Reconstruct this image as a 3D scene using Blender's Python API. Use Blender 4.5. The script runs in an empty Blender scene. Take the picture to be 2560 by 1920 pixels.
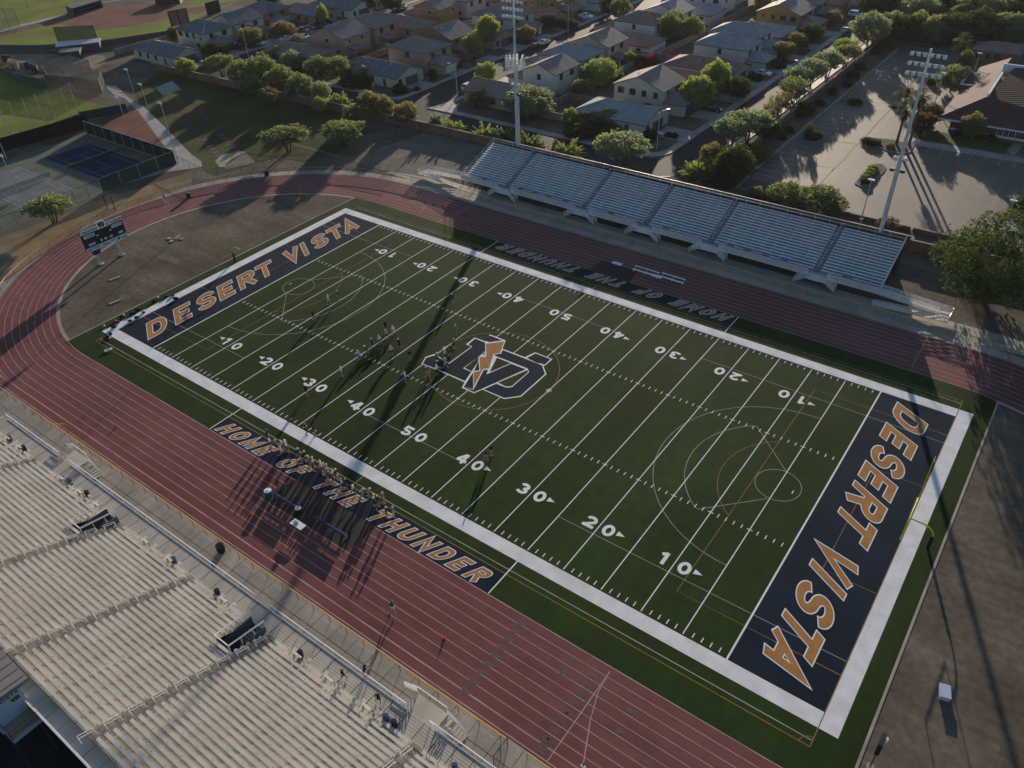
import bpy, bmesh, math, random
from mathutils import Vector, Matrix
R = math.radians
random.seed(7)
sc = bpy.context.scene
COL = sc.collection
# ---------------------------------------------------------------- camera
CAM = (56.3857, -69.3794, 65.6789)
YAW, PITCH, ROLL, FPX = 2.22669, 0.654084, -0.0396379, 1967.36
IW, IH = 2560.0, 1920.0
_f = Vector((math.cos(PITCH)*math.cos(YAW), math.cos(PITCH)*math.sin(YAW), -math.sin(PITCH)))
_r = _f.cross(Vector((0, 0, 1))).normalized()
_u = _r.cross(_f)
_r2 = _r*math.cos(ROLL) + _u*math.sin(ROLL)
_u2 = -_r*math.sin(ROLL) + _u*math.cos(ROLL)
cd = bpy.data.cameras.new("camera")
cam = bpy.data.objects.new("camera", cd)
COL.objects.link(cam)
cam.matrix_world = Matrix(((_r2.x, _u2.x, -_f.x, CAM[0]), (_r2.y, _u2.y, -_f.y, CAM[1]), (_r2.z, _u2.z, -_f.z, CAM[2]), (0, 0, 0, 1)))
cd.sensor_fit = 'HORIZONTAL'
cd.sensor_width = 36.0
cd.lens = 36.0*FPX/IW
cd.clip_start = 0.5
cd.clip_end = 3000
sc.camera = cam
# ---------------------------------------------------------------- light
SUN_EL, SUN_AZ = 9.4, 113.6          # degrees above the horizon, degrees from +X towards +Y
world = bpy.data.worlds.new("World")
sc.world = world
world.use_nodes = True
wn = world.node_tree.nodes
bg = wn["Background"]
sky = wn.new("ShaderNodeTexSky")
sky.sky_type = 'NISHITA'
sky.sun_disc = False
sky.sun_elevation = R(SUN_EL)
sky.sun_rotation = R(90.0 - SUN_AZ)
sky.altitude = 350
sky.air_density = 1.0
sky.dust_density = 0.6
sky.ozone_density = 2.5
world.node_tree.links.new(sky.outputs[0], bg.inputs[0])
bg.inputs[1].default_value = 0.088
sd = bpy.data.lights.new("sun", 'SUN')
sd.energy = 5.0
sd.angle = R(0.5)
sd.color = (1.0, 0.83, 0.66)
sun = bpy.data.objects.new("sun", sd)
COL.objects.link(sun)
_sv = Vector((math.cos(R(SUN_EL))*math.cos(R(SUN_AZ)), math.cos(R(SUN_EL))*math.sin(R(SUN_AZ)), math.sin(R(SUN_EL))))
sun.rotation_euler = (-_sv).to_track_quat('-Z', 'Y').to_euler()
sun.location = (0, 0, 120)
sc.view_settings.view_transform = 'Standard'
sc.view_settings.look = 'None'
sc.view_settings.gamma = 1.0
sc.view_settings.use_curve_mapping = False
sc.view_settings.exposure = 0.70
# ---------------------------------------------------------------- helpers
def G(u, v, z=0.0):
    """ground point (height z) seen at photo pixel u,v"""
    d = _f + _r2*((u-IW/2)/FPX) + _u2*((IH/2-v)/FPX)
    t = (z-CAM[2])/d.z
    return (CAM[0]+d.x*t, CAM[1]+d.y*t)
ZM = dict(R1=(300, 0, 4.6083), R2=(760, 0, 4.6083), R3=(1220, 0, 4.6083), R4=(1680, 0, 4.6083), R5=(2080, 0, 4.6083), R6=(0, 0, 4.6083),
          S1=(1660, 200, 4.6083), S2=(880, 200, 4.6083), S3=(1300, 200, 4.6083), S4=(440, 200, 4.6083), S5=(2080, 200, 4.6083), S6=(0, 240, 4.6083),
          T1=(0, 460, 4.6083), T2=(2080, 460, 4.6083), P=(640, 1040, 6.144), F=(840, 780, 6.506), K=(240, 700, 9.217), N=(640, 1200, 5.53),
          A=(0, 440, 2.572), B=(850, 440, 2.572), C=(1700, 440, 2.572), D=(0, 900, 2.572), E=(850, 900, 2.572), H=(850, 1380, 2.572), L=(1700, 1380, 2.572), I=(0, 1380, 2.572),
          O=(0, 1010, 4.6083), M=(860, 1650, 4.6083), X=(1100, 800, 6.9125), Y=(1490, 640, 8.848), Q=(850, 0, 2.572), W=(1700, 0, 2.572))
def Z(k, x, y, z=0.0):
    o = ZM[k]
    return G(o[0]+x/o[2], o[1]+y/o[2], z)

class MB:
    """collects shapes that become ONE mesh object"""
    def __init__(s): s.v = []; s.f = []; s.m = []; s.cur = 0
    def mat(s, i): s.cur = i; return s
    def add(s, vs, fs):
        b = len(s.v); s.v += [tuple(p) for p in vs]
        for f in fs: s.f.append([b+i for i in f]); s.m.append(s.cur)
        return s
    def box(s, x0, x1, y0, y1, z0, z1):
        return s.add([(x0,y0,z0),(x1,y0,z0),(x1,y1,z0),(x0,y1,z0),(x0,y0,z1),(x1,y0,z1),(x1,y1,z1),(x0,y1,z1)],
                     [(3,2,1,0),(4,5,6,7),(0,1,5,4),(1,2,6,5),(2,3,7,6),(3,0,4,7)])
    def quad(s, a, b, c, d): return s.add([a,b,c,d], [(0,1,2,3)])
    def poly(s, pts, z):
        return s.add([(p[0],p[1],z) for p in pts], [list(range(len(pts)))])
    def prism(s, pts, z0, z1):
        n = len(pts); a = sum(pts[i][0]*pts[(i+1)%n][1]-pts[(i+1)%n][0]*pts[i][1] for i in range(n))
        if a < 0: pts = pts[::-1]
        vs = [(p[0],p[1],z0) for p in pts]+[(p[0],p[1],z1) for p in pts]
        return s.add(vs, [list(range(n))[::-1], list(range(n,2*n))]+[(i,(i+1)%n,n+(i+1)%n,n+i) for i in range(n)])
    def tube(s, p, q, r0, r1=None, n=6, caps=True):
        if r1 is None: r1 = r0
        p = Vector(p); q = Vector(q); d = (q-p)
        if d.length < 1e-6: return s
        d.normalize(); a = d.orthogonal().normalized(); b = d.cross(a)
        vs = []
        for c, r in ((p, r0), (q, r1)):
            for i in range(n):
                t = 2*math.pi*i/n; vs.append(c+a*(r*math.cos(t))+b*(r*math.sin(t)))
        fs = [(i,(i+1)%n,n+(i+1)%n,n+i) for i in range(n)]
        if caps: fs += [list(range(n))[::-1], list(range(n,2*n))]
        return s.add(vs, fs)
    def path(s, pts, r, n=6):
        for a, b in zip(pts, pts[1:]): s.tube(a, b, r, r, n)
        return s
    def ell(s, c, rx, ry, rz, nu=10, nv=6, z0=-1.0):
        vs = []; a0 = math.asin(max(-1, min(1, z0)))
        for j in range(nv+1):
            t = a0+(math.pi/2-a0)*j/nv
            for i in range(nu):
                q = 2*math.pi*i/nu; vs.append((c[0]+rx*math.cos(t)*math.cos(q), c[1]+ry*math.cos(t)*math.sin(q), c[2]+rz*math.sin(t)))
        fs = [(j*nu+i, j*nu+(i+1)%nu, (j+1)*nu+(i+1)%nu, (j+1)*nu+i) for j in range(nv) for i in range(nu)]
        fs.append(list(range(nu))[::-1])
        return s.add(vs, fs)
    def ribbon(s, pts, w, z, closed=False):
        n = len(pts); L = []; Rr = []
        for i in range(n):
            if closed: a, b = pts[(i-1)%n], pts[(i+1)%n]
            else: a, b = pts[max(0,i-1)], pts[min(n-1,i+1)]
            dx, dy = b[0]-a[0], b[1]-a[1]; l = math.hypot(dx, dy) or 1; nx, ny = -dy/l*w/2, dx/l*w/2
            L.append((pts[i][0]+nx, pts[i][1]+ny, z)); Rr.append((pts[i][0]-nx, pts[i][1]-ny, z))
        b = L+Rr; m = n if closed else n-1
        return s.add(b, [(n+i, n+(i+1)%n, (i+1)%n, i) for i in range(m)])
    def line(s, a, b, w, z): return s.ribbon([a, b], w, z)
    def build(s, name, mats, parent=None, off=(0,0,0), smooth=False):
        me = bpy.data.meshes.new(name)
        me.from_pydata([(p[0]-off[0], p[1]-off[1], p[2]-off[2]) for p in s.v], [], s.f)
        if not isinstance(mats, (list, tuple)): mats = [mats]
        for m in mats: me.materials.append(m)
        if any(s.m): me.polygons.foreach_set("material_index", s.m)
        if smooth: me.polygons.foreach_set("use_smooth", [True]*len(me.polygons))
        me.update()
        o = bpy.data.objects.new(name, me); COL.objects.link(o)
        if parent is not None: o.parent = parent
        return o
def tag(o, label=None, cat=None, group=None, kind=None):
    if label: o["label"] = label
    if cat: o["category"] = cat
    if group: o["group"] = group
    if kind: o["kind"] = kind
    return o
def thing(name, label, cat, loc=(0,0,0), rz=0.0, group=None):
    o = bpy.data.objects.new(name, None); COL.objects.link(o)
    o.empty_display_size = 0.3; o.location = loc; o.rotation_euler = (0, 0, rz)
    return tag(o, label, cat, group)
def struct(name, mb, mats): return tag(mb.build(name, mats), kind="structure")
def copy_tree(o, parent=None):
    c = o.copy(); COL.objects.link(c)
    if parent is not None: c.parent = parent
    for ch in list(o.children): copy_tree(ch, c)
    return c
# ---------------------------------------------------------------- materials
MATS = {}
def mat(name, col, rough=0.85, var=0.0, scale=1.0, col2=None, metal=0.0, spec=None, detail=4.0, bump=0.0, fine=0.0, streak=None, bands=0.0):
    """procedural surface: base colour broken up by large patches (var/col2) and fine grain"""
    m = bpy.data.materials.new(name); m.use_nodes = True
    nt = m.node_tree; b = nt.nodes["Principled BSDF"]
    b.inputs["Roughness"].default_value = rough; b.inputs["Metallic"].default_value = metal
    if spec is None: spec = 0.06 if rough >= 0.8 else 0.3
    b.inputs["Specular IOR Level"].default_value = spec
    c1 = (*col, 1)
    if var or col2 or fine:
        tc = nt.nodes.new("ShaderNodeTexCoord")
        n = nt.nodes.new("ShaderNodeTexNoise"); n.inputs["Scale"].default_value = scale; n.inputs["Detail"].default_value = detail
        nt.links.new(tc.outputs["Object"], n.inputs["Vector"])
        rp = nt.nodes.new("ShaderNodeValToRGB")
        lo, hi = (col, col2) if col2 else ([c*(1-var) for c in col], [min(1, c*(1+var)) for c in col])
        rp.color_ramp.elements[0].position = 0.36; rp.color_ramp.elements[1].position = 0.64
        rp.color_ramp.elements[0].color = (*lo, 1); rp.color_ramp.elements[1].color = (*hi, 1)
        nt.links.new(n.outputs["Fac"], rp.inputs["Fac"])
        out = rp.outputs["Color"]
        if fine:
            n2 = nt.nodes.new("ShaderNodeTexNoise"); n2.inputs["Scale"].default_value = scale*14; n2.inputs["Detail"].default_value = 3
            nt.links.new(tc.outputs["Object"], n2.inputs["Vector"])
            mr = nt.nodes.new("ShaderNodeMapRange"); mr.inputs["From Min"].default_value = 0.3; mr.inputs["From Max"].default_value = 0.7
            mr.inputs["To Min"].default_value = 1-fine; mr.inputs["To Max"].default_value = 1+fine
            nt.links.new(n2.outputs["Fac"], mr.inputs["Value"])
            mx = nt.nodes.new("ShaderNodeVectorMath"); mx.operation = 'SCALE'
            nt.links.new(out, mx.inputs[0]); nt.links.new(mr.outputs["Result"], mx.inputs["Scale"])
            out = mx.outputs["Vector"]
        def scale_by(out, fac, lo, hi, f0=0.3, f1=0.7):
            mr = nt.nodes.new("ShaderNodeMapRange"); mr.inputs["From Min"].default_value = f0; mr.inputs["From Max"].default_value = f1; mr.inputs["To Min"].default_value = lo; mr.inputs["To Max"].default_value = hi
            nt.links.new(fac, mr.inputs["Value"]); mx = nt.nodes.new("ShaderNodeVectorMath"); mx.operation = 'SCALE'; nt.links.new(out, mx.inputs[0]); nt.links.new(mr.outputs["Result"], mx.inputs["Scale"]); return mx.outputs["Vector"]
        if streak:                     # long worn streaks: (scale_x, scale_y, angle, strength)
            mp = nt.nodes.new("ShaderNodeMapping"); mp.inputs["Scale"].default_value = (streak[0], streak[1], 1); mp.inputs["Rotation"].default_value = (0, 0, R(streak[2])); nt.links.new(tc.outputs["Object"], mp.inputs["Vector"])
            n3 = nt.nodes.new("ShaderNodeTexNoise"); n3.inputs["Scale"].default_value = 1.0; n3.inputs["Detail"].default_value = 7; n3.inputs["Distortion"].default_value = 0.6; nt.links.new(mp.outputs[0], n3.inputs["Vector"])
            out = scale_by(out, n3.outputs["Fac"], 1-streak[3], 1+streak[3])
        if bands:                      # five-yard turf rolls laid with slightly different pile
            sx = nt.nodes.new("ShaderNodeSeparateXYZ"); nt.links.new(tc.outputs["Object"], sx.inputs[0]); dv = nt.nodes.new("ShaderNodeMath"); dv.operation = 'DIVIDE'; dv.inputs[1].default_value = 4.572; nt.links.new(sx.outputs["X"], dv.inputs[0])
            fl = nt.nodes.new("ShaderNodeMath"); fl.operation = 'FLOOR'; nt.links.new(dv.outputs[0], fl.inputs[0]); wn_ = nt.nodes.new("ShaderNodeTexWhiteNoise"); wn_.noise_dimensions = '1D'; nt.links.new(fl.outputs[0], wn_.inputs["W"])
            out = scale_by(out, wn_.outputs["Value"], 1-bands, 1+bands, 0.0, 1.0)
        nt.links.new(out, b.inputs["Base Color"])
        if bump:
            bp = nt.nodes.new("ShaderNodeBump"); bp.inputs["Strength"].default_value = bump; bp.inputs["Distance"].default_value = 0.05
            nt.links.new(n.outputs["Fac"], bp.inputs["Height"]); nt.links.new(bp.outputs["Normal"], b.inputs["Normal"])
    else:
        b.inputs["Base Color"].default_value = c1
    MATS[name] = m
    return m
M_dirt = mat("dirt", (0.085,0.068,0.050), 0.95, col2=(0.150,0.122,0.092), scale=0.09, fine=0.2, detail=9, streak=(0.05,0.45,28,0.22))
M_dirtlight = mat("sandy_dirt", (0.20,0.165,0.12), 0.95, col2=(0.30,0.25,0.185), scale=0.12, fine=0.14, detail=8)
M_yard = mat("yard_gravel", (0.095,0.08,0.062), 0.95, col2=(0.17,0.14,0.105), scale=0.15, fine=0.25, detail=8, streak=(0.3,0.12,10,0.15))
M_red = mat("infield_clay", (0.13,0.062,0.042), 0.95, col2=(0.19,0.095,0.065), scale=0.10, fine=0.1, detail=7)
M_turf = mat("artificial_turf", (0.0165,0.0345,0.0062), 0.9, col2=(0.0250,0.0500,0.0095), scale=0.05, fine=0.14, detail=8, streak=(0.5,0.035,0,0.12), bands=0.13)
M_grass = mat("grass", (0.034,0.048,0.013), 0.9, col2=(0.078,0.086,0.024), scale=0.07, fine=0.2, detail=8)
M_grassy = mat("outfield_grass", (0.115,0.150,0.022), 0.9, col2=(0.20,0.205,0.038), scale=0.06, fine=0.16, detail=9, streak=(0.25,0.05,25,0.12))
M_track = mat("track_rubber", (0.155,0.060,0.054), 0.85, col2=(0.205,0.086,0.078), scale=0.045, fine=0.09, detail=8, streak=(0.02,0.9,0,0.13))
M_conc = mat("concrete", (0.27,0.235,0.19), 0.75, col2=(0.37,0.325,0.27), scale=0.25, fine=0.1, detail=8, streak=(0.15,0.5,0,0.1), spec=0.25)
M_walk = mat("pavement_concrete", (0.26,0.245,0.22), 0.7, col2=(0.36,0.335,0.30), scale=0.3, fine=0.08, spec=0.3)
M_kerb = mat("kerb_concrete", (0.30,0.28,0.25), 0.9, var=0.12, scale=0.6)
M_asph = mat("asphalt", (0.020,0.020,0.022), 0.8, col2=(0.031,0.031,0.034), scale=0.2, fine=0.1, spec=0.15)
M_lot = mat("worn_asphalt", (0.080,0.069,0.055), 0.72, col2=(0.145,0.125,0.098), scale=0.06, fine=0.14, detail=10, streak=(0.22,0.035,3,0.22), spec=0.28)
M_white = mat("white_paint", (0.78,0.77,0.76), 0.8, var=0.05, scale=0.8, fine=0.05)
M_border = mat("white_turf_border", (0.66,0.66,0.66), 0.9, col2=(0.80,0.80,0.80), scale=0.5, fine=0.07, detail=8)
M_navy = mat("navy_turf", (0.0065,0.0150,0.030), 0.9, col2=(0.0095,0.021,0.040), scale=0.2, fine=0.14, streak=(0.3,0.05,0,0.12))
M_gold = mat("gold_turf", (0.36,0.175,0.062), 0.9, col2=(0.43,0.215,0.080), scale=0.7, fine=0.16)
M_goldline = mat("gold_line_paint", (0.28,0.17,0.06), 0.9, var=0.15, scale=0.6)
M_greyline = mat("grey_line_paint", (0.34,0.36,0.32), 0.9, var=0.15, scale=0.6)
M_lane = mat("lane_line_paint", (0.44,0.33,0.32), 0.9, var=0.2, scale=0.5)
M_teal = mat("faded_teal_paint", (0.115,0.105,0.103), 0.9, col2=(0.165,0.105,0.10), scale=1.2)
M_black = mat("black_paint", (0.012,0.012,0.014), 0.6)
M_alum = mat("sun_tinted_aluminium", (0.58,0.545,0.48), 0.5, col2=(0.68,0.645,0.575), scale=0.35, metal=0.1, spec=0.4)  # warm sun glints tinted into the base colour; the bare metal is neutral
M_alumdeck = mat("sun_tinted_deck", (0.43,0.39,0.32), 0.6, col2=(0.51,0.465,0.39), scale=0.4, metal=0.05, spec=0.3, streak=(0.4,0.1,0,0.1))  # deck carries the same warm sunlight in its base colour
M_alumb = mat("bare_aluminium", (0.76,0.76,0.76), 0.45, var=0.06, scale=0.4, metal=0.1, spec=0.5)
M_steel = mat("galvanised_steel", (0.52,0.54,0.56), 0.45, var=0.08, scale=1.2, metal=0.2)
M_darksteel = mat("dark_steel", (0.05,0.055,0.06), 0.5, var=0.1, scale=1.0, metal=0.3)
M_whitemetal = mat("white_metal", (0.78,0.78,0.77), 0.4, var=0.04, scale=1.0)
M_yellow = mat("yellow_metal", (0.55,0.52,0.03), 0.45, var=0.06, scale=1.0)
M_yrail = mat("yellow_rail_cap", (0.55,0.27,0.025), 0.5, var=0.1, scale=0.7)
M_bwall = mat("brick_wall", (0.16,0.085,0.06), 0.92, col2=(0.215,0.125,0.09), scale=0.5, fine=0.14)
M_bcap = mat("wall_cap", (0.36,0.30,0.25), 0.9, var=0.1, scale=0.6)
M_block = mat("block_fence", (0.20,0.145,0.115), 0.92, col2=(0.26,0.20,0.16), scale=0.5, fine=0.1)
M_glass = mat("window_glass", (0.022,0.027,0.032), 0.12, spec=0.6)
M_tyre = mat("tyre_rubber", (0.012,0.012,0.012), 0.8)
M_tcourt_b = mat("blue_court", (0.017,0.027,0.062), 0.85, var=0.12, scale=0.4)
M_tcourt_g = mat("green_court", (0.105,0.125,0.095), 0.88, col2=(0.145,0.165,0.125), scale=0.2, fine=0.06)
M_tcourt_d = mat("grey_court", (0.155,0.165,0.175), 0.88, var=0.12, scale=0.3)
M_screen = mat("green_windscreen", (0.016,0.036,0.030), 0.8, var=0.15, scale=0.5)
M_bluescreen = mat("blue_windscreen", (0.022,0.045,0.065), 0.8, var=0.15, scale=0.5)
M_bscreen = mat("black_windscreen", (0.012,0.011,0.012), 0.85, var=0.2, scale=0.5)
M_rubbermat = mat("black_rubber_mat", (0.050,0.046,0.038), 0.9, var=0.12, scale=0.5)
M_sand = mat("pit_sand", (0.36,0.31,0.24), 0.95, var=0.15, scale=0.8, fine=0.2, bump=0.5)
M_lawn = mat("lawn", (0.05,0.085,0.02), 0.9, var=0.25, scale=0.3, fine=0.2)
M_blue = mat("blue_plastic", (0.03,0.07,0.22), 0.5, var=0.06, scale=1.0)
M_lens = mat("lamp_lens", (0.75,0.78,0.80), 0.15, spec=0.7)
# ================================================================ GROUND AND SETTING
def rect(x0, x1, y0, y1): return [(x0,y0),(x1,y0),(x1,y1),(x0,y1)]
def arcpts(cx, cy, r, a0, a1, n): return [(cx+r*math.cos(R(a0+(a1-a0)*i/n)), cy+r*math.sin(R(a0+(a1-a0)*i/n))) for i in range(n+1)]
struct("ground", MB().poly(rect(-900, 700, -500, 1100), -0.03), M_dirt)
# neighbourhood yards
struct("yards", MB().poly(rect(-205, 0, 79.9, 420), -0.02), M_yard)
CX = 52.5
def oval(r, ystraight=None, n=40, xr=None):
    y = ystraight if ystraight else r
    return arcpts(CX, 0, r, -90, 90, n) + arcpts(-CX, 0, r, 90, 270, n)
def ring(mb, ro, ri, z, n=48):
    o = oval(ro, n=n); i = oval(ri, n=n); k = len(o)
    mb.add([(p[0],p[1],z) for p in o]+[(p[0],p[1],z) for p in i], [(j,(j+1)%k,k+(j+1)%k,k+j) for j in range(k)])
# concrete apron outside the track, both sides
mb = MB(); ring(mb, 43.3, 41.0, 0.0)
mb.poly(rect(-62, 60, 43.25, 47.2), 0.0)
mb.poly(rect(-75, 75, -46.5, -42.0), 0.004)
ap = struct("pavement", mb, M_conc)
# joints in the near concrete
mb = MB()
for i in range(60): mb.line((-70+i*2.45, -46.4), (-70+i*2.45, -42.4), 0.05, 0.009)
mb.line((-70, -44.35), (70, -44.35), 0.05, 0.0095)
mb.build("expansion_joint", mat("joint_dark", (0.10,0.085,0.07), 0.95), ap)
# track
mb = MB(); ring(mb, 41.2, 31.05, 0.012)
mb.poly([(-60,-41.1),(-60,-42.25),(75,-42.25),(75,-41.1)], 0.0115)
track = struct("running_track", mb, M_track)
mb = MB()
for k in range(10):
    r = 31.25 + k*1.08
    mb.ribbon(oval(r, n=64), 0.065 if k else 0.09, 0.0165, closed=True)
mb.line((-60, -42.05), (75, -42.05), 0.09, 0.0165)
mb.line((-60, -41.95+0.9), (75, -41.95+0.9), 0.06, 0.0165)
mb.build("lane_lines", M_lane, track)
# concrete inner kerb of the bends
mb = MB()
mb.ribbon(arcpts(-CX, 0, 31.0, 101, 259, 60), 0.45, 0.02); mb.ribbon(arcpts(CX, 0, 31.0, -79, 79, 60), 0.45, 0.02)
mb.build("inner_kerb", M_conc, track)
# start / finish lines and faded marks on the near straight
mb = MB()
q1 = [Z('H', 1735, 768), Z('H', 1330, 1350)]; mb.line(q1[0], q1[1], 0.08, 0.0185)
q2 = [Z('H', 1735, 768), Z('H', 1660, 900), Z('H', 1610, 1080), Z('H', 1565, 1360)]; mb.ribbon(q2, 0.08, 0.0187)
mb.line(Z('Y', 1640, 1230), Z('B', 2212, 720), 0.01, 0.0186)
mb.line(Z('C', 1600, 1020), Z('C', 1490, 1230), 0.08, 0.0185)
mb.line(Z('B', 625, 115), Z('B', 505, 245), 0.08, 0.0185)
mb.line((-37.0, 31.2), (-36.0, 40.9), 0.07, 0.0186)
mb.build("start_line", M_lane, track)
mb = MB(); rr = random.Random(4)
for i, (x, y) in enumerate([(790,890),(840,830),(890,765),(935,715),(980,660),(1020,610),(1065,555),(1105,505),(1145,455)]):
    a = Z('H', x, y); mb.add([(a[0]-0.1, a[1]-0.35, .0182), (a[0]+1.25, a[1]+0.28, .0182), (a[0]-0.2, a[1]+0.35, .0182)], [(0,1,2)])
for x, y in [(1300,610),(1450,785),(1610,970),(1870,1030),(1800,1160),(1980,1360),(1495,720)]:
    a = Z('H', x, y); mb.add([(a[0]-0.5, a[1]-0.3, .0183), (a[0]+0.5, a[1]+0.05, .0183), (a[0]-0.3, a[1]+0.4, .0183)], [(0,1,2)])
for x, y in [(20,745),(240,855),(470,968),(705,1085),(945,1210),(1075,968),(1325,1082)]:
    p = (1960+x/4.6083, 600+y/4.6083); a = G(*p); mb.add([(a[0]-0.5, a[1]-0.05, .0184), (a[0]+0.5, a[1]-0.4, .0184), (a[0]+0.4, a[1]+0.45, .0184)], [(0,1,2)])
mb.build("lane_marks", M_teal, track)
# dirt in the D-zones (inside the bends)
mb = MB()
mb.poly([(-58.55, 30.4)] + arcpts(-CX, 0, 30.8, 101.5, 258.5, 50) + [(-58.55,-30.4)], 0.004)
mb.poly([(58.65,-30.4)] + arcpts(CX, 0, 30.8, -78.5, 78.5, 50) + [(58.65,30.4)], 0.004)
dz = struct("infield_dirt", mb, M_dirt)
mb = MB()
mb.box(-58.72, -58.5, -30.4, 30.4, 0.0, 0.05); mb.box(58.5, 58.75, -30.4, 30.4, 0.0, 0.05)
mb.build("field_kerb", M_conc, dz)
# light patches worn in the dirt
mb = MB(); rr = random.Random(9)
for cx, cy, rx, ry in [(63.5,-22.8,1.2,.8),(64.2,-25.2,1.0,.7),(66,-20,2.2,1.2),(61,4.5,.7,.6),(-72,4,2.2,1.2),(-66,11,2.8,1.0),(-68,-6,3.0,.9),(-63,-18,1.2,.7)]:
    pts = []
    for i in range(22):
        t = 2*math.pi*i/22; k = 0.75+0.5*rr.random(); pts.append((cx+rx*k*math.cos(t), cy+ry*k*math.sin(t)))
    mb.poly(pts, 0.008)
mb.build("worn_patch", mat("worn_dirt", (0.125,0.10,0.074), 0.95, col2=(0.165,0.132,0.098), scale=0.5, fine=0.15), dz)
# ---------------------------------------------------------------- football field
field = struct("football_field", MB().poly(rect(-58.6, 58.6, -31.15, 31.15), 0.016), M_turf)
mb = MB()     # broad white frame
for a in (rect(-56.6,56.6,-26.1,-24.384), rect(-56.6,56.6,24.384,26.1), rect(-56.6,-54.864,-24.384,24.384), rect(54.864,56.6,-24.384,24.384)): mb.poly(a, 0.024)
mb.build("white_border", M_border, field)
mb = MB()
for i in range(-9, 10):
    x = i*4.572; mb.line((x, -24.2), (x, 24.2), 0.115, 0.028)
for s in (-1, 1): mb.line((s*45.72, -24.38), (s*45.72, 24.38), 0.19, 0.0285)
mb.build("yard_lines", M_white, field)
mb = MB()
for k in range(-49, 50):
    x = k*0.9144
    if k % 5:
        for y in (-24.1, 23.5, -8.45, 7.85): mb.line((x, y), (x, y+0.6), 0.11, 0.028)
    else:
        for y in (-8.13, 8.13): mb.line((x-0.33, y), (x+0.33, y), 0.11, 0.0305)
for x in (-42.9, 42.9): mb.line((x, -0.28), (x, 0.28), 0.12, 0.028)
for x in (-9.14, 9.14):
    for a in (0, 60, 120): mb.line((x-0.45*math.cos(R(a)), 0.1-0.45*math.sin(R(a))), (x+0.45*math.cos(R(a)), 0.1+0.45*math.sin(R(a))), 0.10, 0.0306+a*2e-6)
mb.build("hash_marks", M_white, field)
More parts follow.
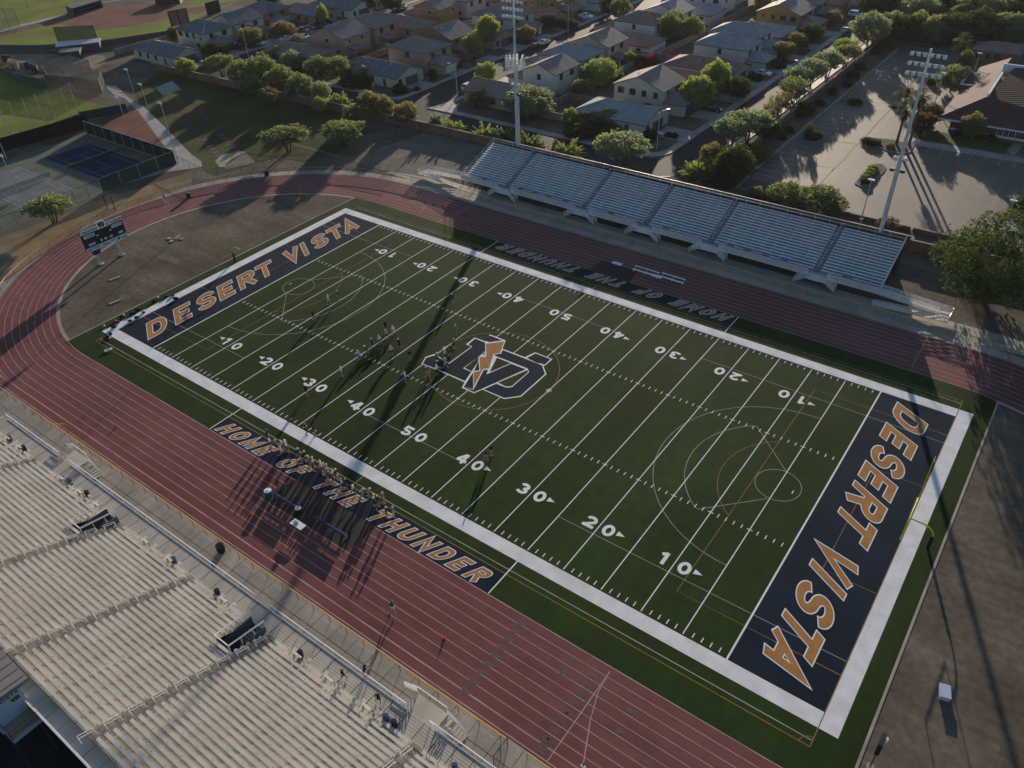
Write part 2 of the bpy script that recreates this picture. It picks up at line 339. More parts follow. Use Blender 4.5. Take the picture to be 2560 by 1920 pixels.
# --- lettering by strokes
def arc(cx, cy, rx, ry, a0, a1, n=12): return [(cx+rx*math.cos(R(a0+(a1-a0)*i/n)), cy+ry*math.sin(R(a0+(a1-a0)*i/n))) for i in range(n+1)]
def glyph(c, t):
    """strokes in a box of height 1 and width .8; t = stroke weight. list of (points, closed)"""
    h = t/2; w = 0.8; a, b, lo, hi, mid = h, w-h, h, 1-h, 0.5
    if c == 'D': return [([(a,lo)]+arc(b-.28,.5,.28,.5-h,-90,90,10)+[(a,hi)], True)]
    if c == 'E': return [([(b,hi),(a,hi),(a,lo),(b,lo)], False), ([(a,mid),(b-.08,mid)], False)]
    if c == 'F': return [([(b,hi),(a,hi),(a,-0)], False), ([(a,mid),(b-.08,mid)], False)]
    q = (hi-lo)/4
    if c == 'S': return [(arc(.4,hi-q,.4-h,q,12,270,16)+arc(.4,lo+q,.4-h,q,90,-168,16)[1:], False)]
    if c == 'R': return [([(a,0),(a,1)], False), ([(a,hi),(b-.22,hi)]+arc(b-.22,.72-h*.2,.22,.28-h*.8,90,-90,10)[1:]+[(a,.44+h*.6)], False), ([(.38,.42+h*.5),(b+.02,0)], False)]
    if c == 'P': return [([(a,0),(a,hi),(b-.2,hi)]+arc(b-.2,.72,.2,.28-h,90,-90,8)[1:]+[(a,.44+h)], False)]
    if c == 'T': return [([(0,hi),(w,hi)], False), ([(.4,1-t),(.4,0)], False)]
    if c == 'V': return [([(h*.9,1),(.4,h*1.1),(w-h*.9,1)], False)]
    if c == 'I': return [([(h,0),(h,1)], False)]
    if c == 'A': return [([(h*.8,0),(.4,1-h*1.1),(w-h*.8,0)], False), ([(.2,.30),(.6,.30)], False)]
    if c == 'H': return [([(a,0),(a,1)], False), ([(b,0),(b,1)], False), ([(a,mid),(b,mid)], False)]
    if c == 'O' or c == '0': return [(arc(.4,.5,.4-h,.5-h,0,360,24)[:-1], True)]
    if c == 'Q': return [(arc(.4,.5,.4-h,.5-h,0,360,24)[:-1], True), ([(.5,.3),(.8,.02)], False)]
    if c == 'G': return [(arc(.4,.5,.4-h,.5-h,40,340,20)+[(b,.45),(.45,.45)], False)]
    if c == 'M': return [([(a,0),(a,1-h),(.45,.25),(.9-h,1-h),(.9-h,0)], False)]
    if c == 'N': return [([(a,0),(a,1-h),(b,h),(b,1)], False)]
    if c == 'U': return [([(a,1)]+arc(.4,.36,.4-h,.36-h,180,360,10)+[(b,1)], False)]
    if c == 'W': return [([(h*.7,1),(.22,h),(.45,.75),(.68,h),(.9-h*.7,1)], False)]
    if c == '1': return [([(.42,0),(.42,1)], False), ([(.12,.74),(.42,.93)], False)]
    if c == '2': return [(arc(.4,hi-.24,.4-h,.24,165,-25,12)+[(a+.06,lo+.04)], False), ([(0,lo),(w,lo)], False)]
    if c == '3': return [(arc(.38,hi-q,.38-h,q,160,-90,14), False), (arc(.38,lo+q,.42-h,q,90,-160,14), False)]
    if c == '4': return [([(.56,0),(.56,1)], False), ([(.50,.97),(h*.9,.30)], False), ([(0.02,.30),(w+.04,.30)], False)]
    if c == '5': return [([(b+.06,hi),(a+.02,hi)], False), ([(a+.03,1),(a,.50)], False), (arc(.38,.32,.42-h,.32-h,135,-155,14), False)]
    if c == '6': return [([(.62,hi-.02),(.2,.55)]+arc(.4,.32,.4-h,.32-h,150,510,18), False)]
    if c == '7': return [([(0,hi),(b,hi),(.28,0)], False)]
    if c == '8': return [(arc(.4,.74,.34-h,.26-h,-90,270,16)[:-1], True), (arc(.4,.26+.01,.4-h,.27-h,90,450,16)[:-1], True)]
    if c == '9': return [([(.18,lo+.02),(.6,.45)]+arc(.4,.68,.4-h,.32-h,-30,330,18), False)]
    return []
def gw(c): return {'I': 0.30, 'M': 0.9, 'W': 0.9, ' ': 0.45, '1': 0.7}.get(c, 0.8)
def offset_stroke(pts, closed, w, ext):
    n = len(pts); pts = [Vector((p[0], p[1])) for p in pts]
    if not closed and ext:
        d = (pts[0]-pts[1]).normalized(); pts[0] = pts[0]+d*ext
        d = (pts[-1]-pts[-2]).normalized(); pts[-1] = pts[-1]+d*ext
    L = []; Rr = []
    for i in range(n):
        if closed: a, b, c = pts[(i-1)%n], pts[i], pts[(i+1)%n]
        else: a, b, c = pts[max(0,i-1)], pts[i], pts[min(n-1,i+1)]
        d1 = (b-a); d2 = (c-b)
        if d1.length < 1e-9: d1 = d2
        if d2.length < 1e-9: d2 = d1
        d1 = d1.normalized(); d2 = d2.normalized()
        n1 = Vector((-d1.y, d1.x)); n2 = Vector((-d2.y, d2.x)); m = n1+n2
        if m.length < 0.3: m = n1.copy()
        m.normalize(); k = min(2.6, 1/max(0.25, m.dot(n1)))
        L.append(b+m*(w/2*k)); Rr.append(b-m*(w/2*k))
    return L, Rr
def write(mb, text, T, size, z, t=0.24, shear=0.0, grow=0.0, pitch=None, xs=None, width=1.0):
    """T maps (along, up) in metres to (x,y) or (x,y,z); grow = extra outline in metres"""
    x = 0.0; k = 0
    for ci, ch in enumerate(text):
        if xs is not None: x = xs[ci]
        for pts, closed in glyph(ch, t):
            P = [(p[0]*size*width, p[1]*size) for p in pts]
            L, Rr = offset_stroke(P, closed, t*size+2*grow, grow)
            n = len(P); m = n if closed else n-1
            zz = z+0.0004*(k % 9); k += 1
            vs = []
            for p in L+Rr:
                q = T(x+p.x+shear*p.y, p.y); vs.append((q[0], q[1], zz) if len(q) == 2 else T(x+p.x+shear*p.y, p.y, zz))
            mb.add(vs, [(n+i, n+(i+1)%n, (i+1)%n, i) for i in range(m)])
        x += (pitch if pitch else (gw(ch)*size*width+size*0.16))
def xs_even(text, size, total, width=1.0):
    """starting positions so that the text fills `total` metres"""
    ws = [gw(c)*size*width for c in text]; gap = (total-sum(ws))/(len(text)-1); out = []; x = 0
    for w in ws: out.append(x); x += w+gap
    return out
# end zones
EZ = "DESERT VISTA"; EZX = [0, 4.9, 9.2, 13.35, 17.45, 21.3, 0, 27.5, 31.55, 34.05, 37.95, 41.55]
for s in (-1, 1):
    mb = MB(); mb.poly(rect(*sorted((s*45.81, s*54.864)), -24.384, 24.384), 0.0205)
    ez = mb.build("end_zone", M_navy, field)
    if s < 0: T = lambda a, u: (-48.35-u, -23.35+a)
    else: T = lambda a, u: (48.15+u, 23.25-a)
    for nm, gr, z, m in (("letter_outline", 0.13, 0.0290, M_white), ("lettering", 0.0, 0.0335, M_gold)):
        mb = MB(); write(mb, EZ, T, 4.2, z, t=0.205, shear=0.58, grow=gr, xs=EZX, width=1.0); mb.build(nm, m, ez)
# sideline banners
BN = "HOME OF THE THUNDER"
for s in (-1, 1):
    mb = MB(); mb.poly(rect(-22.9, 22.9, *sorted((s*28.25, s*31.12))), 0.0205)
    bn = mb.build("sideline_banner", M_navy, field)
    BX = xs_even(BN, 2.05, 43.0, 0.98)
    if s < 0: T = lambda a, u: (-22.2+a, -30.85+u)
    else: T = lambda a, u: (22.2-a, 30.85-u)
    for nm, gr, z, m in (("letter_outline", 0.10, 0.0290, M_white), ("lettering", 0.0, 0.0335, M_gold)):
        mb = MB(); write(mb, BN, T, 2.05, z, t=0.205, shear=0.55, grow=gr, xs=BX, width=0.98); mb.build(nm, m, bn)
    mb = MB()
    for x in (-22.86, 22.86): mb.line((x, s*26.1), (x, s*31.12), 0.14, 0.0275)
    mb.build("banner_end_line", M_white, bn)
# yard numbers with arrows
for k in range(-4, 5):
    for s in (-1, 1):
        x = k*9.144; tx = str(50-abs(k)*10)
        mb = MB()
        if s < 0: T1 = lambda a, u: (x-1.85+a, -17.8+u)
        else: T1 = lambda a, u: (x+1.85-a, 17.75-u)
        write(mb, tx, T1, 1.75, 0.0292, t=0.235, xs=[0, 2.3], width=1.0)
        if k:
            g = 1 if k > 0 else -1
            x0 = x+g*2.15; yy = s*16.75
            mb.add([(x0, yy-0.36, .0293), (x0, yy+0.36, .0293), (x0+g*0.95, yy, .0293)], [(0,1,2)])
        mb.build("yard_number", M_white, field)
# other sports' lines
mb = MB(); zz = 0.0222
for s in (-1, 1): mb.line((-54.8, s*27.5), (54.8, s*27.5), 0.10, zz); mb.line((0.05, s*26.1), (0.05, s*28.2), 0.10, zz)
for s in (-1, 1):
    mb.line((-54.8, s*18.3), (-32, s*18.3), 0.07, zz+.0004); mb.line((54.8, s*18.3), (22.86, s*18.3), 0.07, zz+.0004)
    for e in (-1, 1): mb.line((e*4.6-4.6, s*17.5), (e*4.6+4.6, s*17.5), 0.07, zz)
for e in (-1, 1):
    ctr = (e*41.1, 0.2)
    mb.ribbon(arcpts(ctr[0], ctr[1], 2.6, 0, 360, 36), 0.08, zz+.001)
    mb.ribbon(arcpts(ctr[0], ctr[1], 14.3, 90, 270, 40) if e > 0 else arcpts(ctr[0], ctr[1], 14.3, -90, 90, 40), 0.08, zz+.0012)
    fan = [(e*41.0, 2.9), (e*35.1, 8.6)]+[(e*p[0], p[1]) for p in arcpts(41.1, 0.1, 10.6, 127, 233, 20)]+[(e*35.2, -8.5), (e*40.9, -2.6)]
    mb.ribbon(fan, 0.08, zz+.0014)
mb.build("grey_field_lines", M_greyline, field)
mb = MB(); zz = 0.0262
for s in (-1, 1): mb.line((-54.9, s*28.15), (54.9, s*28.15), 0.09, 0.0218)
for e in (-1, 1):
    mb.line((e*54.9, -28.15), (e*54.9, 28.15), 0.10, 0.0264)
    mb.ribbon([(e*54.86, 20), (e*38.4, 20), (e*38.4, -20), (e*54.86, -20)], 0.09, zz)
    mb.ribbon([(e*54.86, 9.1), (e*49.4, 9.1), (e*49.4, -9.0), (e*54.86, -9.0)], 0.08, zz+.0003)
    a = arcpts(43.7, 0, 9.15, 124.5, 235.5, 24); mb.ribbon([(e*p[0], p[1]) for p in a], 0.08, zz+.0006)
    for s in (-1, 1): mb.ribbon([(e*(54.9-0.95*math.cos(R(t))), s*(28.15-0.95*math.sin(R(t)))) for t in range(0, 91, 15)], 0.07, 0.0226)
mb.ribbon(arcpts(0, 0, 9.15, 0, 360, 64), 0.10, zz+.0009)
mb.build("gold_field_lines", M_goldline, field)
# midfield logo traced on the turf
s = 'X'
def zz_(pts): return [Z('X', *p) for p in pts]
LG = MB()
white = [[(600,305),(795,375),(860,250),(1135,355),(1080,500),(1465,645),(1645,560),(1945,680),(1810,795),(1785,790),(1840,940),(1400,1330),(1110,1370),(730,1205),(590,1270),(375,1175),(425,1080),(0,890),(-320,760),(-250,640),(-95,590),(155,745),(540,460),(445,425)]]
for w in white: LG.poly(zz_(w), 0.0310)
logo = LG.build("midfield_logo", M_white, field)
mb = MB()
for i, w in enumerate([[(608,325),(780,392),(782,545),(770,548),(665,640),(395,838),(540,900),(432,1058),(0,870),(-300,757),(-235,655),(-90,612),(160,760),(560,460),(490,425)],
          [(865,270),(1075,355),(850,385),(760,350)],
          [(1085,520),(1760,785),(1815,935),(1390,1312),(1110,1350),(760,1200),(970,1105),(1150,1175),(1250,1160),(1540,905),(1515,840),(940,615),(950,600),(1055,585)],
          [(1650,580),(1910,680),(1810,775),(1790,770),(1735,750),(1690,752),(1500,660)],
          [(560,925),(580,915),(580,1195),(410,1165)], [(575,1215),(755,870),(830,865),(800,945),(1230,760),(1480,855),(590,1250),(420,1172),(565,1205)], [(645,760),(665,720),(680,870),(590,885)]]):
    mb.poly(zz_(w), 0.0345+0.0006*i)
mb.build("logo_letters", M_navy, logo)
mb = MB()
for i, w in enumerate([[(425,830),(660,645),(665,650),(655,735),(545,890)], [(985,655),(1220,750),(880,895),(865,885)], [(1005,1085),(1510,870),(1520,905),(1245,1140),(1150,1155)], [(730,600),(768,560),(778,600)]]): mb.poly(zz_(w), 0.0400+0.0005*i)
mb.build("logo_turf_gap", M_turf, logo)
bolt = [(780,405),(1130,360),(1050,585),(940,600),(860,850),(755,855),(575,1205),(570,895),(685,875),(665,640),(790,630)]
mb = MB(); mb.poly(zz_(bolt), 0.0425); mb.build("bolt_outline", M_white, logo)
c = (840, 660)
mb = MB(); mb.poly(zz_([(795,415),(1112,375),(1038,575),(925,590),(848,838),(745,845),(582,1160),(583,905),(700,885),(680,648),(800,640)]), 0.0460); mb.build("lightning_bolt", M_gold, logo)
# faded lane numbers on the near straight
for k in range(10):
    mb = MB(); yc = -32.05-k*1.045; s_ = str(k+1)
    write(mb, s_, lambda a, u: (36.95-u, yc-0.38*(1.25 if len(s_) > 1 else .8)+a), 1.0, 0.0184, t=0.17, xs=[0, .5], width=0.62); mb.build("lane_number", M_teal, track)
# rubber mats for the teams
tm = MB(); tm.poly([(-6.2,-31.2),(-7.8,-35.4),(6.9,-35.4),(7.0,-31.2)], 0.021); tm.poly([(-3.8,31.2),(-3.6,35.2),(3.4,35.0),(4.0,31.2)], 0.021)
struct("track_mat", tm, M_rubbermat)
# ---------------------------------------------------------------- streets and lots
mb = MB()
mb.poly(rect(-172, -18, 71.0, 79.6), 0.004)
mb.poly([(-18,71.0),(-12,71.6),(-8.6,74.5),(-7.6,79),(-7.6,420),(-15.6,420),(-15.6,84),(-16.4,81),(-18,79.6)], 0.0041)
mb.poly([(-92.4,79.59),(-80.6,79.59),(-80.6,420),(-92.4,420)], 0.0042)
mb.poly([(-167,79.58),(-156.5,79.58),(-156.5,420),(-167,420)], 0.0043)
struct("road", mb, M_asph)
mb = MB()
def walk(pts, w): mb.ribbon(pts, w, 0.13)
def kerbwalk(poly): mb.prism(poly, -0.02, 0.13)
kerbwalk(rect(-154.5, -95.5, 79.7, 81.6)); kerbwalk([(-156.4,420),(-156.4,83.5),(-155.8,81.2),(-154.5,79.7),(-154.5,81.6),(-154.7,83.5),(-154.7,420)])
kerbwalk([(-95.5,79.7),(-93.2,81.0),(-92.5,83.6),(-92.5,420),(-94.2,420),(-94.2,84),(-95.5,81.6)])
kerbwalk([(-80.5,420),(-80.5,84.5),(-79.6,81.2),(-77.5,79.7),(-77.5,81.6),(-78.8,84.5),(-78.8,420)])
kerbwalk(rect(-77.5, -21.5, 79.7, 81.6))
kerbwalk([(-21.5,79.7),(-18.5,80.4),(-16.6,82.2),(-15.7,85),(-15.7,420),(-17.5,420),(-17.5,86),(-18.6,83.4),(-21.5,81.6)])
kerbwalk([(-167.1,420),(-167.1,80),(-168.8,80),(-168.8,420)])
kerbwalk([(-7.5,420),(-7.5,79),(-7.2,79),(-7.2,420)])
kerbwalk(rect(-6.7, -4.9, 84, 420)); kerbwalk([(-18,70.9),(-12,71.5),(-10,72.9),(-10.3,73.2),(-12.2,71.85),(-18,71.25)])
kerbwalk(rect(-150, -18, 70.5, 70.85))
# corner fan of concrete on the cross street
mb.prism([Z('S2',870,330), Z('S2',1170,240), Z('S2',1215,350), Z('S2',1190,385), Z('S2',1060,370)], -0.02, 0.135)
for (x0, x1, y0, y1) in [(-24.4,-15.8,92,99),(-23,-15.8,108,113.5),(-24,-15.8,122.5,128.5),(-23.4,-15.8,136.5,142.6),(-21,-15.8,151,157),(-21,-15.8,164.5,170.5),(-24,-15.8,177.5,184),(-22,-15.8,195,201),
        (-99,-92.4,89.5,96.3),(-97,-92.4,105,111),(-98,-92.4,119.5,126),(-99.5,-92.4,134,140.5),(-97,-92.4,148,155),(-98.5,-92.4,161,168),(-97,-92.4,177,183),
        (-80.5,-76.5,90.5,97),(-80.5,-74,106,112),(-80.5,-75.5,120,127),(-80.5,-75,135,141),(-80.5,-76,149,156),(-80.5,-76,163,170),(-80.5,-75,178,185),
        (-172.8,-167,71.5,77),(-173,-167,87,94),(-174,-167,100,107),(-176,-167,115,121),(-173.5,-167,128,135),(-168.6,-167,141,147),
        (-156.5,-154.5,90,96),(-156.5,-151,104,111),(-156.5,-151,118,125),(-156.5,-153,132,138),(-156.5,-146,147,154)]:
    mb.prism(rect(x0, x1, y0, y1), -0.02, 0.138)
struct("sidewalk", mb, M_walk)
# parking lot
lot = MB(); lot.poly([(3.2,81.2),(9.3,80.9),(12.6,79.5),(13.4,74.6),(90,74.6),(90,196),(3.0,196)], 0.004)
lot = struct("parking_lot", lot, M_lot)
mb = MB()
for i in range(38):
    y = 84.0+i*2.75
    if abs(y-107.5) > 2 and abs(y-137) > 2: mb.line((4.0, y), (9.3, y-0.35), 0.10, 0.0095)
for i in range(14): x = 26.8+i*2.76; mb.line((x, 118.6), (x+0.1, 113.2), 0.10, 0.0095); mb.line((x-0.1, 102.2), (x+0.1, 91.5), 0.10, 0.0095)
mb.line((25.0, 98.2), (64, 98.2), 0.09, 0.0097)
for i in range(15): x = 24.2+i*2.76; mb.line((x, 80.3), (x+.05, 75.0), 0.10, 0.0095)
for i in range(14): y = 118+i*2.75; mb.line((20.6, y), (25.6, y), 0.10, 0.0095)
for i in range(8): x = 30+i*2.9; mb.line((x, 172), (x, 181), 0.10, 0.0095)
mb.build("parking_stripes", mat("stripe_paint", (0.42,0.39,0.35), 0.9, var=0.15, scale=0.7), lot)
mb = MB()
mb.ribbon([Z('S1',1840,685), Z('S1',2212,740), Z('S5',290,738)], 0.22, 0.0085)
mb.ribbon([Z('S5',345,700), Z('S5',230,800), Z('S5',150,910), Z('S5',0,1050), Z('S1',1960,1020), Z('S1',1800,1200)], 0.13, 0.0088)
mb.ribbon([Z('S5',385,655), Z('S5',520,500), Z('S5',690,325)], 0.2, 0.0087)
mb.ribbon([Z('S5',360,250), Z('S5',740,278)], 0.2, 0.0086)
mb.ribbon([Z('S1',1450,950), Z('S1',1960,1015)], 0.1, 0.0089)
mb.build("sealed_cracks", mat("crack_sealant", (0.055,0.045,0.035), 0.8), lot)
mb = MB()
mb.prism(rect(2.75, 3.25, 81.2, 190), 0, 0.15)
for poly in ([(3.3,105.8),(8.2,106.6),(9.1,107.6),(8.6,108.6),(3.3,108.2)], [(3.3,135.3),(8,136),(9,137),(8.4,138),(3.3,137.7)], [(14.6,139),(16,138),(19,138.6),(18.5,141),(15.6,141.2)],
             [Z('S5',345,680),Z('S5',360,660),Z('S5',700,690),Z('S5',880,735),Z('S5',960,730),Z('S5',900,840),Z('S5',800,855),Z('S5',650,830),Z('S5',400,720)],
             [Z('S5',490,970),Z('S5',580,970),Z('S5',625,1010),Z('S5',600,1060),Z('S5',440,1215),Z('S5',330,1235),Z('S5',260,1195),Z('S5',320,1110)],
             [(3.3,81.1),(9.2,80.8),(12.4,79.4),(13.2,74.7),(3.3,74.7)]):
    mb.prism(poly, 0, 0.15)
mb.build("island_kerb", M_kerb, lot)
def inset(poly, d):
    cx = sum(p[0] for p in poly)/len(poly); cy = sum(p[1] for p in poly)/len(poly)
    out = []
    for p in poly:
        l = math.hypot(p[0]-cx, p[1]-cy); k = max(0.3, 1-d/l); out.append((cx+(p[0]-cx)*k, cy+(p[1]-cy)*k))
    return out
mb = MB()
for poly in ([(3.3,105.8),(8.2,106.6),(9.1,107.6),(8.6,108.6),(3.3,108.2)], [(3.3,135.3),(8,136),(9,137),(8.4,138),(3.3,137.7)],[(14.6,139),(16,138),(19,138.6),(18.5,141),(15.6,141.2)],
             [Z('S5',345,680),Z('S5',360,660),Z('S5',700,690),Z('S5',880,735),Z('S5',960,730),Z('S5',900,840),Z('S5',800,855),Z('S5',650,830),Z('S5',400,720)],
             [Z('S5',490,970),Z('S5',580,970),Z('S5',625,1010),Z('S5',600,1060),Z('S5',440,1215),Z('S5',330,1235),Z('S5',260,1195),Z('S5',320,1110)],
             [(3.3,81.1),(9.2,80.8),(12.4,79.4),(13.2,74.7),(3.3,74.7)]):
    mb.poly(inset(poly, 0.35), 0.156)
mb.build("planting_bed", M_dirt, lot)
struct("gravel_strip", MB().poly(rect(-1.2, 2.7, 81, 192), 0.003), M_yard)
# church forecourt
mb = MB(); mb.poly([Z('S5',1050,700),Z('S5',2212,900),Z('S5',2212,960),Z('S5',1000,760),Z('S5',900,735)], 0.02); mb.poly([Z('S5',2020,800),Z('S5',2110,720),Z('S5',2212,745),Z('S5',2090,880)], 0.021)
mb.poly([Z('S5',840,700),Z('S5',1060,720),Z('S5',1030,690),Z('S5',900,670),Z('S5',960,560),Z('S5',830,560)], 0.0205); mb.poly([Z('S5',1090,330),Z('S5',1340,110),Z('S5',1200,280)], 0.022); mb.poly([(25.8,128),(27.6,128),(27.6,171),(25.8,171)], 0.0215)
struct("forecourt", mb, M_walk)
mb = MB(); mb.poly([Z('S5',920,600),Z('S5',1200,590),Z('S5',2060,740),Z('S5',1990,850),Z('S5',1100,700),Z('S5',900,660)], 0.018)
struct("lawn", mb, M_lawn)
# ---------------------------------------------------------------- sports grounds on the left
mb = MB()
mb.poly([Z('S4',0,-300),Z('S4',400,-160),Z('S4',900,90),Z('S4',1900,330),Z('S4',2050,640),Z('S4',1850,850),Z('S4',1200,880),Z('S4',450,1100),Z('S4',350,1050),Z('S4',130,850),Z('S4',-500,150),Z('S4',-400,60)], 0.0)
struct("grass", mb, M_grass)
mb = MB(); mb.poly([Z('R6',-300,1000),Z('R6',20,830),Z('R6',250,940),Z('R6',570,1005),Z('R6',1050,1180),Z('S6',1320,130),Z('S6',930,275),Z('S6',0,560),Z('S6',-400,680)], 0.002)
struct("baseball_outfield", mb, M_grassy)
mb = MB(); mb.poly([Z('R6',-100,430),Z('R6',250,340),Z('R6',700,280),Z('R6',2500,-40),Z('R6',2950,-60),Z('R6',2400,150),Z('R6',1950,370),Z('R6',1150,510),Z('R6',700,540),Z('R6',-100,535)], 0.004)
mb.poly([(-420,110),(-300,60),Z('R6',0,365),Z('R6',250,300),Z('R6',760,170),Z('R6',1090,-10),Z('R6',1200,-120),(-420,220)], 0.0035)
struct("softball_outfield", mb, M_grassy)
mb = MB(); mb.poly([Z('R6',-50,390),Z('R6',250,350),Z('R6',560,245),Z('R6',760,190),Z('R6',1200,90),Z('R6',1700,40),Z('R6',2212,90),Z('R1',1370,0),Z('R1',900,170),Z('R6',2150,150),Z('R6',1750,255),Z('R6',1450,310),Z('R6',1100,345),Z('R6',820,300),Z('R6',700,280),Z('R6',500,305),Z('R6',250,360),Z('R6',-50,440)], 0.008)
mb.poly([Z('R6',-50,590),Z('R6',650,590),Z('R6',650,610),Z('R6',-50,610)], 0.0065); mb.poly([Z('R6',1200,560),Z('R6',1480,515),Z('R6',1500,535),Z('R6',1230,580)], 0.0066)
struct("infield_clay", mb, M_red)
mb = MB(); mb.poly([Z('R6',0,350),Z('R6',240,280),Z('R6',760,160),Z('R6',760,180),Z('R6',240,310),Z('R6',0,375)], 0.0095)
mb.poly([Z('R6',1280,1075),Z('R6',1420,1075),Z('R6',1580,1200),Z('S6',1640,110),Z('S6',1760,220),Z('S6',1940,400),Z('S6',2212,680),Z('S4',290,935),Z('S4',300,1000),Z('S6',1900,880),Z('S6',1290,1055),Z('S6',1480,980),Z('S6',2010,800),Z('S6',2040,760),Z('S6',1880,560),Z('S6',1610,200),Z('S6',1440,30)], 0.0045)
mb.poly([Z('R6',1200,980),Z('R6',1340,990),Z('R6',1420,1060),Z('R6',1300,1080)], 0.0046)
mb.poly([Z('R6',1790,1010),Z('R6',1980,930),Z('R6',2090,1030),Z('R6',1880,1100)], 0.0047)
struct("path", mb, M_walk)
mb = MB(); mb.poly([Z('S6',1050,300),Z('S6',1450,130),Z('S6',1590,170),Z('S6',1890,580),Z('S6',1480,460)], 0.005)
struct("clay_yard", mb, M_red)
mb = MB(); mb.poly([Z('R6',-50,620),Z('R6',680,620),Z('R6',1200,640),Z('R6',1230,720),Z('R6',1040,820),Z('R6',720,900),Z('R6',330,800),Z('R6',230,720),Z('R6',-50,690)], 0.0048)
struct("service_yard", mb, M_dirtlight)
mb = MB(); mb.poly([(-103.5,43.2+1),(-64,43.9),(-50,46.8),(-46.8,60),(-50,66.8),(-71,66.3),Z('S2',0,900)], 0.0025)
struct("gravel_yard", mb, mat("pale_gravel", (0.135,0.12,0.10), 0.95, col2=(0.185,0.165,0.14), scale=0.3, fine=0.2))
# sand strip between tennis and track
mb = MB(); mb.poly([Z('T1',-60,1050),Z('T1',-60,640),Z('T1',520,430),Z('T1',1300,110),Z('T1',1420,110),Z('T1',2212,-150),Z('T1',2212,10),Z('T1',1450,290),Z('T1',1000,480),Z('T1',500,800),Z('T1',60,1130)], 0.002)
struct("sandy_verge", mb, mat("dry_verge", (0.19,0.135,0.075), 0.95, col2=(0.27,0.20,0.12), scale=0.25, fine=0.2))
mb = MB(); mb.poly([Z('T1',-60,640),Z('T1',-60,530),Z('T1',200,440),Z('T1',1230,60),Z('T1',1300,100),Z('T1',520,430)], 0.0065)
struct("asphalt_path", mb, M_lot)
# tennis
mb = MB(); mb.poly([(-142.7,21.6),(-106.2,21.6),(-106.2,-40),(-142.7,-40)], 0.006)
tc = struct("tennis_courts", mb, M_tcourt_g)
def court(cx, cy, m, nm):
    mb = MB(); mb.poly(rect(cx-11.9, cx+11.9, cy-5.6, cy+5.6), 0.011); c = mb.build(nm, m, tc)
    mb = MB(); z = 0.0155
    for y in (-5.485,-4.115,4.115,5.485): mb.line((cx-11.9, cy+y), (cx+11.9, cy+y), 0.09, z)
    for x in (-11.9, 11.9): mb.line((cx+x, cy-5.53), (cx+x, cy+5.53), 0.1, z+.0005)
    for x in (-6.4, 6.4): mb.line((cx+x, cy-4.1), (cx+x, cy+4.1), 0.08, z+.0007)
    mb.line((cx-6.4, cy), (cx+6.4, cy), 0.08, z+.001); mb.build("court_lines", M_greyline, c)
court(-124.0, 12.9, M_tcourt_b, "blue_court"); court(-124.0, -4.1, M_tcourt_d, "grey_court"); court(-124.0, -21.3, M_tcourt_d, "grey_court")
# jump runways and sand pit
mb = MB()
for a, b in ((Z('S4',-40,240), Z('S4',480,870)), (Z('S4',60,130), Z('S4',700,820))): mb.line(a, b, 1.5, 0.008)
rw = struct("jump_runway", mb, mat("runway_rubber", (0.080,0.045,0.047), 0.85, var=0.12, scale=0.3))
mb = MB()
for i in range(6): 
    for (a, b) in ((Z('S4',480,870), Z('S4',320,690)), (Z('S4',700,820), Z('S4',530,640))):
        t = i/5.0; c = (a[0]+(b[0]-a[0])*t, a[1]+(b[1]-a[1])*t); mb.line((c[0]-.3, c[1]-.65), (c[0]+.3, c[1]+.65), 0.16, 0.0125)
mb.build("board_marks", M_lane, rw)
mb = MB(); mb.poly([Z('S4',450,930),Z('S4',530,860),Z('S4',750,820),Z('S4',800,830),Z('S4',640,910),Z('S4',560,980),Z('S4',590,1010),Z('S4',500,1000)], 0.009)
sp = struct("sand_pit", mb, M_sand)
mb = MB(); mb.poly([Z('S4',600,970),Z('S4',800,830),Z('S4',915,955),Z('S4',580,1025),Z('S4',560,980)], 0.0086); struct("pit_pad", mb, M_lot)
struct("rear_yard", MB().poly(rect(-200, 120, -140, -64.5), 0.001), M_asph)
# ================================================================ STADIUM THINGS
def rail(mb, pts, r=0.03, n=5): mb.path(pts, r, n)
def guard(mb, pts, z0, h, r=0.03, step=1.9, mid=(0.5,), dz=None):
    """guard rail along pts (x,y) with posts; z0 may vary per point"""
    zs = z0 if isinstance(z0, (list, tuple)) else [z0]*len(pts)
    for (a, za), (b, zb) in zip(list(zip(pts, zs)), list(zip(pts, zs))[1:]):
        A = Vector((a[0], a[1], za)); B = Vector((b[0], b[1], zb)); n = max(1, int(round((B-A).length/step)))
        for i in range(n+1):
            p = A.lerp(B, i/n); mb.tube(p, p+Vector((0,0,h)), r*0.9, n=4)
        for k in (1.0,)+tuple(mid): mb.tube(A+Vector((0,0,h*k)), B+Vector((0,0,h*k)), r, n=5)
